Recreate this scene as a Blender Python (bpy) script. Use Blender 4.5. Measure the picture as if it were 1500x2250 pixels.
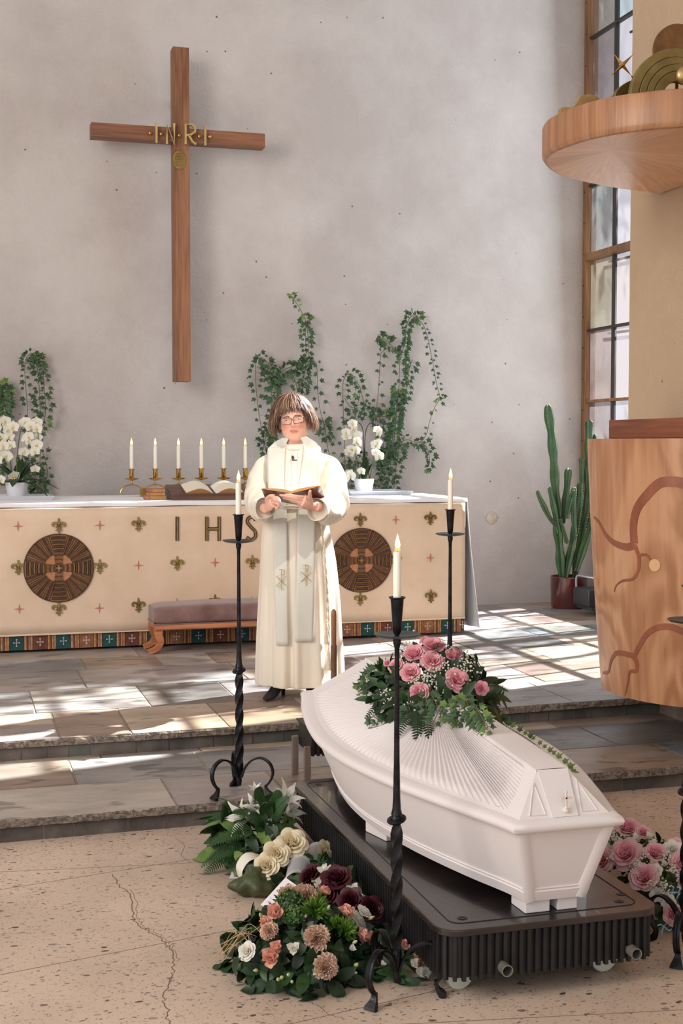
import bpy, bmesh, math, random
import numpy as np
from mathutils import Vector, Matrix, noise

for o in list(bpy.data.objects): bpy.data.objects.remove(o)
SC = bpy.context.scene
COL = SC.collection
R = math.radians
PI = math.pi

# ------------------------------------------------------------------ camera
FPX, CAMH, YAW, PITCH = 2900.0, 1.71, R(16.3), math.atan(149/2900.0)
_f = Vector((math.sin(YAW)*math.cos(PITCH), math.cos(YAW)*math.cos(PITCH), -math.sin(PITCH)))
_r = Vector((math.cos(YAW), -math.sin(YAW), 0)); _u = _r.cross(_f)
CAM = Vector((0, 0, CAMH))
cd = bpy.data.cameras.new('camera'); cam = bpy.data.objects.new('camera', cd); COL.objects.link(cam)
cd.sensor_fit = 'VERTICAL'; cd.sensor_height = 36; cd.lens = FPX/2250*36; cd.clip_end = 200
m3 = Matrix((( _r.x, _u.x, -_f.x), (_r.y, _u.y, -_f.y), (_r.z, _u.z, -_f.z)))
cam.matrix_world = Matrix.Translation(CAM) @ m3.to_4x4()
SC.camera = cam
SC.view_settings.view_transform = 'Standard'; SC.view_settings.look = 'None'
SC.view_settings.gamma = 1; SC.view_settings.use_curve_mapping = False
SC.view_settings.exposure = 0.15
SC.cycles.use_denoising = True
SC.cycles.max_bounces = 8; SC.cycles.transparent_max_bounces = 24
SC.cycles.caustics_reflective = False; SC.cycles.caustics_refractive = False
SC.cycles.sample_clamp_indirect = 6

# ------------------------------------------------------------------ world, sun, window daylight, added chest spot
w = bpy.data.worlds.new('sky'); SC.world = w; w.use_nodes = True
bgn = w.node_tree.nodes['Background']; bgn.inputs[0].default_value = (0.95, 0.97, 1.0, 1); bgn.inputs[1].default_value = 1.06
def light(name, kind, loc, target, energy, color, **kw):
    d = bpy.data.lights.new(name, kind); d.energy = energy; d.color = color
    for k, v in kw.items(): setattr(d, k, v)
    o = bpy.data.objects.new(name, d); COL.objects.link(o); o.location = loc
    o.rotation_euler = (Vector(target)-Vector(loc)).to_track_quat('-Z', 'Y').to_euler()
    return o
SAZ, SEL = R(17), R(44)
sdir = Vector((math.cos(SAZ)*math.cos(SEL), math.sin(SAZ)*math.cos(SEL), math.sin(SEL)))
light('sun', 'SUN', sdir*20, (0, 0, 0), 34.0, (1.0, 0.97, 0.93), angle=R(0.6))
light('nave_window_left', 'AREA', (-5.5, 1.5, 4.5), (2.2, 8.5, 1.2), 400, (1.0, 0.91, 0.82), shape='RECTANGLE', size=3.5, size_y=4.5)
light('chancel_window_daylight', 'AREA', (5.2, 9.0, 4.4), (0.0, 8.6, 4.2), 70, (0.84, 0.93, 1.0), shape='RECTANGLE', size=2.8, size_y=5.5)
light('added_chest_spot', 'SPOT', (3.1, 3.2, 6.3), (1.82, 7.0, 1.56), 900, (1.0, 0.93, 0.84), spot_size=R(11), spot_blend=0.85, shadow_soft_size=0.06)  # added lamp without a visible fixture, brightens the chest of the robe

# ------------------------------------------------------------------ helpers
def ray(x, y): return _f + _r*((x-750)/FPX) + _u*((1125-y)/FPX)
def atZ(x, y, z): d = ray(x, y); return CAM + d*((z-CAMH)/d.z)
def atY(x, y, yy): d = ray(x, y); return CAM + d*(yy/d.y)
def atX(x, y, xx): d = ray(x, y); return CAM + d*(xx/d.x)
def S(r, g, b):
    f = lambda c: ((c/255+0.055)/1.055)**2.4 if c/255 > 0.04045 else c/255/12.92
    return (f(r), f(g), f(b), 1)

class MB:
    def __init__(s): s.v = []; s.f = []; s.m = []
    def add(s, vs, fs, mi=0, M=None):
        o = len(s.v)
        if M is not None: vs = [M @ Vector(p) for p in vs]
        s.v += [tuple(p) for p in vs]
        for f in fs: s.f.append([o+i for i in f]); s.m.append(mi)
        return s
    def box(s, x0, x1, y0, y1, z0, z1, mi=0, M=None):
        vs = [(x, y, z) for z in (z0, z1) for y in (y0, y1) for x in (x0, x1)]
        return s.add(vs, [(0,2,3,1), (4,5,7,6), (0,1,5,4), (2,6,7,3), (0,4,6,2), (1,3,7,5)], mi, M)
    def grid(s, nu, nv, fn, mi=0, cu=False, cv=False, M=None, flip=False):
        vs = [fn(i/(nu if cu else nu-1), j/(nv if cv else nv-1)) for i in range(nu) for j in range(nv)]
        fs = []
        for i in range(nu if cu else nu-1):
            for j in range(nv if cv else nv-1):
                a, b, c, d = i*nv+j, ((i+1) % nu)*nv+j, ((i+1) % nu)*nv+(j+1) % nv, i*nv+(j+1) % nv
                fs.append((a, d, c, b) if flip else (a, b, c, d))
        return s.add(vs, fs, mi, M)
    def lathe(s, prof, n=24, mi=0, M=None, c=(0, 0, 0), sx=1, sy=1):
        vs = []; fs = []
        for r, z in prof:
            for k in range(n):
                a = 2*PI*k/n; vs.append((c[0]+r*math.cos(a)*sx, c[1]+r*math.sin(a)*sy, c[2]+z))
        for i in range(len(prof)-1):
            for k in range(n):
                fs.append((i*n+k, i*n+(k+1) % n, (i+1)*n+(k+1) % n, (i+1)*n+k))
        if prof[0][0] > 1e-5: fs.append(tuple(range(n-1, -1, -1)))
        if prof[-1][0] > 1e-5: fs.append(tuple(range((len(prof)-1)*n, len(prof)*n)))
        return s.add(vs, fs, mi, M)
    def tube(s, path, rad, n=8, mi=0, M=None, closed=False, sec=None, up=None, twist=0, cap=True):
        P = [Vector(p) for p in path]; N = len(P)
        rs = rad if hasattr(rad, '__len__') else [rad]*N
        T = []
        for i in range(N):
            if closed: t = P[(i+1) % N]-P[i-1]
            else: t = P[min(i+1, N-1)]-P[max(i-1, 0)]
            T.append(t.normalized() if t.length > 1e-9 else Vector((0, 0, 1)))
        ref = Vector(up) if up is not None else (Vector((0, 0, 1)) if abs(T[0].z) < 0.9 else Vector((1, 0, 0)))
        X = (ref - T[0]*ref.dot(T[0])).normalized()
        base = sec or [(math.cos(2*PI*k/n), math.sin(2*PI*k/n)) for k in range(n)]
        n = len(base); vs = []; fs = []
        for i in range(N):
            rf = ref if up is not None else X
            X = rf - T[i]*rf.dot(T[i])
            X = X.normalized() if X.length > 1e-6 else Vector((1, 0, 0))
            Yv = T[i].cross(X); a = twist*i/max(1, N-1)
            for p, q in base:
                pc, qc = p*math.cos(a)-q*math.sin(a), p*math.sin(a)+q*math.cos(a)
                vs.append(P[i]+X*(pc*rs[i])+Yv*(qc*rs[i]))
        for i in range(N if closed else N-1):
            j = (i+1) % N
            for k in range(n):
                fs.append((i*n+k, i*n+(k+1) % n, j*n+(k+1) % n, j*n+k))
        if not closed and cap: fs += [tuple(range(n-1, -1, -1)), tuple(range((N-1)*n, N*n))]
        return s.add(vs, fs, mi, M)
    def prism(s, pts, dvec, mi=0, M=None):
        n = len(pts); d = Vector(dvec)
        a = [Vector(p) for p in pts]; b = [p+d for p in a]
        nrm = Vector((0, 0, 0))
        for i in range(n): nrm += a[i].cross(a[(i+1) % n])
        if nrm.dot(d) > 0: a.reverse(); b.reverse()
        return s.add(a+b, [tuple(range(n)), tuple(range(2*n-1, n-1, -1))] + [(i, n+i, n+(i+1) % n, (i+1) % n) for i in range(n)], mi, M)
    def stroke(s, path, width, thick, normal, mi=0, M=None, ws=None):
        """a flat strip of the given width following a path on a surface with the given normal"""
        nrm = Vector(normal).normalized(); P = [Vector(p) for p in path]; vs = []; N = len(P)
        for i in range(N):
            t = (P[min(i+1, N-1)]-P[max(i-1, 0)]).normalized(); sd = nrm.cross(t).normalized()
            wd = (ws[i] if ws else width)/2
            vs += [P[i]+sd*wd, P[i]-sd*wd, P[i]-sd*wd*0.8+nrm*thick, P[i]+sd*wd*0.8+nrm*thick]
        fs = [(3, 2, 1, 0), tuple(4*(N-1)+k for k in range(4))]
        for i in range(N-1):
            for k in range(4): fs.append((4*i+k, 4*i+(k+1) % 4, 4*i+4+(k+1) % 4, 4*i+4+k))
        return s.add(vs, fs, mi, M)
    def sphere(s, c, r, n=10, mi=0, M=None, sc=(1, 1, 1)):
        prof = [(max(0.0, math.sin(PI*i/n)), -math.cos(PI*i/n)) for i in range(n+1)]
        vs = []; fs = []; k2 = n*2 if n < 8 else int(n*1.6)
        for q, z in prof[1:-1]:
            for k in range(k2):
                a = 2*PI*k/k2; vs.append((c[0]+r*sc[0]*q*math.cos(a), c[1]+r*sc[1]*q*math.sin(a), c[2]+r*sc[2]*z))
        m = len(prof)-2; b0 = len(vs); vs += [(c[0], c[1], c[2]-r*sc[2]), (c[0], c[1], c[2]+r*sc[2])]
        for i in range(m-1):
            for k in range(k2): fs.append((i*k2+k, i*k2+(k+1) % k2, (i+1)*k2+(k+1) % k2, (i+1)*k2+k))
        for k in range(k2): fs += [(b0, (k+1) % k2, k), (b0+1, (m-1)*k2+k, (m-1)*k2+(k+1) % k2)]
        return s.add(vs, fs, mi, M)
    def join(s, o, M=None, mo=0):
        return s.add(o.v, o.f, 0, M) if not o.m else s._j(o, M, mo)
    def _j(s, o, M, mo):
        off = len(s.v)
        s.v += [tuple(M @ Vector(p)) for p in o.v] if M is not None else list(o.v)
        s.f += [[off+i for i in f] for f in o.f]; s.m += [x+mo for x in o.m]
        return s
    def build(s, name, mats, parent=None, smooth=True, bevel=0, auto=40, loc=None, label=None, solid=0, kind=None):
        me = bpy.data.meshes.new(name); me.from_pydata(s.v, [], s.f)
        mats = mats if isinstance(mats, (list, tuple)) else [mats]
        for m in mats: me.materials.append(m)
        me.polygons.foreach_set('material_index', [min(x, len(mats)-1) for x in s.m])
        me.polygons.foreach_set('use_smooth', [smooth]*len(s.f)); me.update()
        if smooth and auto:
            try: me.set_sharp_from_angle(angle=R(auto))
            except Exception: pass
        o = bpy.data.objects.new(name, me); COL.objects.link(o)
        if parent: o.parent = parent
        if loc: o.location = loc
        if solid:
            md = o.modifiers.new('solid', 'SOLIDIFY'); md.thickness = solid; md.offset = 0
        if bevel:
            md = o.modifiers.new('bev', 'BEVEL'); md.width = bevel; md.segments = 3; md.limit_method = 'ANGLE'; md.angle_limit = R(35)
        if label: o['label'] = label
        if kind: o['kind'] = kind
        return o

def tag(o, label, cat, group=None, kind=None):
    o['label'] = label; o['category'] = cat
    if group: o['group'] = group
    if kind: o['kind'] = kind
    return o
def thing(name, label, cat, loc=(0, 0, 0), rz=0, group=None):
    o = bpy.data.objects.new(name, None); COL.objects.link(o); o.location = loc; o.rotation_euler = (0, 0, rz)
    o.empty_display_size = 0.05
    return tag(o, label, cat, group)
def struct(o): o['kind'] = 'structure'; return o
def dup(root, loc=None, rz=None, label=None, group=None):
    r = root.copy(); COL.objects.link(r)
    if loc is not None: r.location = loc
    if rz is not None: r.rotation_euler = (0, 0, rz)
    if label: r['label'] = label
    if group: r['group'] = group
    for ch in list(root.children):
        c = ch.copy(); COL.objects.link(c); c.parent = r
        for g in list(ch.children):
            d = g.copy(); COL.objects.link(d); d.parent = c
    return r
def smoothpath(pts, k=6):
    P = [Vector(p) for p in pts]; out = []
    for i in range(len(P)-1):
        p0, p1, p2, p3 = P[max(i-1, 0)], P[i], P[i+1], P[min(i+2, len(P)-1)]
        for j in range(k):
            t = j/k
            out.append(0.5*((2*p1)+(p2-p0)*t+(2*p0-5*p1+4*p2-p3)*t*t+(3*p1-p0-3*p2+p3)*t**3))
    out.append(P[-1]); return out

# ------------------------------------------------------------------ materials
def nodes(name):
    m = bpy.data.materials.new(name); m.use_nodes = True; nt = m.node_tree
    return m, nt, nt.nodes['Principled BSDF'], nt.nodes, nt.links
def N(nt, t, **kw):
    n = nt.nodes.new(t)
    for k, v in kw.items():
        if k in n.inputs: n.inputs[k].default_value = v
        else: setattr(n, k, v)
    return n
def mat(name, c1, rough=0.6, metal=0, c2=None, nscale=6, detail=5, stretch=(1, 1, 1), bump=0, bscale=40, bdist=0.01, c3=None, c3scale=60, c3t=0.62, sss=0, trans=0, sheen=0, spec=None, coat=0, sharp=(0.35, 0.65)):
    m, nt, b, ns, ln = nodes(name)
    b.inputs['Base Color'].default_value = c1; b.inputs['Roughness'].default_value = rough; b.inputs['Metallic'].default_value = metal
    if spec is not None: b.inputs['Specular IOR Level'].default_value = spec
    if coat: b.inputs['Coat Weight'].default_value = coat; b.inputs['Coat Roughness'].default_value = 0.12
    if sheen: b.inputs['Sheen Weight'].default_value = sheen
    if sss:
        b.inputs['Subsurface Weight'].default_value = sss; b.inputs['Subsurface Radius'].default_value = (1, 0.4, 0.25); b.inputs['Subsurface Scale'].default_value = 0.01
    tc = N(nt, 'ShaderNodeTexCoord'); mp = N(nt, 'ShaderNodeMapping'); mp.inputs['Scale'].default_value = stretch
    ln.new(tc.outputs['Object'], mp.inputs['Vector'])
    col = None
    if c2 is not None:
        nz = N(nt, 'ShaderNodeTexNoise', Scale=nscale, Detail=detail, Roughness=0.6); ln.new(mp.outputs[0], nz.inputs['Vector'])
        rp = N(nt, 'ShaderNodeValToRGB'); rp.color_ramp.elements[0].position = sharp[0]; rp.color_ramp.elements[1].position = sharp[1]
        rp.color_ramp.elements[0].color = c1; rp.color_ramp.elements[1].color = c2
        ln.new(nz.outputs['Fac'], rp.inputs[0]); col = rp.outputs[0]
    if c3 is not None:
        n3 = N(nt, 'ShaderNodeTexNoise', Scale=c3scale, Detail=3); ln.new(mp.outputs[0], n3.inputs['Vector'])
        r3 = N(nt, 'ShaderNodeValToRGB'); r3.color_ramp.elements[0].position = c3t; r3.color_ramp.elements[1].position = c3t+0.05
        ln.new(n3.outputs['Fac'], r3.inputs[0])
        mx = N(nt, 'ShaderNodeMix', data_type='RGBA'); ln.new(r3.outputs[0], mx.inputs[0])
        if col: ln.new(col, mx.inputs[6])
        else: mx.inputs[6].default_value = c1
        mx.inputs[7].default_value = c3; col = mx.outputs[2]
    if col: ln.new(col, b.inputs['Base Color'])
    if bump:
        nb = N(nt, 'ShaderNodeTexNoise', Scale=bscale, Detail=6, Roughness=0.65); ln.new(mp.outputs[0], nb.inputs['Vector'])
        bp = N(nt, 'ShaderNodeBump', Strength=bump, Distance=bdist); ln.new(nb.outputs['Fac'], bp.inputs['Height']); ln.new(bp.outputs[0], b.inputs['Normal'])
    if trans:
        tr = N(nt, 'ShaderNodeBsdfTranslucent'); ms = N(nt, 'ShaderNodeMixShader'); ms.inputs[0].default_value = trans
        if col: ln.new(col, tr.inputs[0])
        else: tr.inputs[0].default_value = c1
        ln.new(b.outputs[0], ms.inputs[1]); ln.new(tr.outputs[0], ms.inputs[2]); ln.new(ms.outputs[0], ns['Material Output'].inputs[0])
    return m
def wood(name, c1, c2, scale=3.0, axis='Z', rough=0.42, distort=3.0, fine=60, coat=0.0, amp=0.16, along=0.12, bands=2.2):
    m, nt, b, ns, ln = nodes(name)
    b.inputs['Roughness'].default_value = rough
    if coat: b.inputs['Coat Weight'].default_value = coat; b.inputs['Coat Roughness'].default_value = 0.2
    tc = N(nt, 'ShaderNodeTexCoord'); mp = N(nt, 'ShaderNodeMapping')
    st = {'X': (along, 1, 1), 'Y': (1, along, 1), 'Z': (1, 1, along)}[axis]
    mp.inputs['Scale'].default_value = st; ln.new(tc.outputs['Object'], mp.inputs[0])
    n1 = N(nt, 'ShaderNodeTexNoise', Scale=scale, Detail=3, Distortion=distort*0.3); ln.new(mp.outputs[0], n1.inputs['Vector'])
    mu = N(nt, 'ShaderNodeMath', operation='MULTIPLY'); mu.inputs[1].default_value = bands*6; ln.new(n1.outputs['Fac'], mu.inputs[0])
    fr = N(nt, 'ShaderNodeMath', operation='SINE'); ln.new(mu.outputs[0], fr.inputs[0])
    n2 = N(nt, 'ShaderNodeTexNoise', Scale=fine, Detail=4); mp2 = N(nt, 'ShaderNodeMapping')
    mp2.inputs['Scale'].default_value = {'X': (0.05, 1, 1), 'Y': (1, 0.05, 1), 'Z': (1, 1, 0.05)}[axis]
    ln.new(tc.outputs['Object'], mp2.inputs[0]); ln.new(mp2.outputs[0], n2.inputs['Vector'])
    ma = N(nt, 'ShaderNodeMath', operation='MULTIPLY_ADD'); ma.inputs[1].default_value = amp; ln.new(fr.outputs[0], ma.inputs[0]); ln.new(n2.outputs['Fac'], ma.inputs[2])
    rp = N(nt, 'ShaderNodeValToRGB'); rp.color_ramp.elements[0].position = 0.25; rp.color_ramp.elements[1].position = 0.75
    rp.color_ramp.elements[0].color = c2; rp.color_ramp.elements[1].color = c1
    ln.new(ma.outputs[0], rp.inputs[0]); ln.new(rp.outputs[0], b.inputs['Base Color'])
    bp = N(nt, 'ShaderNodeBump', Strength=0.12, Distance=0.004); ln.new(n2.outputs['Fac'], bp.inputs['Height']); ln.new(bp.outputs[0], b.inputs['Normal'])
    return m
def emit(name, c, s):
    m = bpy.data.materials.new(name); m.use_nodes = True; nt = m.node_tree; nt.nodes.clear()
    e = N(nt, 'ShaderNodeEmission', Strength=s); e.inputs[0].default_value = c; o = N(nt, 'ShaderNodeOutputMaterial'); nt.links.new(e.outputs[0], o.inputs[0])
    return m

def plaster(name, c1, c2, c3):
    m, nt, b, ns, ln = nodes(name); b.inputs['Roughness'].default_value = 0.95; b.inputs['Specular IOR Level'].default_value = 0.15
    tc = N(nt, 'ShaderNodeTexCoord')
    n1 = N(nt, 'ShaderNodeTexNoise', Scale=0.9, Detail=8, Roughness=0.62); ln.new(tc.outputs['Object'], n1.inputs['Vector'])
    r1 = N(nt, 'ShaderNodeValToRGB'); r1.color_ramp.elements[0].position = 0.38; r1.color_ramp.elements[1].position = 0.62
    r1.color_ramp.elements[0].color = c1; r1.color_ramp.elements[1].color = c2; ln.new(n1.outputs['Fac'], r1.inputs[0])
    # small dark pits and specks
    vo = N(nt, 'ShaderNodeTexVoronoi', Scale=5.5); ln.new(tc.outputs['Object'], vo.inputs['Vector'])
    nz = N(nt, 'ShaderNodeTexNoise', Scale=45, Detail=3); ln.new(tc.outputs['Object'], nz.inputs['Vector'])
    ad = N(nt, 'ShaderNodeMath', operation='MULTIPLY_ADD'); ad.inputs[1].default_value = 0.10; ln.new(nz.outputs['Fac'], ad.inputs[0]); ln.new(vo.outputs['Distance'], ad.inputs[2])
    r2 = N(nt, 'ShaderNodeValToRGB'); r2.color_ramp.elements[0].position = 0.075; r2.color_ramp.elements[1].position = 0.10
    r2.color_ramp.elements[0].color = (1, 1, 1, 1); r2.color_ramp.elements[1].color = (0, 0, 0, 1); ln.new(ad.outputs[0], r2.inputs[0])
    mx = N(nt, 'ShaderNodeMix', data_type='RGBA'); ln.new(r2.outputs[0], mx.inputs[0]); ln.new(r1.outputs[0], mx.inputs[6]); mx.inputs[7].default_value = c3
    ln.new(mx.outputs[2], b.inputs['Base Color'])
    nb = N(nt, 'ShaderNodeTexNoise', Scale=38, Detail=9, Roughness=0.75); ln.new(tc.outputs['Object'], nb.inputs['Vector'])
    n2 = N(nt, 'ShaderNodeTexNoise', Scale=4, Detail=4); ln.new(tc.outputs['Object'], n2.inputs['Vector'])
    a2 = N(nt, 'ShaderNodeMath', operation='MULTIPLY_ADD'); a2.inputs[1].default_value = 1.6; ln.new(n2.outputs['Fac'], a2.inputs[0]); ln.new(nb.outputs['Fac'], a2.inputs[2])
    bp = N(nt, 'ShaderNodeBump', Strength=0.9, Distance=0.016); ln.new(a2.outputs[0], bp.inputs['Height']); ln.new(bp.outputs[0], b.inputs['Normal'])
    return m

def terrazzo():
    m, nt, b, ns, ln = nodes('terrazzo'); b.inputs['Roughness'].default_value = 0.5
    tc = N(nt, 'ShaderNodeTexCoord')
    n1 = N(nt, 'ShaderNodeTexNoise', Scale=1.6, Detail=6); ln.new(tc.outputs['Object'], n1.inputs['Vector'])
    r1 = N(nt, 'ShaderNodeValToRGB'); r1.color_ramp.elements[0].position = 0.35; r1.color_ramp.elements[1].position = 0.65
    r1.color_ramp.elements[0].color = S(188, 168, 151); r1.color_ramp.elements[1].color = S(212, 191, 173); ln.new(n1.outputs['Fac'], r1.inputs[0])
    col = r1.outputs[0]
    for sc, th, c, dens in ((30, 0.21, S(84, 72, 66), 0.60), (62, 0.27, S(98, 84, 76), 0.42), (130, 0.30, S(112, 96, 86), 0.30)):
        nd = N(nt, 'ShaderNodeTexNoise', Scale=sc*0.8, Detail=1); ln.new(tc.outputs['Object'], nd.inputs['Vector'])
        mxv = N(nt, 'ShaderNodeMix', data_type='VECTOR'); mxv.inputs[0].default_value = 0.02; ln.new(tc.outputs['Object'], mxv.inputs[4]); ln.new(nd.outputs['Color'], mxv.inputs[5])
        mpn = N(nt, 'ShaderNodeMapping'); mpn.inputs['Scale'].default_value = (0.55, 1, 1); mpn.inputs['Rotation'].default_value = (0, 0, sc*0.1); ln.new(mxv.outputs[1], mpn.inputs[0])
        vo = N(nt, 'ShaderNodeTexVoronoi', Scale=sc); ln.new(mpn.outputs[0], vo.inputs['Vector'])
        lt = N(nt, 'ShaderNodeMath', operation='LESS_THAN'); lt.inputs[1].default_value = th; ln.new(vo.outputs['Distance'], lt.inputs[0])
        sp = N(nt, 'ShaderNodeSeparateColor'); ln.new(vo.outputs['Color'], sp.inputs[0])
        gt = N(nt, 'ShaderNodeMath', operation='GREATER_THAN'); gt.inputs[1].default_value = dens; ln.new(sp.outputs[0], gt.inputs[0])
        mu = N(nt, 'ShaderNodeMath', operation='MULTIPLY'); ln.new(lt.outputs[0], mu.inputs[0]); ln.new(gt.outputs[0], mu.inputs[1])
        m2 = N(nt, 'ShaderNodeMath', operation='MULTIPLY'); ln.new(mu.outputs[0], m2.inputs[0]); ln.new(sp.outputs[1], m2.inputs[1])
        mx = N(nt, 'ShaderNodeMix', data_type='RGBA'); ln.new(m2.outputs[0], mx.inputs[0]); ln.new(col, mx.inputs[6]); mx.inputs[7].default_value = c; col = mx.outputs[2]
    ln.new(col, b.inputs['Base Color'])
    nb = N(nt, 'ShaderNodeTexNoise', Scale=120, Detail=4); ln.new(tc.outputs['Object'], nb.inputs['Vector'])
    bp = N(nt, 'ShaderNodeBump', Strength=0.12, Distance=0.003); ln.new(nb.outputs['Fac'], bp.inputs['Height']); ln.new(bp.outputs[0], b.inputs['Normal'])
    return m

def slate(name, c1, c2):
    return mat(name, c1, rough=0.42, c2=c2, nscale=4, detail=12, stretch=(0.6, 1.5, 1), bump=0.4, bscale=9, bdist=0.012, spec=0.5, sharp=(0.36, 0.64), c3=tuple(x*0.72 for x in c2[:3])+(1,), c3scale=7, c3t=0.58)

def glasspane(name, c, clear):
    """uneven, slightly milky hand made window glass"""
    m = bpy.data.materials.new(name); m.use_nodes = True; nt = m.node_tree; nt.nodes.clear(); ln = nt.links
    out = N(nt, 'ShaderNodeOutputMaterial'); tc = N(nt, 'ShaderNodeTexCoord')
    nz = N(nt, 'ShaderNodeTexNoise', Scale=3.2, Detail=3, Distortion=0.6); ln.new(tc.outputs['Object'], nz.inputs['Vector'])
    rp = N(nt, 'ShaderNodeMapRange'); rp.inputs[1].default_value = 0.38; rp.inputs[2].default_value = 0.62; rp.inputs[3].default_value = clear*0.95; rp.inputs[4].default_value = min(1, clear*1.3); ln.new(nz.outputs['Fac'], rp.inputs[0])
    tr = N(nt, 'ShaderNodeBsdfTransparent'); tr.inputs[0].default_value = tuple(x*0.95 for x in c[:3])+(1,)
    tl = N(nt, 'ShaderNodeBsdfTranslucent'); tl.inputs[0].default_value = tuple(x*0.12 for x in c[:3])+(1,)
    gl = N(nt, 'ShaderNodeBsdfGlossy', Roughness=0.08); gl.inputs[0].default_value = (1, 1, 1, 1)
    m1 = N(nt, 'ShaderNodeMixShader'); ln.new(rp.outputs[0], m1.inputs[0]); ln.new(tl.outputs[0], m1.inputs[1]); ln.new(tr.outputs[0], m1.inputs[2])
    m2 = N(nt, 'ShaderNodeMixShader'); m2.inputs[0].default_value = 0.05; ln.new(m1.outputs[0], m2.inputs[1]); ln.new(gl.outputs[0], m2.inputs[2])
    ln.new(m2.outputs[0], out.inputs[0]); return m

M = dict(
 wall=plaster('plaster_white', S(222, 216, 213), S(204, 196, 193), S(120, 108, 100)),
 beige=plaster('plaster_beige', S(226, 200, 170), S(216, 190, 160), S(170, 140, 112)),
 terrazzo=terrazzo(),
 lip=mat('chiselled_stone', S(172, 158, 144), 0.9, c2=S(96, 86, 78), nscale=60, bump=1.0, bscale=55, bdist=0.03),
 riser=mat('riser_stone', S(106, 98, 92), 0.7, c2=S(70, 64, 60), nscale=6, bump=0.4, bscale=20),
 riser2=mat('riser_stone_green', S(92, 94, 88), 0.7, c2=S(62, 62, 60), nscale=6, bump=0.4, bscale=20),
 grout=mat('grout', S(158, 146, 132), 0.9, c2=S(130, 120, 110), nscale=30),
 oak=wood('oak_cross', S(160, 112, 80), S(112, 72, 48), 2.6, 'Z', 0.5),
 oakx=wood('oak_cross_arm', S(152, 102, 74), S(104, 66, 46), 2.6, 'X', 0.5),
 brass=mat('brass', S(212, 172, 96), 0.24, 1.0, c2=S(176, 136, 70), nscale=9),
 dullbrass=mat('dull_brass', S(168, 148, 92), 0.42, 1.0, c2=S(140, 118, 70), nscale=12),
 goldleaf=mat('pale_brass', S(214, 186, 130), 0.38, 0.75, c2=S(190, 160, 104), nscale=14),
 bronze=mat('bronze', S(146, 112, 78), 0.5, 0.7, c2=S(118, 88, 58), nscale=10),
 linen=mat('linen_white', S(236, 236, 240), 0.9, bump=0.1, bscale=200, sheen=0.1),
 iron=mat('forged_iron', S(50, 50, 54), 0.36, 0.75, c2=S(26, 26, 30), nscale=22, bump=0.35, bscale=60, bdist=0.004),
 wax=mat('candle_wax', S(250, 244, 230), 0.4, sss=0.35),
 wick=mat('wick', S(30, 24, 20), 0.9),
 flame=emit('flame', (1.0, 0.45, 0.14, 1), 1.6),
 flamecore=emit('flame_core', (1.0, 0.74, 0.40, 1), 2.2),
 white=mat('white_ceramic', S(232, 234, 240), 0.22, coat=0.5),
 tray=mat('tray_grey', S(206, 210, 218), 0.35),
 soil=mat('soil', S(64, 46, 34), 0.95, c2=S(34, 24, 18), nscale=40, bump=0.8, bscale=60),
 leaf=mat('leaf_green', S(56, 92, 46), 0.45, c2=S(34, 62, 32), nscale=14, trans=0.2),
 leafdark=mat('leaf_dark', S(40, 66, 38), 0.42, c2=S(24, 44, 26), nscale=12, trans=0.12),
 leafpale=mat('leaf_pale', S(128, 156, 84), 0.5, c2=S(92, 124, 58), nscale=18, trans=0.3),
 leafgrey=mat('leaf_grey', S(110, 124, 106), 0.6, c2=S(78, 94, 78), nscale=18, trans=0.2),
 lime=mat('lime_green', S(124, 162, 62), 0.55, c2=S(84, 124, 40), nscale=30, trans=0.3),
 ivy=mat('ivy_green', S(74, 104, 66), 0.5, c2=S(48, 78, 48), nscale=9, trans=0.2),
 ivyyoung=mat('ivy_young', S(128, 160, 84), 0.5, c2=S(86, 122, 60), nscale=16, trans=0.3),
 stem=mat('stem_green', S(84, 104, 54), 0.5), vine=mat('vine_brown', S(104, 92, 70), 0.7),
 petalwhite=mat('petal_white', S(246, 244, 236), 0.5, trans=0.35), petalyel=mat('petal_throat', S(214, 206, 120), 0.5),
 cream=mat('petal_cream', S(246, 236, 208), 0.5, c2=S(238, 224, 190), nscale=20, trans=0.3),
 pink=mat('petal_pink', S(246, 192, 200), 0.5, c2=S(240, 166, 182), nscale=16, trans=0.3),
 pinkpale=mat('petal_pale_pink', S(244, 212, 210), 0.5, c2=S(232, 176, 188), nscale=14, trans=0.3),
 peach=mat('petal_peach', S(246, 202, 184), 0.5, c2=S(240, 184, 164), nscale=16, trans=0.3),
 carn=mat('petal_carnation', S(242, 214, 192), 0.6, c2=S(230, 192, 168), nscale=40, trans=0.25),
 wine=mat('petal_wine', S(88, 26, 40), 0.5, c2=S(56, 14, 26), nscale=20, trans=0.15),
 skin=None,
)

# ================================================================== SETTING
random.seed(7)
PZ, LZ, NZ, WY, WX, NX = 0.32, 0.22, 0.12, 10.6, 5.3, 3.75
b = MB().box(-6, NX+0.4, -4, 6.6, -0.1, NZ)
def on0(x, y): p = atZ(x, y, NZ); p.z = NZ; return p
for ln_ in ([(0, 1916), (518, 1892)], [(0, 1955), (495, 1876)], [(0, 2142), (532, 2039)], [(560, 2268), (1000, 2169), (1180, 2126)], [(820, 2254), (1560, 2216)], [(1330, 1862), (1500, 1856)]):
    a, c = on0(*ln_[0]), on0(*ln_[-1]); d = (c-a)
    b.stroke([a, a+d*0.5, c], 0.0035, 0.0006, (0, 0, 1), 1)
crk = [(247, 1922), (262, 1945), (285, 1965), (293, 2005), (300, 2030), (325, 2045), (355, 2065), (378, 2090), (380, 2125), (375, 2150), (358, 2190), (368, 2225), (374, 2262)]
cp = smoothpath([on0(*q) for q in crk], 7); cp = [p+Vector((random.gauss(0, .0035), random.gauss(0, .0035), 0)) for p in cp]
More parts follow.
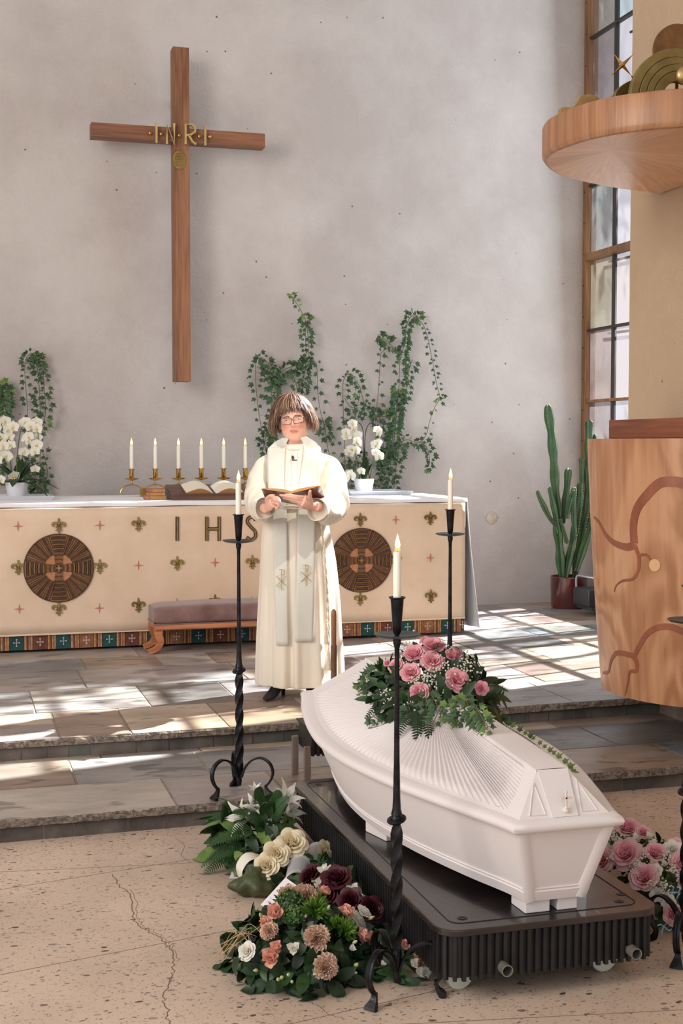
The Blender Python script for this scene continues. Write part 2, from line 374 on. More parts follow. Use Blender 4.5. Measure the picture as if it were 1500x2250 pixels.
b.stroke(cp, 0.004, 0.0006, (0, 0, 1), 2)
cp = [p+Vector((0.012+random.gauss(0, .003), random.gauss(0, .004), 0)) for p in cp[10:55]]
b.stroke(cp, 0.002, 0.0006, (0, 0, 1), 2)
cp = smoothpath([on0(*q) for q in ((620, 2165), (650, 2190), (690, 2205), (720, 2228), (760, 2240))], 7); cp = [p+Vector((random.gauss(0, .003), random.gauss(0, .003), 0)) for p in cp]
b.stroke(cp, 0.0022, 0.0006, (0, 0, 1), 2)
cp = smoothpath([on0(*q) for q in ((385, 1842), (405, 1858), (398, 1880), (420, 1895))], 7); b.stroke(cp, 0.002, 0.0006, (0, 0, 1), 2)
struct(b.build('floor', [M['terrazzo'], mat('joint', S(132, 112, 94), 0.9), mat('crack', S(122, 104, 88), 0.9)], smooth=False))

SL = [slate('slate_grey', S(152, 148, 146), S(126, 122, 122)), slate('slate_tan', S(187, 172, 156), S(159, 143, 130)), slate('slate_brown', S(154, 137, 124), S(126, 111, 100)),
      slate('slate_blue', S(137, 139, 141), S(111, 113, 115)), slate('slate_pale', S(185, 176, 167), S(156, 148, 141)), slate('slate_mauve', S(163, 154, 150), S(135, 126, 124)), slate('slate_dark', S(117, 111, 106), S(93, 87, 85))]
def paving(name, x0, x1, front, y1, z, seed, lipn):
    """irregular ashlar slabs, a rough dressed front lip and a riser of small stones"""
    rnd = random.Random(seed); b = MB()
    def fy(x): return front(x)
    b.box(x0, x1, 5.4 if z < 0.2 else 6.2, y1, z-0.10, z-0.03, 7)       # replaced below by body following the front
    b.v, b.f, b.m = [], [], []
    xs = [x0+(x1-x0)*i/12 for i in range(13)]
    # body
    n = len(xs)
    for i in range(n-1):
        a, c = xs[i], xs[i+1]; fa, fc = fy(a)+0.03, fy(c)+0.03
        b.add([(a, fa, z-0.10), (c, fc, z-0.10), (c, fc, z-0.012), (a, fa, z-0.012), (a, y1, z-0.012), (c, y1, z-0.012)], [(0, 1, 2, 3), (3, 2, 5, 4)], 7)
    # slabs
    y = 0.0; row = 0; first = True
    depth_total = y1-fy(2.0)
    rows = []
    while y < depth_total:
        d = rnd.choice((0.36, 0.46, 0.52, 0.62)); rows.append((y, min(y+d, depth_total+0.2))); y += d
    g = 0.006
    for (ya, yb) in rows:
        x = x0-rnd.random()*0.6
        while x < x1:
            L = rnd.choice((0.34, 0.48, 0.6, 0.75, 0.95)); xa, xb = max(x, x0), min(x+L, x1); x += L
            if xb-xa < 0.02: continue
            pieces = [(ya, yb)]
            if yb-ya > 0.5 and rnd.random() < 0.4: mid = ya+(yb-ya)*rnd.choice((0.4, 0.55)); pieces = [(ya, mid), (mid, yb)]
            for (pa, pb) in pieces:
                mi = rnd.choices(range(7), (3, 5, 4, 1, 4, 4, 2))[0]; dz = rnd.uniform(-0.0015, 0.0015)
                def pt(xx, yy, zz):
                    f0 = fy(xx); k = yy/depth_total
                    return (xx, min(f0+yy*(y1-f0)/depth_total, y1), zz)
                q = [pt(xa+g, pa+(g if pa > 0 else 0), z+dz), pt(xb-g, pa+(g if pa > 0 else 0), z+dz), pt(xb-g, pb-g, z+dz), pt(xa+g, pb-g, z+dz)]
                lo = [(p[0], p[1], z-0.02) for p in q]
                b.add(q+lo, [(0, 1, 2, 3)] + [((k+1) % 4, k, 4+k, 4+(k+1) % 4) for k in range(4)], mi)
    # grout bed
    for i in range(n-1):
        a, c = xs[i], xs[i+1]
        b.add([(a, fy(a)+0.004, z-0.004), (c, fy(c)+0.004, z-0.004), (c, y1, z-0.004), (a, y1, z-0.004)], [(0, 1, 2, 3)], 7)
    # lip: rough face made of lumpy grid
    nx = 260
    def lipf(u, v):
        xx = x0+(x1-x0)*u; nn = noise.noise(Vector((xx*16, v*3.2, seed)))*0.006+noise.noise(Vector((xx*55, v*9, seed)))*0.004
        zz = z-0.001-0.042*v
        return (xx, fy(xx)+(0.0 if v == 0 else nn-0.004) + (0.03 if v == 1 else 0), zz)
    b.grid(nx*2, 6, lipf, 8, flip=True)
    # riser stones
    x = x0
    while x < x1:
        L = rnd.choice((0.12, 0.16, 0.22, 0.10)); xa, xb = x+0.003, min(x+L-0.003, x1); x += L
        f0, f1 = fy(xa)+0.024+rnd.uniform(-.002, .002), fy(xb)+0.024
        b.add([(xa, f0, z-0.10), (xb, f1, z-0.10), (xb, f1, z-0.044), (xa, f0, z-0.044)], [(0, 1, 2, 3)], rnd.choice((9, 9, 10)))
    o = b.build(name, SL+[M['grout'], M['lip'], M['riser'], M['riser2']], smooth=False); return struct(o)
paving('floor_step', -6, NX+0.3, lambda x: 5.362-0.0125*max(0, 1.4-x)**2*(x > -2), 6.6, LZ, 3, 1)
def upf(x): return 6.315+0.05*max(0, min(1, (x-0.8)/2.8))**1.3*2.6
paving('floor_chancel', -6, WX+0.2, upf, WY+0.05, PZ, 11, 1)

struct(MB().box(-6, WX+0.3, WY, WY+0.3, -0.1, 9.0).build('wall_back', M['wall'], smooth=False))
struct(MB().box(-6.3, -6, -4, -1.5, -0.1, 9.0).box(-6.3, -6, 4.5, WY+0.3, -0.1, 9).box(-6.3, -6, -1.5, 4.5, -0.1, 1.5).build('wall_left', M['wall'], smooth=False))
struct(MB().box(-6.3, WX+0.6, -4, WY+0.3, 9.0, 9.2).build('ceiling', M['wall'], smooth=False))
struct(MB().box(NX, NX+0.4, -4, 6.9, -0.1, 9.0).box(NX+0.4, WX+0.3, 6.75, 6.9, -0.1, 9.0).build('wall_right', M['beige'], smooth=False))
b = MB().box(NX-0.02, NX, 3.9, 6.88, 0.0, 0.46)
struct(b.build('baseboard_right', mat('plinth_stone', S(160, 146, 140), 0.75, c2=S(118, 104, 100), nscale=9, detail=9, bump=0.6, bscale=18, bdist=0.02), smooth=False))
SILLZ, WTOP, WY0 = 1.0, 8.0, 7.5
b = MB().box(WX, WX+0.3, 6.75, WY0, -0.1, 9.0).box(WX, WX+0.3, WY0, WY+0.1, -0.1, SILLZ).box(WX, WX+0.3, WY0, WY+0.1, WTOP, 9.0)
struct(b.build('wall_chancel', M['wall'], smooth=False))
# tall stained window
wf = wood('window_frame_wood', S(158, 118, 82), S(112, 78, 52), 4, 'Z', 0.55)
wdark = mat('window_gap', S(52, 38, 32), 0.9)
win = thing('window_1', 'tall window of pale coloured glass panes beside the white wall', 'window'); win['kind'] = 'structure'
fr = MB().box(WX-0.01, WX+0.09, WY-0.085, WY-0.012, SILLZ, WTOP).box(WX-0.02, WX+0.1, WY0-0.02, WY-0.012, SILLZ-0.05, SILLZ+0.03)
fr.box(WX+0.0, WX+0.09, WY0, WY0+0.06, SILLZ, WTOP).box(WX, WX+0.08, WY-0.012, WY+0.0, SILLZ, WTOP, 1)
for z_, t_ in ((3.33, 0.028), (2.085, 0.012), (4.6, 0.012), (7.0, 0.028)): fr.box(WX-0.03 if t_ > .02 else WX+0.0, WX+0.07, WY0+0.05, WY-0.08, z_-t_, z_+t_)
for k in range(26): fr.sphere((WX-0.011, WY-0.045, SILLZ+0.2+k*0.27), 0.006, 6, 1)
fr.build('window_frame', [wf, wdark], win, bevel=0.004)
mz = [2.70, 3.95, 5.21, 5.83, 1.45, 6.45, 7.4]
mu = MB()
for z_ in mz: mu.box(WX+0.01, WX+0.05, WY0+0.05, WY-0.08, z_-0.011, z_+0.011)
ybars = [10.07, 9.62, 9.17, 8.72, 8.27, 7.85]
for y_ in ybars: mu.box(WX+0.012, WX+0.048, y_-0.012, y_+0.012, SILLZ, WTOP)
for z_, ya, yb in ((3.27, 10.28, 9.74), (2.66, 10.28, 9.74), (5.1, 9.95, 9.7)):
    mu.tube([(WX+0.09, ya, z_), (WX+0.09, yb, z_-0.012), (WX+0.09, yb-0.03, z_-0.05)], 0.012, 6)
mu.build('muntins', mat('lead_bar', S(66, 66, 62), 0.5, 0.4), win)
PC = dict(l=glasspane('pane_lavender', S(232, 228, 236), 0.62), b=glasspane('pane_blue', S(214, 228, 235), 0.62), y=glasspane('pane_yellow', S(232, 230, 214), 0.62), p=glasspane('pane_pink', S(236, 226, 227), 0.62), w=glasspane('pane_white', S(234, 236, 236), 0.7))
zl = sorted(mz+[SILLZ, 3.33, 2.085, 4.6, 7.0, WTOP]); yl = [WY-0.08]+ybars+[WY0+0.05]
gl = MB(); keys = list(PC); rnd = random.Random(5)
plan = {(0, 5.21): 'w', (1, 5.21): 'b', (0, 4.6): 'l', (1, 4.6): 'l', (0, 3.95): 'l', (0, 3.33): 'b', (1, 3.33): 'l', (0, 2.70): 'y', (1, 2.70): 'p', (0, 2.085): 'p', (1, 2.085): 'p', (0, 1.45): 'l', (1, 1.45): 'l'}
for i in range(len(yl)-1):
    for j in range(len(zl)-1):
        k = plan.get((i, zl[j]), rnd.choice('lbwwpy')); ya, yb = yl[i], yl[i+1]
        gl.add([(WX+0.03, yb, zl[j]), (WX+0.03, ya, zl[j]), (WX+0.03, ya, zl[j+1]), (WX+0.03, yb, zl[j+1])], [(0, 1, 2, 3)], keys.index(k))
gl.build('glazing', [PC[k] for k in keys], win, smooth=False)
# unseen tree added outside, its leaf clusters set to break up the sunlight
tr = thing('added_shade_tree', 'unseen leafy tree added outside the tall chancel window to dapple the sun', 'tree', (9.6, 10.2, 0))
MB().tube([(0, 0, -1), (0.05, 0, 2), (-0.1, 0.1, 5), (-0.3, 0, 8)], [0.2, 0.17, 0.12, 0.05], 10).tube([(-0.05, 0, 3.6), (-0.6, -0.3, 5.2), (-0.9, -0.6, 7)], [0.08, 0.05, 0.02], 8).tube([(0, 0, 4), (-0.2, -0.7, 5.8), (-0.6, -1.1, 7.5)], [0.07, 0.05, 0.02], 8).build('trunk', M['vine'], tr)
lf = MB(); rnd = random.Random(21)
def blob(wy, wz, ry, rz, n, t=5.0):
    for _ in range(n):
        a = rnd.gauss(0, 0.5); c = rnd.gauss(0, 0.5)
        p = Vector((WX, wy+a*ry, wz+c*rz))+sdir*(t+rnd.uniform(-1, 1))-Vector((9.6, 10.2, 0))
        A = Vector((rnd.gauss(0, 1), rnd.gauss(0, 1), rnd.gauss(0, 1))).normalized(); B_ = A.orthogonal().normalized(); s = rnd.uniform(0.05, 0.1) if n < 900 else rnd.uniform(0.12, 0.2)
        lf.add([p-A*s, p+B_*s*0.6, p+A*s, p-B_*s*0.6], [(0, 1, 2, 3)])
for (wy, wz, ry, rz, n) in ((8.3, 3.4, 0.9, 0.4, 420), (9.9, 4.3, 0.6, 1.1, 380), (9.2, 5.7, 1.2, 0.4, 300), (8.9, 2.2, 0.5, 0.25, 50), (9.7, 1.5, 0.4, 0.4, 60), (8.4, 4.35, 1.3, 0.12, 60), (8.6, 6.8, 1.4, 0.6, 420), (9.75, 4.75, 0.95, 1.15, 1300)): blob(wy, wz, ry, rz, n)
o = lf.build('foliage', M['leaf'], tr, smooth=False)
# round inspection cover on the white wall
v = atY(1079, 1138, WY)
o = MB().lathe([(0, 0), (0.048, 0), (0.052, 0.004), (0.05, 0.012), (0.04, 0.016), (0, 0.018)], 28).box(-0.062, -0.046, -0.008, 0.008, 0, 0.008).box(0.046, 0.062, -0.008, 0.008, 0, 0.008).build('wall_cover', mat('cover', S(206, 198, 184), 0.6, c2=S(176, 160, 140), nscale=40))
o.location = v; o.rotation_euler = (R(90), 0, 0); tag(o, 'small round cover plate on the white wall right of the altar', 'cover plate')

# ================================================================== WALL CROSS
cr = thing('wall_cross', 'large brown wooden cross hanging on the white wall above the altar', 'cross', (1.72, 10.3, 0))
CY = -0.0
MB().box(-0.063, 0.063, CY, CY+0.13, 2.2, 4.775).build('upright_beam', M['oak'], cr, bevel=0.002, smooth=False)
MB().box(-0.69, -0.0635, CY+0.002, CY+0.128, 4.05, 4.158).box(0.0635, 0.665, CY+0.002, CY+0.128, 4.05, 4.158).build('cross_arm', M['oakx'], cr, bevel=0.002, smooth=False)
for z_ in (4.4, 2.6): MB().tube([(0, 0.13, z_), (0, 0.3, z_)], 0.02, 8).build('wall_bracket', M['iron'], cr)
def cpx(x, y): p = atY(x, y, 10.28); return (p.x-1.72, -0.03, p.z)
letters = {'letter_I': [[(343, 270), (343, 315)]], 'letter_N': [[(366, 317), (366, 273), (382, 317), (382, 272)]], 'letter_R': [[(407, 318), (407, 274), (420, 274), (428, 281), (428, 290), (418, 297), (409, 298)], [(414, 298), (422, 312), (430, 318)]], 'letter_I.b': [[(450, 278), (450, 320)]]}
for k, st in letters.items():
    b = MB()
    for s_ in st: b.tube([cpx(*q) for q in s_], 0.0085, 4, up=(0, 1, 0), sec=[(-1.2, -1), (1.2, -1), (1.2, 1), (-1.2, 1)])
    b.build(k.split('.')[0], M['goldleaf'], cr, smooth=False, bevel=0.002)
for x, y in ((330, 292), (354, 294), (394, 297), (438, 299), (461, 300)):
    p = cpx(x, y); MB().sphere((p[0], p[1]+0.015, p[2]), 0.014, 10, sc=(1, 0.6, 1)).tube([(p[0], 0.0, p[2]), (p[0], -0.02, p[2])], 0.004, 6).build('gilt_knob', M['brass'], cr)
p = cpx(394, 350)
pl = MB(); pl.lathe([(0.0, 0), (0.046, 0), (0.05, 0.003), (0.047, 0.007), (0, 0.008)], 32, 0, Matrix.Translation((p[0], -0.001, p[2])) @ Matrix.Rotation(R(90), 4, 'X'), sx=1.1, sy=1.5)
for k in range(9):
    hw = 0.036*math.sqrt(max(0.05, 1-((k-4)/5.4)**2)); pl.box(p[0]-hw, p[0]+hw, -0.0105, -0.008, p[2]-0.05+k*0.012, p[2]-0.046+k*0.012, 1)
pl.build('engraved_plaque', [M['dullbrass'], M['bronze']], cr)

# ================================================================== ALTAR
AX0, AX1, AY0, AY1, AZ = -0.13, 3.565, 9.0, 10.25, 1.31
AC = (AX0+AX1)/2
al = MB().box(AX0+0.05, AX1-0.05, AY0+0.05, AY1-0.05, 1.2, AZ-0.006).box(AX0+0.2, AX1-0.2, AY0+0.12, AY1-0.1, PZ+0.002, 1.2).build('altar_table', M['oakx'], smooth=False)
tag(al, 'long altar table hidden under its embroidered cloths', 'altar')
# white linen cloth over the top and falling down the right end
b = MB()
def clothtop(u, v):
    x = AX0-0.03+(AX1-AX0+0.05)*u; y = AY0-0.012+(AY1-AY0+0.02)*v
    return (x, y, AZ+0.006+0.002*noise.noise(Vector((x*3, y*3, 0))))
b.grid(60, 16, clothtop)
def drop(u, v):  # right end fall, flaring with soft folds
    y = AY0-0.012+(AY1-AY0+0.02)*u; z = AZ+0.006-(AZ-PZ-0.035)*v
    fl = 0.0+0.075*v**1.3+0.022*v*math.sin(u*17+1)+0.01*v*math.sin(u*41)
    return (AX1+0.02+fl, y-0.02*v*(1-u), z)
b.grid(70, 24, drop)
b.grid(60, 24, lambda u, v: (AX0-0.03-0.07*v-0.02*v*math.sin(u*19), AY0-0.012+(AY1-AY0+0.02)*u, AZ+0.006-(AZ-PZ-0.035)*v), flip=True)
b.grid(80, 4, lambda u, v: (AX0-0.03+(AX1-AX0+0.05)*u, AY0-0.012-0.003*v, AZ+0.006-0.028*v-0.002*math.sin(u*40)), flip=True)
o = b.build('altar_cloth', M['linen'], solid=0.004); tag(o, 'white linen cloth covering the altar top and hanging down its right end', 'cloth')
# beige embroidered frontal
fm = mat('frontal_wool', S(228, 205, 182), 0.95, c2=S(218, 193, 168), nscale=3, bump=0.25, bscale=260, bdist=0.002, sheen=0.2)
nt = fm.node_tree
fron = thing('altar_frontal', 'beige embroidered altar frontal with two bronze medallions and golden letters', 'altar frontal', (AC, AY0-0.02, 0))
b = MB()
def frf(u, v):
    x = AX0-AC+(AX1-AX0)*u; z = 1.285-0.84*v
    return (x, -0.004-0.005*v*(1+math.sin(x*7+0.6*math.sin(x*3)))*0.5, z)
b.grid(110, 14, frf, flip=True); b.box(AX0-AC, AX1-AC, -0.008, -0.002, 0.436, 0.446)
b.build('cloth_panel', fm, fron, solid=0.003)
def fp(x, y): p = atY(x, y, AY0-0.03); return (p.x-AC, -0.012, p.z)
gm = [M['dullbrass'], M['bronze'], mat('copper_thread', S(196, 140, 104), 0.6, 0.2, c2=S(170, 112, 80), nscale=60), mat('dark_thread', S(92, 70, 52), 0.8, 0.1, c2=S(66, 48, 36), nscale=60), mat('brown_thread', S(132, 92, 66), 0.75, 0.15, c2=S(108, 74, 54), nscale=80)]
def fleur(c):
    b = MB(); s = 0.052; nz = (0, -1, 0)
    X, Y_, Z_ = c
    P = lambda a, q: (X+a*s, Y_, Z_+q*s)
    b.prism([P(*q) for q in ((0, 0.85), (0.2, 0.5), (0.24, 0.2), (0.1, -0.1), (-0.1, -0.1), (-0.24, 0.2), (-0.2, 0.5))], (0, -0.006, 0))
    for sg in (1, -1):
        pth = smoothpath([P(sg*0.08, -0.15), P(sg*0.2, 0.1), P(sg*0.45, 0.35), P(sg*0.72, 0.28), P(sg*0.78, 0.0), P(sg*0.55, -0.1)], 4)
        b.stroke(pth, 0.013, 0.006, nz, 0, ws=[0.007+0.009*math.sin(PI*min(1, i/len(pth)*1.1)) for i in range(len(pth))])
        b.stroke(smoothpath([P(sg*0.08, -0.25), P(sg*0.2, -0.5), P(sg*0.42, -0.6)], 4), 0.008, 0.005, nz)
    b.stroke([P(-0.34, -0.2), P(0.34, -0.2)], 0.01, 0.009, nz, 1)
    b.stroke([P(0, -0.2), P(0, -0.9)], 0.014, 0.006, nz, ws=[0.01, 0.016]); b.sphere(P(0, 0.86), 0.006, 6)
    return b
for q in ((129, 1155), (40, 1247), (219, 1245), (129, 1337), (304, 1152), (304, 1330), (389, 1238), (554, 1235), (472, 1322), (640, 1322), (791, 1142), (708, 1232), (868, 1228), (791, 1316), (945, 1139), (946, 1310)):
    fleur(fp(*q)).build('fleur_de_lis', gm[:2], fron, smooth=False)
rm = mat('red_thread', S(196, 112, 108), 0.9)
for q in ((39, 1156), (219, 1154), (42, 1338), (218, 1336), (304, 1242), (472, 1236), (388, 1325), (553, 1320), (635, 1232), (869, 1142), (945, 1226), (868, 1314)):
    X, Y_, Z_ = fp(*q); b = MB(); a, w_ = 0.034, 0.004
    for k in range(4):
        ca, sa = math.cos(k*PI/2), math.sin(k*PI/2); ca2, sa2 = math.cos(k*PI/2+PI/4), math.sin(k*PI/2+PI/4); ca3, sa3 = math.cos(k*PI/2-PI/4), math.sin(k*PI/2-PI/4)
        b.prism([(X, Y_+0.003, Z_), (X+w_*ca3*1.4, Y_+0.003, Z_+w_*sa3*1.4), (X+a*ca, Y_+0.003, Z_+a*sa), (X+w_*ca2*1.4, Y_+0.003, Z_+w_*sa2*1.4)], (0, -0.004, 0))
    b.build('red_cross_stitch', rm, fron, smooth=False)
def letter(name, strokes, wd=0.024):
    b = MB()
    for s_ in strokes:
        pth = [fp(*q) for q in s_]; pth = smoothpath(pth, 5) if len(pth) > 2 else [Vector(pth[0]), (Vector(pth[0])+Vector(pth[1]))/2, Vector(pth[1])]
        b.stroke(pth, wd, 0.006, (0, -1, 0), 0); b.stroke([p+Vector((0, -0.003, 0)) for p in pth], wd*0.45, 0.006, (0, -1, 0), 1)
    b.build(name, [gm[3], gm[0]], fron, smooth=False)
letter('letter_I', [[(389, 1135), (389, 1188)]]); letter('letter_H', [[(454, 1135), (454, 1188)], [(481, 1135), (481, 1188)], [(454, 1162), (481, 1162)]])
letter('letter_S', [[(561, 1143), (555, 1136), (546, 1138), (543, 1147), (551, 1158), (560, 1168), (560, 1180), (551, 1186), (541, 1180)]])
def medallion(cx, cy):
    c = fp(cx, cy); md = MB(); Rr = 0.228; X0, Z0 = c[0], c[2]
    def P(r, a, h=0): return (X0+r*math.cos(a), -0.012-h, Z0+r*math.sin(a))
    md.prism([P(Rr, 2*PI*k/64) for k in range(64)], (0, -0.004, 0), 4)
    md.tube([P(Rr-0.002, 2*PI*k/64, 0.004) for k in range(64)], 0.005, 6, 3, closed=True)
    nr = 88
    for k in range(nr):   # radiating cords
        a = 2*PI*(k+0.5)/nr; aa = (a+PI/4) % (PI/2)-PI/4
        if abs(aa) < 0.2: continue
        r0 = 0.095+0.01*(k % 2)
        md.stroke([P(r0, a, 0.003), P((r0+Rr)/2, a, 0.003), P(Rr-0.006, a, 0.003)], 0.01, 0.005+0.002*(k % 3), (0, -1, 0), (3, 4, 1, 4)[k % 4], ws=[0.005, 0.008, 0.0125])
    md.prism([P(0.092, 2*PI*k/40, 0.004) for k in range(40)], (0, -0.003, 0), 2)
    md.tube([P(0.092, 2*PI*k/40, 0.007) for k in range(40)], 0.003, 6, 2, closed=True)
    for q in range(4):    # flared arms made of ribs
        d = Vector((math.cos(q*PI/2), 0, math.sin(q*PI/2))); sdv = Vector((-d.z, 0, d.x)); nb = 15
        for k in range(nb):
            r = 0.012+(Rr-0.02)*k/(nb-0.7); hw = 0.022+0.03*(r/Rr)**1.3; bow = 0.006
            p = Vector((X0, -0.018, Z0))+d*r
            md.stroke([p-sdv*hw, p+d*bow*0.5, p+sdv*hw], 0.0115, 0.006, (0, -1, 0), 3 if k % 2 else 1)
    md.build('medallion', gm, fron, smooth=False)
medallion(129, 1248); medallion(793, 1231)
# striped hem cloth under the frontal
sk = MB(); SKc = [mat('band_brown', S(158, 108, 78), 0.8, c2=S(120, 80, 58), nscale=30), mat('band_teal', S(28, 82, 82), 0.8, c2=S(18, 58, 62), nscale=30), mat('band_gold', S(196, 156, 100), 0.7, c2=S(150, 110, 70), nscale=50), mat('band_dark', S(70, 50, 42), 0.9), mat('silver_thread', S(210, 206, 196), 0.6), mat('band_maroon', S(116, 66, 52), 0.85, c2=S(90, 50, 40), nscale=30)]
x = AX0; k = 0; sy = AY0-0.008
while x < AX1-0.02:
    W_ = 0.093; x1 = min(x+W_, AX1); mi = 1 if k % 2 else (0 if k % 4 else 5)
    sk.box(x, x1, sy, sy+0.006, 0.337, 0.446, mi); cx = (x+x1)/2; cz = 0.388
    sk.box(cx-0.018, cx+0.018, sy-0.002, sy, cz-0.0015, cz+0.0015, 4); sk.box(cx-0.0015, cx+0.0015, sy-0.002, sy, cz-0.022, cz+0.022, 4)
    for dx_, dz_ in ((0.018, 0), (-0.018, 0), (0, 0.022), (0, -0.022)): sk.box(cx+dx_-0.004, cx+dx_+0.004, sy-0.002, sy, cz+dz_-0.004, cz+dz_+0.004, 4)
    x = x1
    for wd, mi in ((0.004, 3), (0.010, 2), (0.006, 0), (0.012, 5), (0.006, 2), (0.010, 0), (0.008, 2), (0.004, 3)):
        x2 = min(x+wd, AX1); sk.box(x, x2, sy-0.001, sy+0.006, 0.337, 0.446, mi); x = x2
    k += 1
o = sk.build('altar_hem_band', SKc, smooth=False); tag(o, 'woven band of teal and brown squares with small silver crosses along the altar foot', 'cloth')

# ------------------------------------------------------------------ candles
def candle_parts(root, z0, z1, r, flame=0.05, dx=0, dy=0):
    MB().lathe([(r*1.02, z0), (r, z0+0.02), (r*0.98, z1-0.004), (r*0.86, z1), (r*0.3, z1-0.002), (0, z1-0.003)], 20, c=(dx, dy, 0)).build('wax_shaft', M['wax'], root)
    wk = MB().tube([(dx, dy, z1-0.004), (dx+0.001, dy, z1+0.008), (dx+0.002, dy, z1+0.013)], 0.0012, 6).build('wick', M['wick'], root)
    prof = [(0, 0), (0.12, 0.06), (0.2, 0.18), (0.22, 0.3), (0.18, 0.48), (0.11, 0.68), (0.05, 0.86), (0, 1)]
    fl = MB().lathe([(a*flame*0.8, z1+0.006+q*flame) for a, q in prof], 14, c=(dx+0.001, dy, 0)).build('flame', M['flamecore'], root)
    MB().lathe([(a*flame*0.86, z1+0.001+q*flame*0.35) for a, q in prof], 12, c=(dx+0.001, dy, 0)).build('flame_base', M['flame'], root)
# brass six light candelabrum
cb = thing('candelabrum', 'low brass candelabrum with six arms of linked arches on the altar', 'candelabrum', (0, 9.9, 0))
CXS = [1.263, 1.44, 1.615, 1.789, 1.961, 2.128]
for i, x in enumerate(CXS):
    h = MB().lathe([(0, 1.437), (0.014, 1.437), (0.017, 1.442), (0.017, 1.52), (0.024, 1.523), (0.024, 1.527), (0.013, 1.527)], 20, c=(x, 0, 0))
    h.lathe([(0.0, 1.441), (0.02, 1.440), (0.05, 1.449), (0.056, 1.456), (0.052, 1.455), (0.02, 1.446)], 24, c=(x, 0, 0)).lathe([(0.005, 1.40), (0.007, 1.418), (0.005, 1.437)], 10, c=(x, 0, 0))
    h.build('candle_holder', M['brass'], cb)
    a = MB().tube([(x+0.084*math.sin(t), 0, 1.345+0.062*math.cos(t)) for t in [R(-88)+R(176)*j/16 for j in range(17)]], 0.0045, 8)
    a.build('arched_arm', M['brass'], cb)
for x in (CXS[0]+0.088, CXS[2]+0.088, CXS[4]+0.084):
    MB().box(x-0.025, x+0.025, -0.035, 0.035, AZ+0.009, AZ+0.075).build('foot_block', M['brass'], cb, bevel=0.003, smooth=False)
ords = ['first candle from the left', 'second candle from the left', 'third candle from the left', 'fourth candle from the left', 'fifth candle from the left', 'sixth, beside the robed person']
for i, x in enumerate(CXS):
    t = thing('altar_candle', 'lit short white candle, '+ords[i]+', on the brass candelabrum', 'candle', (x, 9.9, 0), group='lit candles on the brass candelabrum')
    candle_parts(t, 1.515, 1.697, 0.0135, 0.056)
# ------------------------------------------------------------------ books
gilt = mat('gilt_page_edge', S(206, 160, 100), 0.45, 0.25, c2=S(176, 128, 76), nscale=60, stretch=(1, 1, 8))
paper = mat('book_paper', S(240, 232, 216), 0.8, sss=0)
tan = mat('tan_leather', S(190, 136, 100), 0.55, c2=S(158, 104, 74), nscale=14)
def closed_book(name, label, x0, x1, y0, y1, z0, z1, rz, cov):
    t = thing(name, label, 'book', ((x0+x1)/2, (y0+y1)/2, z0), rz, 'small books piled at the left of the open bible')
    a, c, h = (x1-x0)/2, (y1-y0)/2, z1-z0
    MB().box(-a, a, -c, c, 0, 0.003).box(-a, a, -c, c, h-0.003, h).tube([(-a+0.002, -c, h/2), (-a+0.002, c, h/2)], h/2, 12).build('cover', cov, t, bevel=0.001)
    MB().box(-a+0.004, a-0.004, -c+0.004, c-0.004, 0.003, h-0.003).build('page_block', gilt, t, smooth=False)
bz = AZ+0.009
closed_book('small_book', 'tan leather book, lowest of the small pile on the altar', 1.287, 1.425, 9.25, 9.36, bz, bz+0.03, R(2), tan)
closed_book('small_book', 'thin tan book, middle one of the small pile on the altar', 1.297, 1.41, 9.26, 9.35, bz+0.03, bz+0.052, R(-4), tan)
closed_book('small_book', 'reddish tan book, topmost of the small pile on the altar', 1.305, 1.415, 9.26, 9.35, bz+0.052, bz+0.08, R(5), mat('red_leather', S(176, 110, 84), 0.5, c2=S(150, 88, 66), nscale=14))
st = thing('book_stand', 'low dark wooden book rest carrying the open bible on the altar', 'book stand', (1.74, 9.32, bz))
dk = wood('dark_walnut', S(112, 78, 64), S(74, 48, 40), 4, 'X', 0.45)
stt = MB(); stt.prism([(-0.29, -0.16, 0), (-0.29, 0.18, 0), (-0.29, 0.18, 0.10), (-0.29, -0.16, 0.03)], (0.58, 0, 0)); stt.build('sloping_board', dk, st, smooth=False, bevel=0.002)
MB().box(-0.29, 0.29, -0.178, -0.16, 0, 0.046).build('ledge', dk, st, smooth=False, bevel=0.002)
bi = thing('open_bible', 'thick open bible with gilt page edges on the dark book rest', 'book', (1.76, 9.33, bz+0.036)); 
sl = math.atan2(0.07, 0.34)
bi.rotation_euler = (sl, 0, 0)
def openpages(hw, dpt, th, arch, mb, mi_top=0, mi_edge=1, nn=14):
    for sg in (-1, 1):
        top = []
        for i in range(nn+1):
            u = i/nn; x = sg*hw*u; z = th*(0.35+0.65*math.sin(PI*min(1, u*1.9+0.0)/2)) + arch*math.sin(PI*u)*0.6 - 0.35*th*max(0, u-0.6)/0.4
            top.append((x, z))
        vs = []; fs = []
        for x, z in top: vs += [(x, -dpt, z), (x, dpt, z), (x, -dpt, 0.002), (x, dpt, 0.002)]
        q = len(vs)
        mb.add(vs, [(4*i, 4*i+4, 4*i+5, 4*i+1) if sg > 0 else (4*i+1, 4*i+5, 4*i+4, 4*i) for i in range(nn)], mi_top)
        e = [(4*i+2, 4*i+6, 4*i+4, 4*i) for i in range(nn)]+[(4*i+1, 4*i+5, 4*i+7, 4*i+3) for i in range(nn)]+[(4*nn, 4*nn+2, 4*nn+3, 4*nn+1)]
        mb.add(vs, e, mi_edge)
b = MB(); openpages(0.205, 0.125, 0.062, 0.012, b); b.build('pages', [paper, gilt], bi, auto=50)
b = MB().box(-0.212, 0.212, -0.13, 0.13, -0.003, 0.002).build('cover', mat('bible_leather', S(70, 42, 36), 0.6), bi, smooth=False)
b = MB()
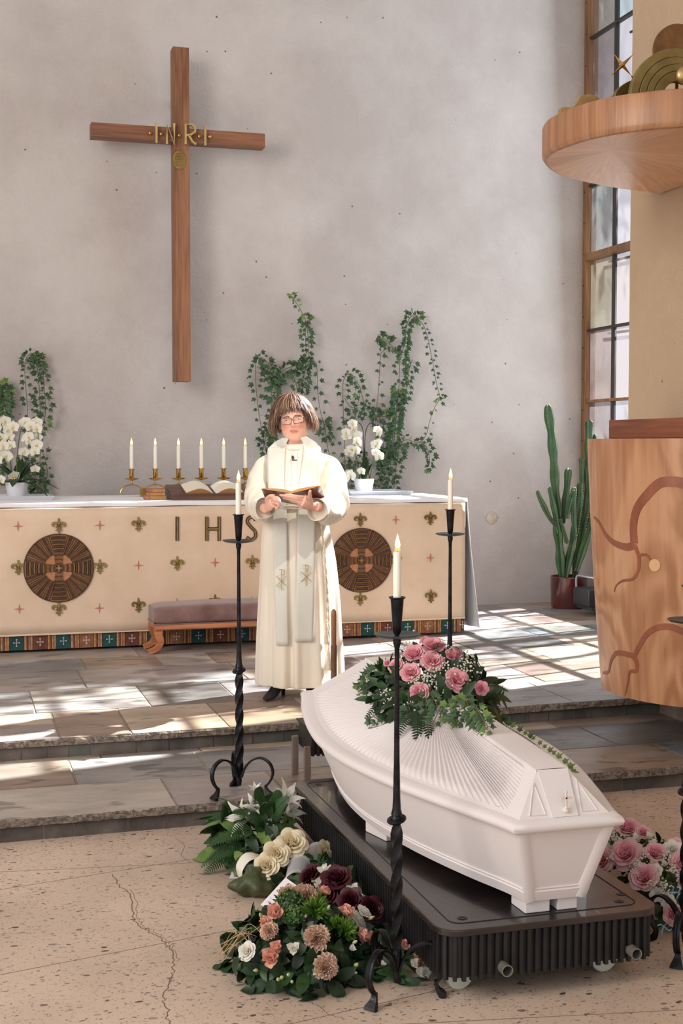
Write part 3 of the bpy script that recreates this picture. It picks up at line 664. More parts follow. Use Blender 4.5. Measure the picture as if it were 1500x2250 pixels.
for sg in (-1, 1):
    for cx in (0.055, 0.135):
        for k in range(13): b.box(sg*cx-0.032, sg*cx+0.032-(0.02 if k % 5 == 4 else 0), -0.1+k*0.016, -0.1+k*0.016+0.003, 0.0745-0.004*(cx > .1), 0.0755-0.004*(cx > .1))
# ------------------------------------------------------------------ trays and orchids
def tray(cx, cy, hx, hy, label):
    b = MB(); h = 0.03
    b.prism([(cx-hx, cy-hy, bz), (cx+hx, cy-hy, bz), (cx+hx, cy+hy, bz), (cx-hx, cy+hy, bz)], (0, 0, 0.006))
    o_ = [(cx-hx-0.02, cy-hy-0.02), (cx+hx+0.02, cy-hy-0.02), (cx+hx+0.02, cy+hy+0.02), (cx-hx-0.02, cy+hy+0.02)]; i_ = [(cx-hx, cy-hy), (cx+hx, cy-hy), (cx+hx, cy+hy), (cx-hx, cy+hy)]
    for k in range(4):
        j = (k+1) % 4
        b.add([(*i_[k], bz), (*i_[j], bz), (*o_[j], bz+h), (*o_[k], bz+h), (*i_[k], bz+0.008), (*i_[j], bz+0.008), (o_[j][0]*0.98+i_[j][0]*0.02, o_[j][1]*0.98+i_[j][1]*0.02, bz+h)], [(0, 1, 2, 3)])
    return tag(b.build('serving_tray', M['tray'], smooth=False, solid=0.004), label, 'tray')
tray(0.40, 9.62, 0.245, 0.19, 'pale grey square tray under the left orchid pot')
tray(3.14, 9.85, 0.235, 0.2, 'pale grey square tray under the right orchid pot')

def petal_pts(l, wd, cup=0.15, n=5, m=5, tip=0.8, base=0.25):
    """petal lying along +Y from the origin, cupped upward (+Z)"""
    vs = []; fs = []
    for i in range(n+1):
        u = i/n; ww = wd*(base+(1-base)*math.sin(PI*min(1, u*tip+0.08)))*(1 if u < .85 else 0.8)
        for j in range(m+1):
            v = j/m*2-1
            vs.append((v*ww/2, l*u-abs(v)**2*0.12*l*u, cup*l*(u**1.6)+cup*0.9*wd*v*v*0.6))
    for i in range(n):
        for j in range(m):
            a = i*(m+1)+j; fs.append((a, a+1, a+m+2, a+m+1))
    return vs, fs
def orient(c, nrm, roll=0, s=1):
    q = Vector(nrm).normalized().to_track_quat('Z', 'Y'); return Matrix.Translation(c) @ q.to_matrix().to_4x4() @ Matrix.Rotation(roll, 4, 'Z') @ Matrix.Scale(s, 4)
def orchid_bloom(c, nrm, s=0.04, roll=0):
    b = MB(); O = orient(c, nrm, roll)
    for k, (a, l, wd) in enumerate(((0, 1, 0.75), (125, 1, 0.7), (-125, 1, 0.7), (68, 1.05, 1.25), (-68, 1.05, 1.25))):
        v, f = petal_pts(l*s, wd*s, 0.12); b.add(v, f, 0, O @ Matrix.Rotation(R(a), 4, 'Z') @ Matrix.Translation((0, 0, 0.002*(k > 2))))
    b.sphere((0, 0.0, s*0.18), s*0.16, 6, 1, O); v, f = petal_pts(0.5*s, 0.4*s, 0.5); b.add(v, f, 1, O @ Matrix.Rotation(PI, 4, 'Z'))
    return b
def leafshape(l, wd, fold=0.25, bend=0.3, n=8):
    vs = []; fs = []
    for i in range(n+1):
        u = i/n; ww = wd*math.sin(PI*min(1, 0.06+u*0.94))**0.8/2
        z = -bend*l*u*u+0.12*l*u; y = l*u*(1-0.15*bend*u)
        vs += [(-ww, y, z+ww*fold), (0, y, z), (ww, y, z+ww*fold)]
    for i in range(n): fs += [(3*i, 3*i+1, 3*i+4, 3*i+3), (3*i+1, 3*i+2, 3*i+5, 3*i+4)]
    return vs, fs
def orchid(label, cx, cy, blooms, leaves, stems, py, supports=()):
    root = thing('potted_orchid', label, 'potted plant', (cx, cy, bz+0.008))
    inv = Matrix.Translation((-cx, -cy, -(bz+0.008)))
    MB().lathe([(0, 0), (0.056, 0), (0.062, 0.006), (0.079, 0.10), (0.08, 0.112), (0.075, 0.114), (0.07, 0.095), (0, 0.095)], 36).build('flower_pot', M['white'], root)
    MB().lathe([(0.0695, 0.09), (0.06, 0.1), (0, 0.104)], 20).build('potting_bark', M['soil'], root)
    for st_ in stems:
        MB().tube(smoothpath([inv @ atY(x, y, py+dy) for x, y, dy in st_], 5), 0.0035, 6).build('flower_stem', M['stem'], root)
    for su in supports: MB().tube(smoothpath([inv @ atY(x, y, py+dy) for x, y, dy in su], 5), 0.003, 6).build('support_hoop', M['leafdark'], root)
    for (l, wd, az, up) in leaves:
        v, f = leafshape(l, wd, 0.25, 0.9 if up < 45 else 0.25)
        MB().add(v, f, 0, Matrix.Translation((0, 0, 0.095)) @ Matrix.Rotation(R(az), 4, 'Z') @ Matrix.Rotation(R(up), 4, 'X')).build('orchid_leaf', M['leaf'], root, solid=0.003)
    rnd = random.Random(len(blooms))
    for x, y in blooms:
        p = inv @ atY(x, y, py-0.05+rnd.uniform(-0.04, 0.03)); nr = (rnd.gauss(-0.1, 0.35), -1, rnd.gauss(-0.05, 0.3))
        orchid_bloom(p, nr, rnd.uniform(0.036, 0.046), rnd.gauss(0, 0.3)).build('orchid_bloom', [M['petalwhite'], M['petalyel']], root)
    return root
p1 = atY(37, 1085, 9.62)
orchid('white orchid with drooping blossoms in a white pot at the left end of the altar', p1.x, 9.62,
       [(10, 926), (17, 944), (2, 962), (20, 960), (6, 980), (24, 978), (6, 995), (14, 1002), (55, 929), (66, 937), (80, 930), (82, 942), (58, 967), (62, 960), (82, 962), (80, 978), (52, 993), (76, 992), (77, 1030), (30, 1046), (2, 1055), (-6, 1010), (-4, 940), (28, 938)],
       [(0.26, 0.07, 115, 48), (0.24, 0.075, -20, 60), (0.26, 0.08, -85, 35), (0.2, 0.07, -60, 62), (0.22, 0.07, 60, 30), (0.22, 0.08, -110, 20), (0.2, 0.08, 170, 40), (0.25, 0.095, -65, 48), (0.22, 0.09, -100, 64), (0.2, 0.08, 100, 60)],
       [[(36, 1060, 0), (38, 1000, 0), (46, 945, 0), (58, 930, -0.03), (78, 932, -0.05), (84, 960, -0.05), (78, 1005, -0.05)], [(30, 1060, 0), (22, 1010, 0), (16, 950, 0), (18, 925, -.02), (4, 930, -0.04), (-2, 990, -0.05)]], 9.62)
p2 = atY(799, 1080, 9.85)
orchid('white orchid on looped green hoops in a white pot right of the robed person', p2.x, 9.85,
       [(774, 930), (776, 942), (760, 950), (762, 961), (774, 958), (784, 957), (783, 970), (786, 976), (772, 988), (782, 990), (766, 996), (765, 1038), (770, 1046), (757, 1050), (829, 945), (831, 952), (829, 972), (826, 978), (826, 994), (832, 1003), (794, 1036)],
       [(0.21, 0.07, -35, 78), (0.17, 0.05, -60, 62)],
       [[(790, 1052, 0), (782, 1010, 0), (778, 970, -.02), (766, 945, -.03)], [(812, 1052, 0), (820, 1010, 0), (824, 980, 0), (826, 948, -.02)], [(796, 1052, 0), (780, 1035, -.04), (768, 1040, -.05)]], 9.85,
       supports=[[(799, 1052, 0), (799, 980, 0), (797, 945, 0), (789, 930, 0), (778, 933, 0), (772, 944, 0)], [(801, 1052, 0), (801, 980, 0), (804, 945, 0), (813, 930, 0), (823, 934, 0), (829, 948, 0)], [(788, 1052, 0), (797, 1010, 0), (799, 985, 0)], [(812, 1052, 0), (803, 1010, 0), (801, 985, 0)]])

# ------------------------------------------------------------------ ivy on the wall
IVY = [(0, 1.0), (0.16, 0.52), (0.5, 0.42), (0.3, 0.16), (0.34, -0.12), (0.1, -0.06), (0, -0.1), (-0.1, -0.06), (-0.34, -0.12), (-0.3, 0.16), (-0.5, 0.42), (-0.16, 0.52)]
def ivyleaf(mb, p, d, nrm, s, mi=0):
    d = Vector(d).normalized(); nrm = Vector(nrm).normalized(); sd = d.cross(nrm).normalized(); nrm = sd.cross(d)
    pts = [Vector(p)+sd*(a*s)+d*((q)*s)-nrm*(0.18*s*abs(a)*2)+nrm*(0.05*s-0.12*s*max(0, q-0.5)) for a, q in IVY]
    mb.add([Vector(p)+d*0.2*s+nrm*0.06*s]+pts, [(0, 1+i, 1+(i+1) % 12) for i in range(12)], mi)
def ivyplant(name, label, vines, yw, seed, base):
    root = thing(name, label, 'climbing plant', base); rnd = random.Random(seed); inv = Vector(base)
    L = MB(); st_ = MB()
    for (dens, size, young, pts) in vines:
        P = smoothpath([atY(x, y, yw+rnd.uniform(-0.03, 0.015)) for x, y in pts], 8); P = [p-inv for p in P]
        st_.tube(P, 0.0026, 5)
        ln_ = sum((P[i+1]-P[i]).length for i in range(len(P)-1)); n = int(ln_*dens)
        for k in range(n):
            u = (k+rnd.random()*0.8)/n*(len(P)-1); i = min(int(u), len(P)-2); p = P[i].lerp(P[i+1], u-i); t = (P[i+1]-P[i]).normalized()
            sd = Vector((t.z, 0, -t.x))*(1 if k % 2 else -1)
            d = (sd*rnd.uniform(0.5, 1.1)+Vector((0, -0.3, -0.55))+t*rnd.uniform(-.3, .3)).normalized()
            s = size*1.3*rnd.uniform(0.65, 1.25); off = sd*rnd.uniform(0.2, 0.9)*s+Vector((rnd.gauss(0, .004), -rnd.uniform(0.01, 0.035), rnd.gauss(0, .004)))
            ivyleaf(L, p+off, d, (rnd.gauss(0, .45), -1, rnd.gauss(0.3, .4)), s, 1 if (rnd.random() < young or u > 0.95*(len(P)-1)) else 0)
            if k % 2: st_.tube([p, p+off], 0.0012, 4)
    st_.build('vine_stems', M['vine'], root); L.build('ivy_leaves', [M['ivy'], M['ivyyoung']], root, smooth=False)
    return root
YW = 10.54
ivyplant('wall_ivy', 'ivy trained in loops up the wall behind the left orchid', [
    (46, .034, .0, [(58, 1085), (62, 1000), (60, 900), (55, 830), (56, 792), (68, 776), (80, 785), (92, 805), (97, 850), (100, 900), (96, 935)]),
    (50, .034, .0, [(84, 1085), (88, 1020), (86, 960), (88, 900), (86, 850), (80, 800), (68, 780)]),
    (42, .03, .0, [(85, 985), (98, 1005), (104, 1040), (98, 1065), (88, 1085)]),
    (130, .036, .0, [(75, 1085), (88, 1070), (82, 1055), (70, 1030), (84, 1015)]),
    (150, .036, .1, [(-10, 1060), (0, 1000), (4, 930), (8, 890), (2, 860), (-4, 840)]), (120, .036, .2, [(-10, 850), (2, 845), (12, 858), (16, 880), (12, 910), (14, 940)]),
    (90, .034, 0, [(40, 1085), (44, 1040), (50, 1000)])], YW, 1, (0.9, YW, 1.33))
ivyplant('wall_ivy', 'ivy branching over the wall behind the head of the robed person', [
    (40, .036, .0, [(600, 1075), (586, 1000), (572, 930), (564, 870), (561, 820), (563, 792), (575, 786), (588, 797), (594, 812), (597, 825)]),
    (55, .038, .0, [(615, 1000), (598, 930), (596, 870), (600, 830), (612, 822), (625, 812), (640, 806), (655, 800)]),
    (150, .036, .05, [(602, 880), (605, 850), (606, 832), (614, 824)]),
    (190, .034, .0, [(648, 803), (658, 797), (668, 800), (676, 795), (684, 790)]),
    (75, .033, .0, [(670, 870), (664, 850), (668, 825), (672, 790), (671, 740), (670, 705), (666, 690)]),
    (60, .030, .0, [(676, 792), (678, 755), (674, 720), (669, 700)]),
    (46, .024, .25, [(668, 700), (660, 680), (650, 665), (643, 655), (637, 646)]),
    (60, .03, 1.0, [(645, 660), (640, 650), (635, 645)]),
    (26, .03, .0, [(680, 790), (694, 798), (697, 830), (699, 870), (704, 905), (713, 935), (718, 975), (724, 1000)]),
    (90, .038, .0, [(708, 920), (714, 945), (718, 970)]),
    (50, .028, .15, [(632, 815), (645, 830), (652, 850), (655, 880)]), (40, .034, .0, [(664, 860), (668, 840), (665, 835)]),
    (70, .036, .0, [(578, 985), (584, 960), (590, 940), (600, 970), (606, 1010)])], YW, 2, (2.45, YW, 1.33))
ivyplant('wall_ivy', 'tall sprawling ivy on the wall behind the right orchid', [
    (34, .034, .0, [(758, 1085), (757, 1000), (755, 930), (753, 870), (754, 838), (764, 822), (778, 832), (790, 850), (798, 880), (806, 900), (822, 912), (836, 915), (862, 914)]),
    (30, .034, .1, [(788, 850), (788, 880), (776, 895), (766, 890), (757, 875)]), (80, .036, .0, [(772, 895), (778, 910), (784, 925)]), (70, .036, .4, [(752, 922), (762, 925)]), (100, .034, .1, [(760, 825), (768, 820), (776, 826)]),
    (30, .03, .0, [(825, 905), (830, 870), (833, 830), (835, 790), (837, 776), (846, 768), (860, 764), (866, 768)]),
    (130, .036, .1, [(830, 735), (836, 740), (846, 745), (852, 752)]), (34, .03, .0, [(852, 750), (862, 762), (872, 775), (878, 790)]),
    (75, .036, .0, [(850, 1085), (858, 1020), (866, 960), (872, 900), (876, 850), (878, 800), (884, 770), (890, 745), (892, 720), (900, 698), (912, 692), (922, 700)]),
    (150, .04, .05, [(866, 960), (868, 920), (872, 885), (874, 855)]), (60, .034, .0, [(888, 880), (894, 850), (897, 820), (902, 800), (906, 790)]), (60, .034, .1, [(872, 860), (866, 880), (864, 905)]),
    (48, .026, .1, [(915, 697), (930, 715), (940, 745), (946, 775), (952, 805), (958, 840), (966, 870), (967, 876)]),
    (28, .03, .15, [(967, 876), (955, 895), (944, 925), (938, 950), (930, 965), (921, 972)]),
    (95, .033, .0, [(873, 985), (880, 972), (895, 966), (912, 972), (925, 972), (938, 985), (943, 1005), (942, 1022), (932, 1028)]),
    (60, .034, .0, [(864, 1085), (868, 1040), (874, 1005), (876, 980)]), (70, .036, .0, [(830, 1085), (840, 1030), (852, 990), (862, 965)]),
    (110, .038, .0, [(835, 1070), (845, 1040), (836, 1010), (850, 1000), (858, 985)]), (90, .036, 0, [(765, 1085), (762, 1040), (758, 1010)]), (60, .036, 0, [(820, 900), (830, 930), (838, 960), (846, 1000)]), (80, .036, 0, [(770, 1020), (790, 1005), (808, 1000)])], YW, 3, (3.45, YW, 1.33))

# ------------------------------------------------------------------ kneeling bench
bn = thing('kneeling_bench', 'low bench with brown velvet cushion and curved wooden legs before the altar', 'bench', (1.25, 8.82, PZ))
velvet = mat('brown_velvet', S(140, 110, 106), 0.95, c2=S(104, 78, 74), nscale=5, sheen=0.35, bump=0.1, bscale=80)
leg = wood('bench_wood', S(206, 138, 98), S(160, 96, 62), 4, 'X', 0.4)
def cushf(u, v):
    a = 2*PI*v; n_ = 0.32; ca, sa = math.cos(a), math.sin(a)
    y = 0.17*math.copysign(abs(ca)**n_, ca); z = 0.062*math.copysign(abs(sa)**n_, sa)
    e = 1-0.18*abs(2*u-1)**14
    return (0.0+1.0*u, y*e, 0.255+z*e+0.008*math.sin(PI*u))
b = MB(); b.grid(40, 40, cushf, cv=True); b.add([cushf(0, j/40) for j in range(40)], [tuple(range(40))]); b.add([cushf(1, j/40) for j in range(40)], [tuple(range(39, -1, -1))])
b.build('cushion', velvet, bn, auto=60)
MB().tube([(-0.003, -0.168, 0.2), (1.0, -0.168, 0.2)], 0.004, 6).tube([(-0.003, -0.168, 0.2), (-0.003, 0.168, 0.2)], 0.004, 6).build('piping', velvet, bn)
MB().box(0, 1.0, -0.165, 0.165, 0.165, 0.2).build('seat_rail', leg, bn, smooth=False, bevel=0.003)
for x, d in ((0.03, -1), (0.97, 1)):
    for yy in (-0.12, 0.12):
        b = MB(); P = smoothpath([(x, yy, 0.175), (x+0.005*d, yy, 0.13), (x-0.01*d, yy, 0.08), (x+0.015*d, yy, 0.035), (x+0.07*d, yy, 0.014)], 5); P = P if d < 0 else P
        b.tube(P, [0.034-0.016*i/(len(P)-1) for i in range(len(P))], up=(0, 1, 0), sec=[(-1, -0.9), (1, -0.9), (1, 0.9), (-1, 0.9)]); b.build('leg', leg, bn, bevel=0.004)

# ------------------------------------------------------------------ cactus
cz = 0.335
cp_ = thing('potted_cactus', 'tall green columnar cactus in a dark red glazed pot by the window', 'potted plant', (5.0, 10.2, PZ))
MB().lathe([(0, 0), (0.145, 0), (0.152, 0.01), (0.158, 0.265), (0.152, 0.27), (0.145, 0.25), (0, 0.245)], 40).build('flower_pot', mat('oxblood_glaze', S(92, 42, 38), 0.16, c2=S(64, 28, 26), nscale=6, coat=0.6), cp_)
MB().lathe([(0.144, 0.24), (0.1, 0.252), (0, 0.256)], 20).build('soil', M['soil'], cp_)
cac = mat('cactus_skin', S(62, 98, 56), 0.5, c2=S(38, 70, 42), nscale=8, bump=0.15); spn = mat('cactus_spine', S(188, 186, 150), 0.7)
rnd = random.Random(8)
def cactus_col(pts, w_, dy=0, ribs=5):
    inv = Vector((5.0, 10.2, PZ)); P = smoothpath([atY(x, y, 10.2+dy)-inv for x, y in pts], 8); n = len(P)
    L = [0]; 
    for i in range(n-1): L.append(L[-1]+(P[i+1]-P[i]).length)
    rad = []
    for i in range(n):
        u = L[i]/L[-1]; rr = w_*(0.92+0.13*math.sin(L[i]*26+w_*90))
        if L[-1]-L[i] < w_: rr *= math.sqrt(max(0.02, 1-(1-(L[-1]-L[i])/w_)**2))
        if L[i] < 0.08: rr *= 0.75+0.25*L[i]/0.08
        rad.append(rr)
    sec = []
    for k in range(ribs*4):
        a = 2*PI*k/(ribs*4); r = (1.0, 0.74, 0.56, 0.74)[k % 4]; sec.append((r*math.cos(a), r*math.sin(a)))
    b = MB(); b.tube(P, rad, sec=sec, up=(0.3, 1, 0))
    # spines in rows on each rib
    for i in range(0, n-1):
        t = (P[i+1]-P[i]).normalized(); X = (Vector((0.3, 1, 0))-t*t.dot(Vector((0.3, 1, 0)))).normalized(); Yv = t.cross(X)
        m_ = max(1, int((P[i+1]-P[i]).length/0.014))
        for j in range(m_):
            for k in range(ribs):
                a = 2*PI*k/ribs; d = X*math.cos(a)+Yv*math.sin(a); q = P[i].lerp(P[i+1], j/m_)+d*rad[i]*1.0
                if d.y > 0.5: continue
                for e in (-1, 1): s2 = (d+t*0.6*e+Yv*0.2).normalized(); sd = d.cross(t)*0.0012; b.add([q-sd, q+sd, q+s2*0.011], [(0, 1, 2)], 1)
    b.build('cactus_column', [cac, spn], cp_, auto=28)
cactus_col([(1234, 1270), (1229, 1200), (1225, 1160), (1221, 1100), (1218, 1030), (1212, 960), (1207, 920), (1203, 888)], 0.043)
cactus_col([(1226, 1160), (1209, 1140), (1196, 1115), (1184, 1090), (1180, 1078)], 0.024, -0.04)
cactus_col([(1228, 1170), (1220, 1130), (1212, 1095), (1207, 1070)], 0.026, -0.05)
cactus_col([(1236, 1150), (1241, 1110), (1246, 1065), (1249, 1028)], 0.033, 0.03)
cactus_col([(1245, 1140), (1252, 1105), (1260, 1080), (1261, 1070)], 0.024, -0.05)
cactus_col([(1242, 1270), (1252, 1220), (1264, 1160), (1272, 1110), (1274, 1060)], 0.036, -0.02)
cactus_col([(1262, 1270), (1270, 1220), (1280, 1160), (1290, 1110), (1293, 1040), (1294, 980), (1294, 922)], 0.040, 0.04)
cactus_col([(1270, 1200), (1285, 1150), (1296, 1110), (1300, 1060), (1302, 1010), (1303, 952)], 0.036, 0.06)
cactus_col([(1262, 1180), (1260, 1120), (1262, 1075)], 0.026, -0.07)
cactus_col([(1266, 1255), (1282, 1205), (1298, 1160), (1306, 1130)], 0.034, -0.04)
cactus_col([(1278, 1060), (1278, 1030), (1278, 1004)], 0.026, 0.05)
cactus_col([(1230, 1140), (1236, 1160), (1242, 1180), (1245, 1195)], 0.02, -0.06)

# ------------------------------------------------------------------ black wheeled dolly behind the pulpit
dl = thing('wheeled_dolly', 'black wheeled dolly with a grey metal rail, parked behind the pulpit', 'dolly', (4.88, 9.6, PZ))
blk = mat('black_paint', S(48, 50, 54), 0.45, c2=S(34, 36, 40), nscale=8)
MB().box(0, 0.40, 0, 0.28, 0.075, 0.215).build('platform', blk, dl, bevel=0.01); MB().box(0.03, 0.14, 0.0, 0.27, 0.045, 0.075).build('runner', blk, dl, bevel=0.004)
MB().tube(smoothpath([(0.02, 0.26, 0.21), (0.02, 0.26, 0.285), (0.03, 0.24, 0.31), (0.06, 0.15, 0.306), (0.14, 0.02, 0.300)], 5), 0.009, 8).build('rail', mat('grey_tube', S(168, 172, 176), 0.35, 0.6), dl)
for x, y in ((0.2, 0.06), (0.35, 0.06), (0.2, 0.23), (0.35, 0.23)):
    b = MB().tube([(x-0.014, y, 0.042), (x+0.014, y, 0.042)], 0.042, 18).build('caster_wheel', blk, dl); MB().box(x-0.02, x+0.02, y-0.008, y+0.008, 0.04, 0.08).build('caster_fork', M['iron'], dl, bevel=0.002)

# ================================================================== PULPIT
PCX, PCY = NX, 5.92
ZB, ZT = 0.458, 1.737; RB, RT = 0.592, 0.674
pfig = wood('figured_veneer', S(202, 152, 114), S(168, 116, 80), 1.5, 'Z', 0.4, distort=5, fine=26, coat=0.15, amp=0.20, along=0.38, bands=9.0)
inl = mat('inlay_wood', S(156, 92, 64), 0.45, c2=S(128, 72, 48), nscale=10, stretch=(1, 1, 0.3))
darkw = wood('desk_wood', S(150, 86, 56), S(108, 60, 40), 5, 'Y', 0.4)
pu = thing('pulpit', 'rounded honey coloured wooden pulpit with dark branching inlay on the right wall', 'pulpit', (PCX, PCY, 0))
def prad(z): t = (z-ZB)/(ZT-ZB); return RB+(RT-RB)*t+0.008*math.sin(PI*t)
def psurf(a, z, off=0): r = prad(z)+off; return (-r*math.cos(a), -r*math.sin(a)*1.0, z)
b = MB(); NA = 72; a0, a1 = R(-90), R(90)
b.grid(NA, 30, lambda u, v: psurf(a0+(a1-a0)*u, ZB+(ZT-ZB)*v), flip=True)
b.grid(NA, 30, lambda u, v: psurf(a0+(a1-a0)*u, ZB+(ZT-ZB)*v, -0.03))
b.grid(NA, 2, lambda u, v: psurf(a0+(a1-a0)*u, ZT, -0.03*(1-v)))
b.grid(NA, 2, lambda u, v: psurf(a0+(a1-a0)*u, ZB, -0.03*v))
b.build('curved_shell', pfig, pu, auto=50)
MB().prism([psurf(a0+(a1-a0)*k/40, ZB+0.01, -0.028) for k in range(41)], (0, 0, 0.04)).build('floor_board', darkw, pu, smooth=False)
def phit(x, y):
    d = ray(x, y); t = 4.5
    while t < 8:
        p = CAM+d*t; r = math.hypot(p.x-PCX, p.y-PCY)
        if ZB-0.05 < p.z < ZT+0.1 and r <= prad(max(ZB, min(ZT, p.z)))+0.001:
            lo, hi = t-0.01, t
            for _ in range(14):
                mi_ = (lo+hi)/2; p = CAM+d*mi_
                if math.hypot(p.x-PCX, p.y-PCY) <= prad(max(ZB, min(ZT, p.z)))+0.0005: hi = mi_
                else: lo = mi_
            return p-Vector((PCX, PCY, 0)), Vector((p.x-PCX, p.y-PCY, 0)).normalized()
        t += 0.01
    return None, None
def inlay(pts, w0, w1):
    P = []; Nn = []
    for q in smoothpath([(x, y, 0) for x, y in pts], 5):
        p, n_ = phit(q.x, q.y)
        if p: P.append(p); Nn.append(n_)
    if len(P) < 3: return
    b = MB(); n = len(P); vs = []; fs = []
    for i in range(n):
        t = (P[min(i+1, n-1)]-P[max(i-1, 0)]).normalized(); sd = Nn[i].cross(t).normalized(); w_ = (w0+(w1-w0)*i/(n-1))/2
        vs += [P[i]+sd*w_-Nn[i]*0.002, P[i]+sd*w_+Nn[i]*0.0015, P[i]-sd*w_+Nn[i]*0.0015, P[i]-sd*w_-Nn[i]*0.002]
    for i in range(n-1):
        for k in range(3): fs.append((4*i+k, 4*i+4+k, 4*i+5+k, 4*i+k+1))
    fs += [(0, 1, 2, 3), (4*n-1, 4*n-2, 4*n-3, 4*n-4)]
    b.add(vs, fs).build('inlay_branch', inl, pu, smooth=False)
C4 = lambda pts: [(1140+x/2.5, 800+y/2.5) for x, y in pts]
inlay(C4([(410, 840), (440, 870), (475, 935), (520, 980), (590, 1005), (635, 990)]), 0.012, 0.042)
inlay(C4([(632, 985), (628, 880), (650, 790), (710, 710), (770, 655), (835, 645), (905, 655), (960, 690)]), 0.045, 0.05)
inlay(C4([(635, 995), (658, 1060), (655, 1130), (625, 1180), (570, 1190), (535, 1215), (522, 1252)]), 0.024, 0.006)
inlay(C4([(655, 1050), (700, 1048), (722, 1075)]), 0.014, 0.01)
inlay(C4([(460, 1695), (490, 1690), (505, 1630), (530, 1590), (570, 1588), (632, 1605)]), 0.014, 0.03)
inlay(C4([(634, 1600), (665, 1540), (710, 1475), (770, 1445), (840, 1445), (910, 1475), (960, 1500)]), 0.024, 0.034)
inlay(C4([(630, 1600), (648, 1650), (640, 1685), (610, 1690), (600, 1740), (582, 1820)]), 0.03, 0.006)
p, n_ = phit(*C4([(745, 1105)])[0])
if p: MB().lathe([(0, 0.0), (0.03, 0.0), (0.0298, 0.002), (0, 0.002)], 24, 0, orient(p, n_)).build('inlay_dot', mat('inlay_pale', S(222, 178, 132), 0.45), pu)
q = atY(1337, 940, PCY+0.30); dx0 = q.x-PCX
MB().box(dx0, -0.005, -0.56, 0.3, ZT+0.002, ZT+0.098).build('reading_desk', darkw, pu, smooth=False, bevel=0.003)

# canopy (sounding board)
CZ, CT = 3.086, 0.168
CNX, CNY = 2.97, 5.66
cn = thing('pulpit_canopy', 'large round wooden canopy above the pulpit, topped with brass shapes', 'canopy', (CNX, CNY, CZ))
def ctm(name, kind):
    m, nt, b, ns, ln = nodes(name); b.inputs['Roughness'].default_value = 0.42
    tc = N(nt, 'ShaderNodeTexCoord'); sp = N(nt, 'ShaderNodeSeparateXYZ'); ln.new(tc.outputs['Object'], sp.inputs[0])
    at = N(nt, 'ShaderNodeMath', operation='ARCTAN2'); ln.new(sp.outputs[1], at.inputs[0]); ln.new(sp.outputs[0], at.inputs[1])
    vm = N(nt, 'ShaderNodeVectorMath', operation='LENGTH'); cb_ = N(nt, 'ShaderNodeCombineXYZ'); ln.new(sp.outputs[0], cb_.inputs[0]); ln.new(sp.outputs[1], cb_.inputs[1]); ln.new(cb_.outputs[0], vm.inputs[0])
    am = N(nt, 'ShaderNodeMath', operation='MULTIPLY'); am.inputs[1].default_value = 14/(2*PI) if kind == 'u' else 44/(2*PI); ln.new(at.outputs[0], am.inputs[0])
    fl = N(nt, 'ShaderNodeMath', operation='FLOOR'); ln.new(am.outputs[0], fl.inputs[0])
    wn = N(nt, 'ShaderNodeTexWhiteNoise', noise_dimensions='1D'); ln.new(fl.outputs[0], wn.inputs['W'])
    c2_ = N(nt, 'ShaderNodeCombineXYZ')
    a2 = N(nt, 'ShaderNodeMath', operation='MULTIPLY'); a2.inputs[1].default_value = 10; ln.new(at.outputs[0], a2.inputs[0]); ln.new(a2.outputs[0], c2_.inputs[0])
    l2 = N(nt, 'ShaderNodeMath', operation='MULTIPLY'); l2.inputs[1].default_value = 1.4; ln.new(vm.outputs['Value'], l2.inputs[0]); ln.new(l2.outputs[0], c2_.inputs[1])
    if kind == 'u': ln.new(wn.outputs[0], c2_.inputs[2])
    else: ln.new(sp.outputs[2], c2_.inputs[2])
    nz = N(nt, 'ShaderNodeTexNoise', Scale=3.0, Detail=6, Distortion=0.8); ln.new(c2_.outputs[0], nz.inputs['Vector'])
    ad = N(nt, 'ShaderNodeMath', operation='MULTIPLY_ADD'); ad.inputs[1].default_value = 0.35; ln.new(wn.outputs[0], ad.inputs[0]); ln.new(nz.outputs['Fac'], ad.inputs[2])
    rp = N(nt, 'ShaderNodeValToRGB'); rp.color_ramp.elements[0].position = 0.35; rp.color_ramp.elements[1].position = 0.95
    rp.color_ramp.elements[0].color = S(150, 104, 74) if kind != 'u' else S(198, 150, 114); rp.color_ramp.elements[1].color = S(186, 138, 102) if kind != 'u' else S(234, 194, 158)
    ln.new(ad.outputs[0], rp.inputs[0]); ln.new(rp.outputs[0], b.inputs['Base Color']); return m
outl = smoothpath([(3.75, 5.0, 0), (3.35, 5.03, 0), (3.05, 5.155, 0), (2.87, 5.30, 0), (2.765, 5.47, 0), (2.72, 5.68, 0), (2.725, 5.85, 0), (2.80, 6.04, 0), (3.01, 6.28, 0), (3.37, 6.475, 0), (3.75, 6.58, 0)], 8)
outl = [Vector((p.x-CNX, p.y-CNY, 0)) for p in outl]
b = MB(); cen = Vector((3.42-CNX, 5.78-CNY, 0)); n = len(outl)
lv = [(0.965, 0, 1), (0.985, 0.004, 0), (0.997, 0.016, 0), (1.0, 0.03, 0), (1.0, CT-0.02, 0), (0.992, CT-0.006, 0), (0.975, CT, 0)]
vs = []
for s_, z_, _ in lv: vs += [cen+(p-cen)*s_+Vector((0, 0, z_)) for p in outl]
for v_ in range(len(vs)):
    if vs[v_].x > NX-0.005-CNX: vs[v_].x = NX-0.005-CNX
fs = [tuple(range(n-1, -1, -1))]; ms = [1]
for i in range(len(lv)-1):
    for k in range(n-1): fs.append((i*n+k, (i+1)*n+k, (i+1)*n+k+1, i*n+k+1)); ms.append(0)
fs.append(tuple(range((len(lv)-1)*n, len(lv)*n)))
ms.append(0)
for f_, mi in zip(fs, ms): b.add([], [], 0)
b.v = [tuple(p) for p in vs]; b.f = [list(f) for f in fs]; b.m = ms
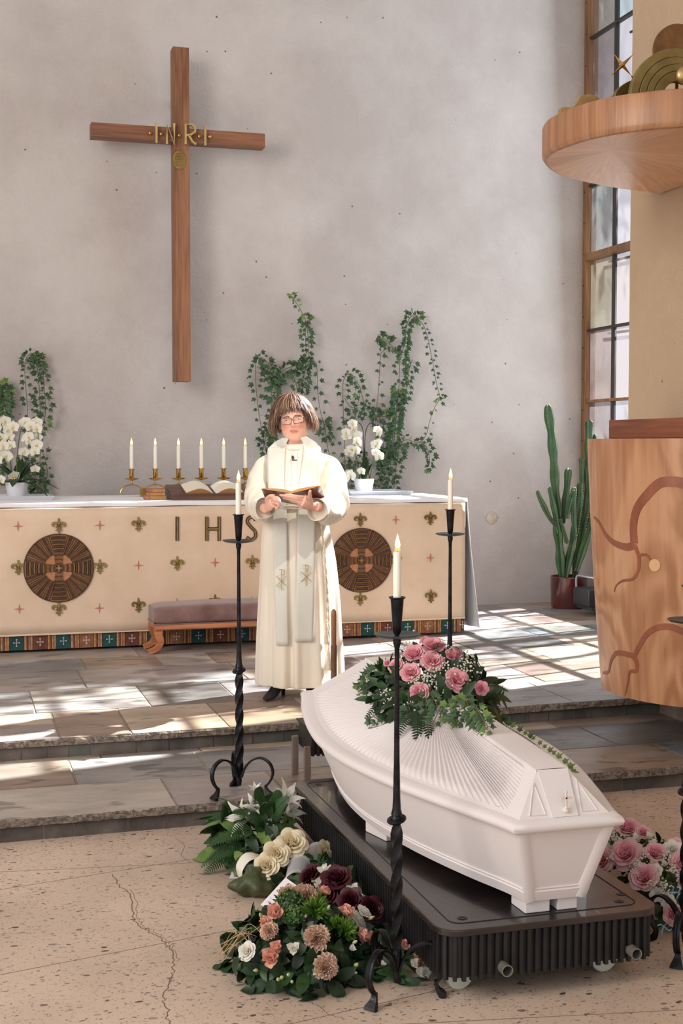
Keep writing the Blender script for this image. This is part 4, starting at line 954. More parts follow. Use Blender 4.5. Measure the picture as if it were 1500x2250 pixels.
b.build('wooden_disc', [ctm('canopy_edge', 'e'), ctm('canopy_underside', 'u')], cn, auto=35)
TZ = CT+0.001
inv = Vector((CNX, CNY, CZ))
def cpt(x, y, yy): return atY(x, y, yy)-inv
def plate(name, pts, yy, th, m_, sm=3, label=None):
    P = [cpt(x, y, yy) for x, y in pts]
    MB().prism([(p.x, p.y, max(p.z, TZ)) for p in (smoothpath(P, sm) if sm > 1 else P)], (0, th, 0)).build(name, m_, cn, smooth=False, bevel=0.002, label=label)
plate('cloud_shape', [(1231, 270), (1232, 240), (1240, 235), (1256, 236), (1266, 228), (1275, 212), (1292, 207), (1306, 210), (1318, 222), (1324, 270)], 5.72, 0.03, M['goldleaf'])
plate('cloud_shape', [(1346, 250), (1352, 206), (1364, 190), (1378, 180), (1392, 176), (1412, 180), (1425, 190), (1440, 250)], 5.62, 0.03, M['dullbrass'])
c0 = cpt(1490, 225, 5.4)
def arch(r0, r1, yy, th, m_):
    P = [Vector((c0.x+r1*math.cos(t), yy, c0.z+r1*math.sin(t))) for t in [PI*k/28 for k in range(29)]]+[Vector((c0.x+r0*math.cos(t), yy, c0.z+r0*math.sin(t))) for t in [PI*k/28 for k in range(28, -1, -1)]]
    P = [Vector((p.x, p.y, p.z)) for p in P]; P = [p for p in P if p.x+CNX < NX-0.01]
    MB().prism([(p.x, p.y, max(p.z, TZ)) for p in P], (0, th, 0)).build('arched_band', m_, cn, smooth=False, bevel=0.002)
pxm = 5.6/2900
olive = mat('olive_brass', S(150, 136, 88), 0.45, 0.6, c2=S(128, 112, 70), nscale=8)
for i, (r0, r1) in enumerate(((105, 125), (88, 104), (71, 87), (48, 70))): arch(r0*pxm, r1*pxm, c0.y-0.006*i, 0.03+0.006*i, olive)
c1 = cpt(1487, 118, 5.5)
dd = MB().lathe([(0, 0), (0.126, 0), (0.13, 0.004), (0.13, 0.02), (0, 0.022)], 48, 0, Matrix.Translation(c1) @ Matrix.Rotation(R(90), 4, 'X')).tube([c1, (c1.x, c1.y, TZ)], 0.008, 8); dd.build('bronze_disc', M['bronze'], cn)
c2 = cpt(1502, 166, 5.3); MB().sphere(c2, 0.038, 14, sc=(1, 0.6, 1)).tube([c2, (c2.x, c2.y, TZ)], 0.005, 6).build('brass_ball', M['goldleaf'], cn)
# four pointed star on a thin rod
sc_ = cpt(1367, 143, 5.45); b = MB(); tips = [cpt(1348, 118, 5.45), cpt(1392, 118, 5.45), cpt(1387, 167, 5.45), cpt(1342, 167, 5.45)]
rim_ = []
for k in range(4): rim_ += [tips[k], sc_+((tips[k]-sc_).normalized()+(tips[(k+1) % 4]-sc_).normalized()).normalized()*0.012]
b.add([sc_+Vector((0, -0.014, 0)), sc_+Vector((0, 0.014, 0))]+rim_, [(0, 2+(k+1) % 8, 2+k) for k in range(8)]+[(1, 2+k, 2+(k+1) % 8) for k in range(8)])
b.build('brass_star', M['brass'], cn, smooth=False)
MB().tube([tips[2], cpt(1400, 186, 5.5), (cpt(1400, 186, 5.5).x, cpt(1400, 186, 5.5).y, TZ)], 0.003, 6).build('star_rod', M['dullbrass'], cn)

SH = 0.16   # modelling height of the stone step, before the pieces are scaled about the camera
# ================================================================== FLOOR CANDLE STANDS
def make_stand(loc, rz, label, candle=True, clabel=''):
    t = thing('candle_stand', label, 'candle stand', loc, 0, 'tall black iron candle stands around the coffin')
    # twisted square shaft
    n = 90; P = [(0, 0, 0.09+0.45*i/(n-1)) for i in range(n)]
    MB().tube(P, [0.0135*(0.8+0.2*min(1, i/12)*min(1, (n-1-i)/6)) for i in range(n)], sec=[(-1, -1), (0, -.82), (1, -1), (.82, 0), (1, 1), (0, .82), (-1, 1), (-.82, 0)], up=(1, 0, 0), twist=PI*2.9).build('twisted_shaft', M['iron'], t, auto=30)
    MB().lathe([(0, 0.035), (0.007, 0.038), (0.011, 0.06), (0.0085, 0.075), (0.015, 0.10), (0.016, 0.13), (0.008, 0.15), (0, 0.15)], 14).build('pin', M['iron'], t)
    kn = MB().lathe([(0.012, 0.537), (0.018, 0.543), (0.02, 0.552), (0.018, 0.562), (0.013, 0.568)], 16)
    kn.tube([(0.024*math.cos(a), 0.02*math.sin(a), 0.552+0.006*math.sin(a+1)) for a in [2*PI*i/20 for i in range(20)]], 0.007, 8, closed=True); kn.build('knot', M['iron'], t)
    MB().lathe([(0.018, 0.568), (0.0135, 0.585), (0.0115, 0.62), (0.009, 0.75), (0.0075, 1.05), (0.008, 1.085), (0.012, 1.10), (0.013, 1.11), (0.009, 1.118)], 14).build('pole', M['iron'], t)
    MB().lathe([(0.0, 1.118), (0.03, 1.116), (0.062, 1.122), (0.072, 1.128), (0.07, 1.13), (0.04, 1.124), (0, 1.124)], 36).build('drip_plate', mat('iron_plate', S(84, 90, 98), 0.42, 0.6, c2=S(60, 66, 72), nscale=18) if 'iron_plate' not in bpy.data.materials else bpy.data.materials['iron_plate'], t)
    MB().lathe([(0.006, 1.124), (0.01, 1.13), (0.0135, 1.14), (0.016, 1.18), (0.0205, 1.236), (0.026, 1.24), (0.026, 1.243), (0.019, 1.243), (0.014, 1.2), (0, 1.2)], 24).build('candle_cup', M['iron'], t)
    for k in range(3):
        a = rz+k*2*PI/3; ca, sa = math.cos(a), math.sin(a)
        pr = smoothpath([(0.010, 0, 0.075), (0.024, 0, 0.115), (0.055, 0, 0.152), (0.10, 0, 0.168), (0.14, 0, 0.148), (0.156, 0, 0.108), (0.146, 0, 0.072), (0.126, 0, 0.046)], 6)
        Mx = Matrix.Rotation(a, 4, 'Z'); b = MB()
        b.tube(pr, 0.011, up=(0, 1, 0), sec=[(-1, -.3), (-.35, -.42), (0, -.25), (.35, -.42), (1, -.3), (1, .3), (.35, .42), (0, .25), (-.35, .42), (-1, .3)], M=Mx)
        b.tube([(0.124, 0, 0.05), (0.124, 0, 0.036), (0.130, 0, 0.022), (0.143, 0, 0.008), (0.148, 0, 0.0)], [0.010, 0.010, 0.014, 0.021, 0.022], up=(0, 1, 0), sec=[(-1, -.35), (-.6, -.62), (-.3, -.3), (0, -.66), (.3, -.3), (.6, -.62), (1, -.35), (.9, .4), (-.9, .4)], M=Mx)
        b.build('scroll_leg', M['iron'], t, auto=35)
    if candle:
        c = thing('pillar_candle', clabel, 'candle', loc, 0, 'lit tall candles on the floor stands')
        candle_parts(c, 1.2, 1.382, 0.0125, 0.05)
    return t
make_stand((1.19, 5.68, SH), R(208), 'black twisted iron candle stand on the stone step left of the coffin', True, 'lit white candle on the stand on the step, in front of the person\'s sleeve')
make_stand((1.293, 3.815, 0), R(219), 'black twisted iron candle stand standing in front of the coffin, nearest the camera', True, 'lit white candle on the nearest iron stand, in front of the right medallion')
make_stand((2.24, 5.83, SH), R(330), 'black iron candle stand behind the rose spray on the coffin', True, 'lit white candle on the stand behind the coffin roses')
make_stand((2.33, 3.86, 0), R(229), 'black iron candle stand mostly cut off by the right edge of the photo', False)

# ================================================================== BIER TROLLEY
BX0, BX1, BY0, BY1, BT = 1.385, 2.135, 3.665, 5.535, 0.24
bier = thing('bier_trolley', 'low black ribbed bier trolley on white wheels carrying the white coffin', 'bier trolley', ((BX0+BX1)/2, (BY0+BY1)/2, 0))
bc = Vector(((BX0+BX1)/2, (BY0+BY1)/2, 0))
def rrect(hx, hy, r, n=8):
    out = []
    for cx, cy, a0_ in ((hx-r, hy-r, 0), (-hx+r, hy-r, 90), (-hx+r, -hy+r, 180), (hx-r, -hy+r, 270)):
        for k in range(n+1): a = R(a0_+90*k/n); out.append((cx+r*math.cos(a), cy+r*math.sin(a)))
    return out
hx, hy = (BX1-BX0)/2, (BY1-BY0)/2
def deckmat():
    m, nt, b, ns, ln = nodes('bier_deck')
    tc = N(nt, 'ShaderNodeTexCoord'); n1 = N(nt, 'ShaderNodeTexNoise', Scale=3.0, Detail=8); ln.new(tc.outputs['Object'], n1.inputs['Vector'])
    r1 = N(nt, 'ShaderNodeValToRGB'); r1.color_ramp.elements[0].position = 0.35; r1.color_ramp.elements[1].position = 0.7; r1.color_ramp.elements[0].color = S(26, 23, 24); r1.color_ramp.elements[1].color = S(54, 45, 43)
    ln.new(n1.outputs['Fac'], r1.inputs[0])
    mp = N(nt, 'ShaderNodeMapping'); mp.inputs['Rotation'].default_value = (0, 0, R(35)); mp.inputs['Scale'].default_value = (90, 5, 1); ln.new(tc.outputs['Object'], mp.inputs[0])
    n2 = N(nt, 'ShaderNodeTexNoise', Scale=1.0, Detail=2); ln.new(mp.outputs[0], n2.inputs['Vector'])
    r2 = N(nt, 'ShaderNodeValToRGB'); r2.color_ramp.elements[0].position = 0.74; r2.color_ramp.elements[1].position = 0.8; ln.new(n2.outputs['Fac'], r2.inputs[0])
    mx = N(nt, 'ShaderNodeMix', data_type='RGBA'); ln.new(r2.outputs[0], mx.inputs[0]); ln.new(r1.outputs[0], mx.inputs[6]); mx.inputs[7].default_value = S(150, 136, 126); ln.new(mx.outputs[2], b.inputs['Base Color'])
    b.inputs['Roughness'].default_value = 0.24; b.inputs['Coat Weight'].default_value = 0.3
    n3 = N(nt, 'ShaderNodeMapRange'); n3.inputs[3].default_value = 0.14; n3.inputs[4].default_value = 0.42; ln.new(n1.outputs['Fac'], n3.inputs[0]); ln.new(n3.outputs[0], b.inputs['Roughness']); return m
dm = deckmat(); bl = mat('bier_black', S(32, 31, 34), 0.5, c2=S(22, 21, 23), nscale=14, bump=0.15, bscale=70)
b = MB(); b.prism([(x, y, BT-0.022) for x, y in rrect(hx, hy, 0.07)], (0, 0, 0.022)); b.build('deck', dm, bier, bevel=0.004, smooth=False)
b = MB(); inn = rrect(hx-0.055, hy-0.055, 0.04); b.tube([(x, y, BT+0.0002) for x, y in inn], 0.0022, 4, closed=True); b.build('deck_groove', mat('groove', S(20, 18, 18), 0.8), bier)
b = MB()
for x, y in ((-0.27, -0.84), (0.27, -0.84), (0.31, -0.78), (-0.27, 0.84)): b.lathe([(0.017, 0), (0.015, 0.0015), (0.007, 0.0015), (0.006, 0.0004), (0, 0.0004)], 16, c=(x, y, BT))
b.build('deck_bolts', M['iron'], bier)
sk = MB(); base = rrect(hx-0.022, hy-0.022, 0.06, 10); L = [0]
ring = base+[base[0]]
for i in range(len(ring)-1): L.append(L[-1]+math.dist(ring[i], ring[i+1]))
def along(s):
    s %= L[-1]
    for i in range(len(ring)-1):
        if L[i+1] >= s: break
    t = (s-L[i])/max(1e-9, L[i+1]-L[i]); a, c = Vector(ring[i]), Vector(ring[i+1]); p = a.lerp(c, t); d = (c-a).normalized()
    return p, d, Vector((d.y, -d.x))
ns_ = round(L[-1]/0.0265); zb = 0.076
for k in range(ns_):
    s0 = k*L[-1]/ns_; p, d, nn_ = along(s0); a_, c_ = 0.0070, 0.013
    pts = [p-d*a_, p+d*a_, p+d*a_*0.8+nn_*c_, p-d*a_*0.8+nn_*c_]; sk.prism([(q.x, q.y, zb) for q in pts], (0, 0, BT-0.022-zb))
sk.prism([(x, y, zb+0.008) for x, y in rrect(hx-0.021, hy-0.021, 0.06, 10)], (0, 0, BT-0.022-zb-0.008))
sk.build('ribbed_skirt', bl, bier, smooth=False)
for x_, z_ in ((1.591, 0.108), (2.029, 0.112)):
    b = MB(); pr = [(0.0155, 0), (0.0185, 0), (0.0185, 0.05), (0.0155, 0.05), (0.0155, 0)]
    b.lathe([(0.0155, 0.0), (0.0155, 0.055), (0.0185, 0.055), (0.0185, 0.0)], 24, 0, Matrix.Translation((x_-bc.x, -hy+0.03, z_)) @ Matrix.Rotation(R(90), 4, 'X')); b.v = b.v; b.f = [f for f in b.f if len(f) == 4]
    b.build('handle_socket', mat('worn_steel', S(150, 146, 140), 0.4, 0.6) if 'worn_steel' not in bpy.data.materials else bpy.data.materials['worn_steel'], bier)
ww = mat('white_wheel', S(214, 222, 214), 0.4)
for x_, y_, a_ in ((1.50, 3.80, 20), (2.0, 3.80, 15), (1.5, 5.3, 0), (2.0, 5.3, 0)):
    wl = MB().lathe([(0, -0.016), (0.03, -0.016), (0.034, -0.01), (0.054, -0.01), (0.058, -0.006), (0.058, 0.006), (0.054, 0.01), (0.034, 0.01), (0.03, 0.016), (0, 0.016)], 30, 0, Matrix.Rotation(R(a_), 4, 'Z') @ Matrix.Rotation(R(90), 4, 'X'))
    o = wl.build('caster_wheel', ww, bier, loc=(x_-bc.x, y_-bc.y, 0.058)); MB().box(-0.012, 0.012, -0.024, -0.02, 0.0, 0.06).box(-0.012, 0.012, 0.02, 0.024, 0, 0.06).box(-0.02, 0.02, -0.024, 0.024, 0.058, 0.064).build('wheel_fork', M['iron'], o)

# ------------------------------------------------------------------ sand stand with spade behind the coffin
ss = thing('sand_stand', 'small black ribbed box on grey wooden legs behind the coffin head', 'stand', (1.56, 5.72, SH))
a1 = atY(677, 1597, 5.75); a2 = atY(700, 1658, 5.75)
b = MB(); x0_ = a1.x-1.56; zt_, zb_ = a1.z-SH, a2.z-SH
b.box(x0_+0.01, x0_+0.5, 0.01, 0.24, zb_+0.005, zt_-0.012)
for k in range(20): b.box(x0_+0.008+k*0.0255, x0_+0.022+k*0.0255, 0.002, 0.012, zb_, zt_-0.012)
b.build('ribbed_box', bl, ss, smooth=False); MB().box(x0_, x0_+0.52, -0.005, 0.25, zt_-0.012, zt_-0.004).build('box_rim', bl, ss, smooth=False)
gw = wood('grey_wood', S(132, 118, 108), S(100, 88, 80), 5, 'Z', 0.5); a3 = atY(669, 1641, 5.72)
for x_ in (a3.x-1.56, x0_+0.47):
    for y_ in (-0.005, 0.22): MB().box(x_, x_+0.028, y_, y_+0.024, 0, a3.z-SH).build('leg', gw, ss, bevel=0.002, smooth=False)
sp = atY(733, 1338, 5.86)
spd = thing('spade', 'slim brown wooden spade handle with rounded top rising behind the coffin', 'spade', (sp.x, 5.86, SH+zb_+0.02))
hz = sp.z-(SH+zb_+0.02)
MB().tube([(0, 0, 0.16), (0, 0, hz-0.17)], 0.0145, 12).build('socket', mat('spade_brown', S(124, 88, 68), 0.5, c2=S(100, 68, 52), nscale=20), spd)
MB().lathe([(0.0125, hz-0.175), (0.0125, hz-0.03), (0.011, hz-0.012), (0.006, hz-0.003), (0, hz)], 14).build('handle', wood('spade_wood', S(170, 120, 86), S(120, 80, 56), 6, 'Z', 0.4), spd)
MB().prism([(-0.05, -0.002, 0), (0.05, -0.002, 0), (0.05, -0.002, 0.12), (0.02, -0.002, 0.17), (-0.02, -0.002, 0.17), (-0.05, -0.002, 0.12)], (0, 0.004, 0)).build('blade', M['iron'], spd, smooth=False)

# ================================================================== COFFIN
cof = thing('coffin', 'long white cloth-covered coffin with a fan pleated lid on the black bier', 'coffin', (1.78, 4.6, BT))
CO = Vector((1.78, 4.6, BT))
cw = mat('coffin_fabric', S(228, 222, 222), 0.85, bump=0.08, bscale=300, bdist=0.001, sheen=0.2)
RY = [3.652, 4.0, 4.3, 4.65, 4.95, 5.2, 5.42, 5.60]
RW = [0.171, 0.268, 0.35, 0.405, 0.412, 0.388, 0.348, 0.302]
RZ = [0.548, 0.547, 0.546, 0.545, 0.548, 0.562, 0.585, 0.612]
BW = [0.098, 0.185, 0.25, 0.295, 0.298, 0.275, 0.24, 0.20]
def cr_interp(xs, ys, x):
    x = max(xs[0], min(xs[-1], x)); i = max(k for k in range(len(xs)-1) if xs[k] <= x+1e-9)
    t = (x-xs[i])/(xs[i+1]-xs[i]); p0, p1, p2, p3 = ys[max(i-1, 0)], ys[i], ys[i+1], ys[min(i+2, len(ys)-1)]
    return 0.5*((2*p1)+(p2-p0)*t+(2*p0-5*p1+4*p2-p3)*t*t+(3*p1-p0-3*p2+p3)*t**3)
def ccx(y): return 1.793-0.012*(y-3.65)
NS = 48
def ring_at(y0_, y1_, wfun, zfun, off=0.0, ne=8):
    """closed outline: left side foot->head, head end, right side head->foot, foot end"""
    pts = []
    for i in range(NS+1):
        s = i/NS; y = y0_-off+(y1_+off-y0_+off)*s; pts.append((ccx(y)-wfun(s)-off, y, zfun(s)))
    for i in range(1, ne): s = i/ne; w_ = wfun(1)+off; pts.append((ccx(y1_)-w_+2*w_*s, y1_+off, zfun(1)))
    for i in range(NS+1):
        s = 1-i/NS; y = y0_-off+(y1_+off-y0_+off)*s; pts.append((ccx(y)+wfun(s)+off, y, zfun(s)))
    for i in range(1, ne): s = i/ne; w_ = wfun(0)+off; pts.append((ccx(y0_)+w_-2*w_*s, y0_-off, zfun(0)))
    return [Vector(p)-CO for p in pts]
def ysc(s, a0_, a1_): return a0_+(a1_-a0_)*s
rw = lambda s: cr_interp(RY, RW, ysc(s, RY[0], RY[-1])); rz_ = lambda s: cr_interp(RY, RZ, ysc(s, RY[0], RY[-1])); bw = lambda s: cr_interp(RY, BW, ysc(s, RY[0], RY[-1]))
zbb = BT+0.042
def lvl(k, off=0):   # k 0 bottom .. 1 rim
    return ring_at(3.735+(3.652+0.012-3.735)*k, 5.47+(5.588-5.47)*k, lambda s: bw(s)+(rw(s)-0.012-bw(s))*k, lambda s: zbb+(rz_(s)-0.024-zbb)*k, off)
def loft(mb, rings, mi=0, close=True):
    n = len(rings[0]); vs = [p for r in rings for p in r]; fs = []
    for i in range(len(rings)-1):
        for k in range(n): fs.append((i*n+k, (i+1)*n+k, (i+1)*n+(k+1) % n, i*n+(k+1) % n))
    mb.add(vs, fs, mi)
b = MB(); loft(b, [lvl(0, -0.01), lvl(0, 0.006), lvl(0.13, 0.0065), lvl(0.145, 0.002), lvl(0.17, 0.0045), lvl(0.18, 0), lvl(0.5, 0.002), lvl(0.9, 0), lvl(1.0, 0)])
r0 = lvl(0, -0.01); b.add(r0, [tuple(range(len(r0)))])
b.build('coffin_body', cw, cof, auto=32)
# corner mouldings
def bodypt(sx, k, y_end, inset):
    w0 = bw(0 if y_end == 0 else 1); w1 = rw(0 if y_end == 0 else 1)-0.012; w_ = w0+(w1-w0)*k
    y = (3.735+(3.664-3.735)*k) if y_end == 0 else (5.47+(5.588-5.47)*k)
    z = zbb+((RZ[0] if y_end == 0 else RZ[-1])-0.024-zbb)*k
    return Vector((ccx(y)+sx*(w_-inset), y, z))-CO
for e in (0, 1):
    for sx in (-1, 1):
        b = MB(); P = [bodypt(sx, k/6, e, 0.014)+Vector((0, -0.001 if e == 0 else 0.001, 0)) for k in range(7)]
        b.tube(P, 0.019, up=(0, 1, 0), sec=[(-.4, -1), (-.4, 1), (.1, 1.05), (.32, .8), (.36, 0), (.32, -.8), (.1, -1.05)] if e else [(.4, 1), (.4, -1), (-.1, -1.05), (-.32, -.8), (-.36, 0), (-.32, .8), (-.1, 1.05)])
        b.build('corner_moulding', cw, cof, auto=50)
# rim ledge
b = MB(); sec_ = [(-0.02, -0.024), (0.0, -0.026), (0.012, -0.02), (0.016, -0.008), (0.012, 0.004), (0.0, 0.010), (-0.03, 0.014), (-0.045, 0.012)]
loft(b, [[p+Vector((0, 0, dz)) for p in ring_at(RY[0], RY[-1], rw, rz_, off)] for off, dz in sec_])
b.build('rim_ledge', cw, cof, auto=60)
# feet
for (x_, y_, rz2, hw, hd) in ((1.735, 3.79, 0, 0.042, 0.05), (1.838, 3.785, 0, 0.034, 0.045), (1.535, 4.66, 12, 0.04, 0.075), (2.02, 4.66, -12, 0.04, 0.075), (1.62, 5.36, 0, 0.05, 0.05), (1.92, 5.36, 0, 0.05, 0.05)):
    b = MB(); b.prism([(-hw, -hd, 0), (hw, -hd, 0), (hw*1.1, hd, 0), (-hw*1.1, hd, 0)], (0, 0, 0.046), 0, Matrix.Translation((x_-CO.x, y_-CO.y, 0.0005)) @ Matrix.Rotation(R(rz2), 4, 'Z')); b.build('coffin_foot', cw, cof, smooth=False, bevel=0.003)
# lid: two pleated sides, two hipped ends, flat ridge band
RGY0, RGY1 = 3.765, 5.50
def rgz(y): t = (y-RGY0)/(RGY1-RGY0); return 0.684+(0.768-0.684)*t+0.012*math.sin(PI*t)
RH = 0.052
def lid(s, t, side):
    """s 0 foot..1 head, t 0 rim..1 ridge"""
    ya = RY[0]+0.02+(RY[-1]-RY[0]-0.04)*s; w_ = cr_interp(RY, RW, ya)-0.02; A = Vector((ccx(ya)+side*w_, ya, cr_interp(RY, RZ, ya)+0.010))
    yb = RGY0+(RGY1-RGY0)*s; Bp = Vector((ccx(yb)+side*RH, yb, rgz(yb)))
    p = A.lerp(Bp, t); bw_ = math.sin(PI*s)**0.5 if 0 < s < 1 else 0
    p.z -= 0.030*math.sin(PI*t)*bw_; return p
FS, MARG = 0.50, 0.10
def pleated(side):
    b = MB(); rays, sub, rad = 74, 8, 16; n = rays*sub
    # directions from focus (s=FS,t=1) to boundary of the rectangle s in [0.03,.97], t>=MARG
    cor = [(0.035, 0.93), (0.035, MARG), (0.965, MARG), (0.965, 0.93)]
    def arc(u):  # weight the boundary so pleats fan evenly
        a = PI-PI*u if False else None
        return None
    Lx = [0.83*0.30, 0.93*1.0, 0.83*0.30]; tot = sum(Lx)
    def bpt(u):
        d = u*tot
        for k in range(3):
            if d <= Lx[k] or k == 2:
                q = d/Lx[k]; a, c = cor[k], cor[k+1]; return (a[0]+(c[0]-a[0])*q, a[1]+(c[1]-a[1])*q)
            d -= Lx[k]
    vs = []; F0 = lid(FS, 0.985, side)
    for i in range(n+1):
        u = i/n; bs, bt_ = bpt(u)
        ph = (i % sub)/sub; tri = (0.5-0.5*math.cos(2*PI*ph))**0.8
        endk = min(1, min(u, 1-u)/0.10); amp = 0.0115*(0.5+0.5*endk)
        for j in range(rad+1):
            q = 0.03+0.97*j/rad; Pb = lid(bs, bt_, side); p = F0.lerp(Pb, q); p.z -= 0.020*math.sin(PI*q)*max(0, 1-abs(2*u-1)**3)
            nn = Vector((side*0.55, 0, 0.84))
            e = 1 if j < rad else 0.0; e *= 0.75 if j == rad-1 else 1
            p = p+nn*(amp*tri*e*min(1, q*2.2)+0.003-(0.004 if j == rad else 0)); vs.append(p-CO)
    fs = [(i*(rad+1)+j, (i+1)*(rad+1)+j, (i+1)*(rad+1)+j+1, i*(rad+1)+j+1) for i in range(n) for j in range(rad)]
    if side < 0: fs = [f[::-1] for f in fs]
    b.add(vs, fs); return b
for side in (-1, 1):
    pleated(side).build('pleated_panel', cw, cof, auto=0)
    b = MB(); b.grid(60, 40, lambda u, v: lid(u, v, side)-CO-Vector((0, 0, 0.03 if 0.06 < u < 0.94 and 0.14 < v < 0.95 else 0)), flip=(side > 0)); b.build('lid_side', cw, cof, auto=60)
b = MB(); b.grid(50, 5, lambda u, v: Vector((ccx(RGY0+(RGY1-RGY0)*u)+RH*1.04*(2*v-1), RGY0-0.004+(RGY1-RGY0+0.008)*u, rgz(RGY0+(RGY1-RGY0)*u)+0.004+0.002*(1-(2*v-1)**2)))-CO); b.grid(50, 2, lambda u, v: Vector((ccx(RGY0+(RGY1-RGY0)*u)-RH*1.04, RGY0-0.004+(RGY1-RGY0+0.008)*u, rgz(RGY0+(RGY1-RGY0)*u)+0.004-0.01*v))-CO, flip=True)
b.build('ridge_band', cw, cof, auto=50)
def endface(e):
    b = MB(); s = 0 if e == 0 else 1
    A, B_ = lid(s, 0, -1), lid(s, 0, 1); C_, D = lid(s, 1, -1), lid(s, 1, 1); n_ = (B_-A).cross(C_-A).normalized(); n_ = n_ if n_.y*(1 if e else -1) > 0 else -n_
    A, B_, C_, D = [p-CO for p in (A, B_, C_, D)]
    def q(a, c): return A.lerp(B_, a)*(1-c)+C_.lerp(D, a)*c
    b.add([A, B_, D, C_], [(0, 1, 2, 3) if e == 0 else (3, 2, 1, 0)])
    # raised central strip running down from the ridge and two triangular panels
    a0_, a1_ = 0.36, 0.64
    st_ = [q(a0_, 0), q(a1_, 0), q(1.0, 1), q(0.0, 1)]; b.prism([p+n_*0.001 for p in st_], n_*0.006)
    for (p0, p1, p2) in ((q(0.10, 0.06), q(a0_-0.06, 0.06), q(0.0, 0.80)), (q(0.90, 0.06), q(a1_+0.06, 0.06), q(1.0, 0.80))):
        cc = (p0+p1+p2)/3; b.tube([cc+(p-cc)*0.92+n_*0.001 for p in (p0, p1, p2)], 0.0025, 6, closed=True)
    b.build('lid_end', cw, cof, smooth=False); return q, n_
q_, n_ = endface(0); endface(1)
c = q_(0.52, 0.12)+n_*0.008; bz_ = MB().lathe([(0.012, 0), (0.011, 0.004), (0.006, 0.008), (0.004, 0.014), (0, 0.016)], 16, 0, orient(c, (0, -0.4, 1)))
bz_.box(c.x-0.0035, c.x+0.0035, c.y-0.006, c.y-0.001, c.z+0.004, c.z+0.062).box(c.x-0.02, c.x+0.02, c.y-0.006, c.y-0.001, c.z+0.036, c.z+0.043)
bz_.build('small_cross', mat('ivory', S(226, 216, 204), 0.4), cof, smooth=False, bevel=0.001, label='small ivory cross on the foot end')

# ================================================================== FLOWERS
def rose_mesh(mname, mats, seed=0, opened=1.0, n_layers=7):
    rnd = random.Random(seed); b = MB()
    for L_ in range(n_layers):
        k = L_/(n_layers-1); cnt = (3, 4, 4, 5, 5, 6, 6)[L_]; tilt = R(88-50*k**1.3*opened); ln_ = 0.62+0.36*k; wd = 0.55+0.62*k
        for j in range(cnt):
            v, f = petal_pts(ln_, wd, 0.30-0.42*k*opened, 5, 5, 0.72, 0.45)
            # curl tips outward
            v = [(x, y, z-(0.22*k*max(0, (y/ln_-0.62)/0.38)**2)*ln_) for x, y, z in v]
            az = 2*PI*j/cnt+L_*1.1+rnd.uniform(-.15, .15)
            Mx = Matrix.Rotation(az, 4, 'Z') @ Matrix.Translation((0, 0.03+0.22*k, -0.06*k+rnd.uniform(-.02, .02))) @ Matrix.Rotation(tilt+rnd.uniform(-.08, .08), 4, 'X')
            v = [Mx @ Vector(p) for p in v]; b.add(v, f, 1 if (k > 0.75 and len(mats) > 1) else 0)
    b.tube([(0.10*(1-i/26)*math.cos(i*0.9)+0, 0.10*(1-i/26)*math.sin(i*0.9), 0.32+0.012*i) for i in range(24)], [0.05*(1-i/30) for i in range(24)], 6)
    b.lathe([(0, -0.3), (0.16, -0.26), (0.22, -0.12), (0.16, 0)], 12, len(mats)-1 if len(mats) > 2 else 0)
    return b
def carn_mesh(seed=0):
    rnd = random.Random(seed); b = MB()
    for k in range(60):
        u = k/59; tilt = R(90-80*u**0.8+rnd.gauss(0, 9)); az = k*2.39996; n, m = 5, 8; vs = []; ln_ = (0.55+0.33*u)*rnd.uniform(.82, 1.12); wd = 0.48+0.36*u
        for i in range(n+1):
            for j in range(m+1):
                a = i/n; v = j/m*2-1; ruf = 0.17*a*a*math.sin(j*2.1+k)+0.04*rnd.uniform(-1, 1)*a
                vs.append(Vector((v*wd*(0.2+0.8*a)/2, ln_*a*(1-0.12*v*v)+0.05*a*math.sin(j*3.3+k*2), ruf)))
        fs = [(i*(m+1)+j, i*(m+1)+j+1, (i+1)*(m+1)+j+1, (i+1)*(m+1)+j) for i in range(n) for j in range(m)]
        b.add(vs, fs, 0, Matrix.Rotation(az, 4, 'Z') @ Matrix.Translation((0, 0.04*u, -0.25*u)) @ Matrix.Rotation(tilt, 4, 'X'))
    return b
def open_mesh(seed=0, layers=((5, 1.0, 22), (5, 0.75, 48), (4, 0.5, 70))):
    rnd = random.Random(seed); b = MB()
    for li, (cnt, l, t) in enumerate(layers):
        for j in range(cnt):
            v, f = petal_pts(l, 0.78*l, 0.2, 5, 5, 0.85, 0.3); b.add(v, f, 0, Matrix.Rotation(2*PI*j/cnt+li*0.6+rnd.uniform(-.1, .1), 4, 'Z') @ Matrix.Translation((0, 0.03, li*0.03)) @ Matrix.Rotation(R(t+rnd.uniform(-8, 8)), 4, 'X'))
    b.sphere((0, 0, 0.14), 0.1, 6, 1); return b
def ruffle_mesh(seed=0):  # lisianthus / loose peach bloom
    rnd = random.Random(seed); b = MB()
    for k in range(11):
        u = k/10; v, f = petal_pts(0.95, 0.9, 0.15, 6, 6, 0.85, 0.35)
        v = [(x+0.07*math.sin(9*y+k), y, z+0.16*y*math.sin(x*8+k*1.7)) for x, y, z in v]
        b.add(v, f, 0, Matrix.Rotation(k*2.4, 4, 'Z') @ Matrix.Rotation(R(78-58*u+rnd.uniform(-10, 10)), 4, 'X'))
    return b
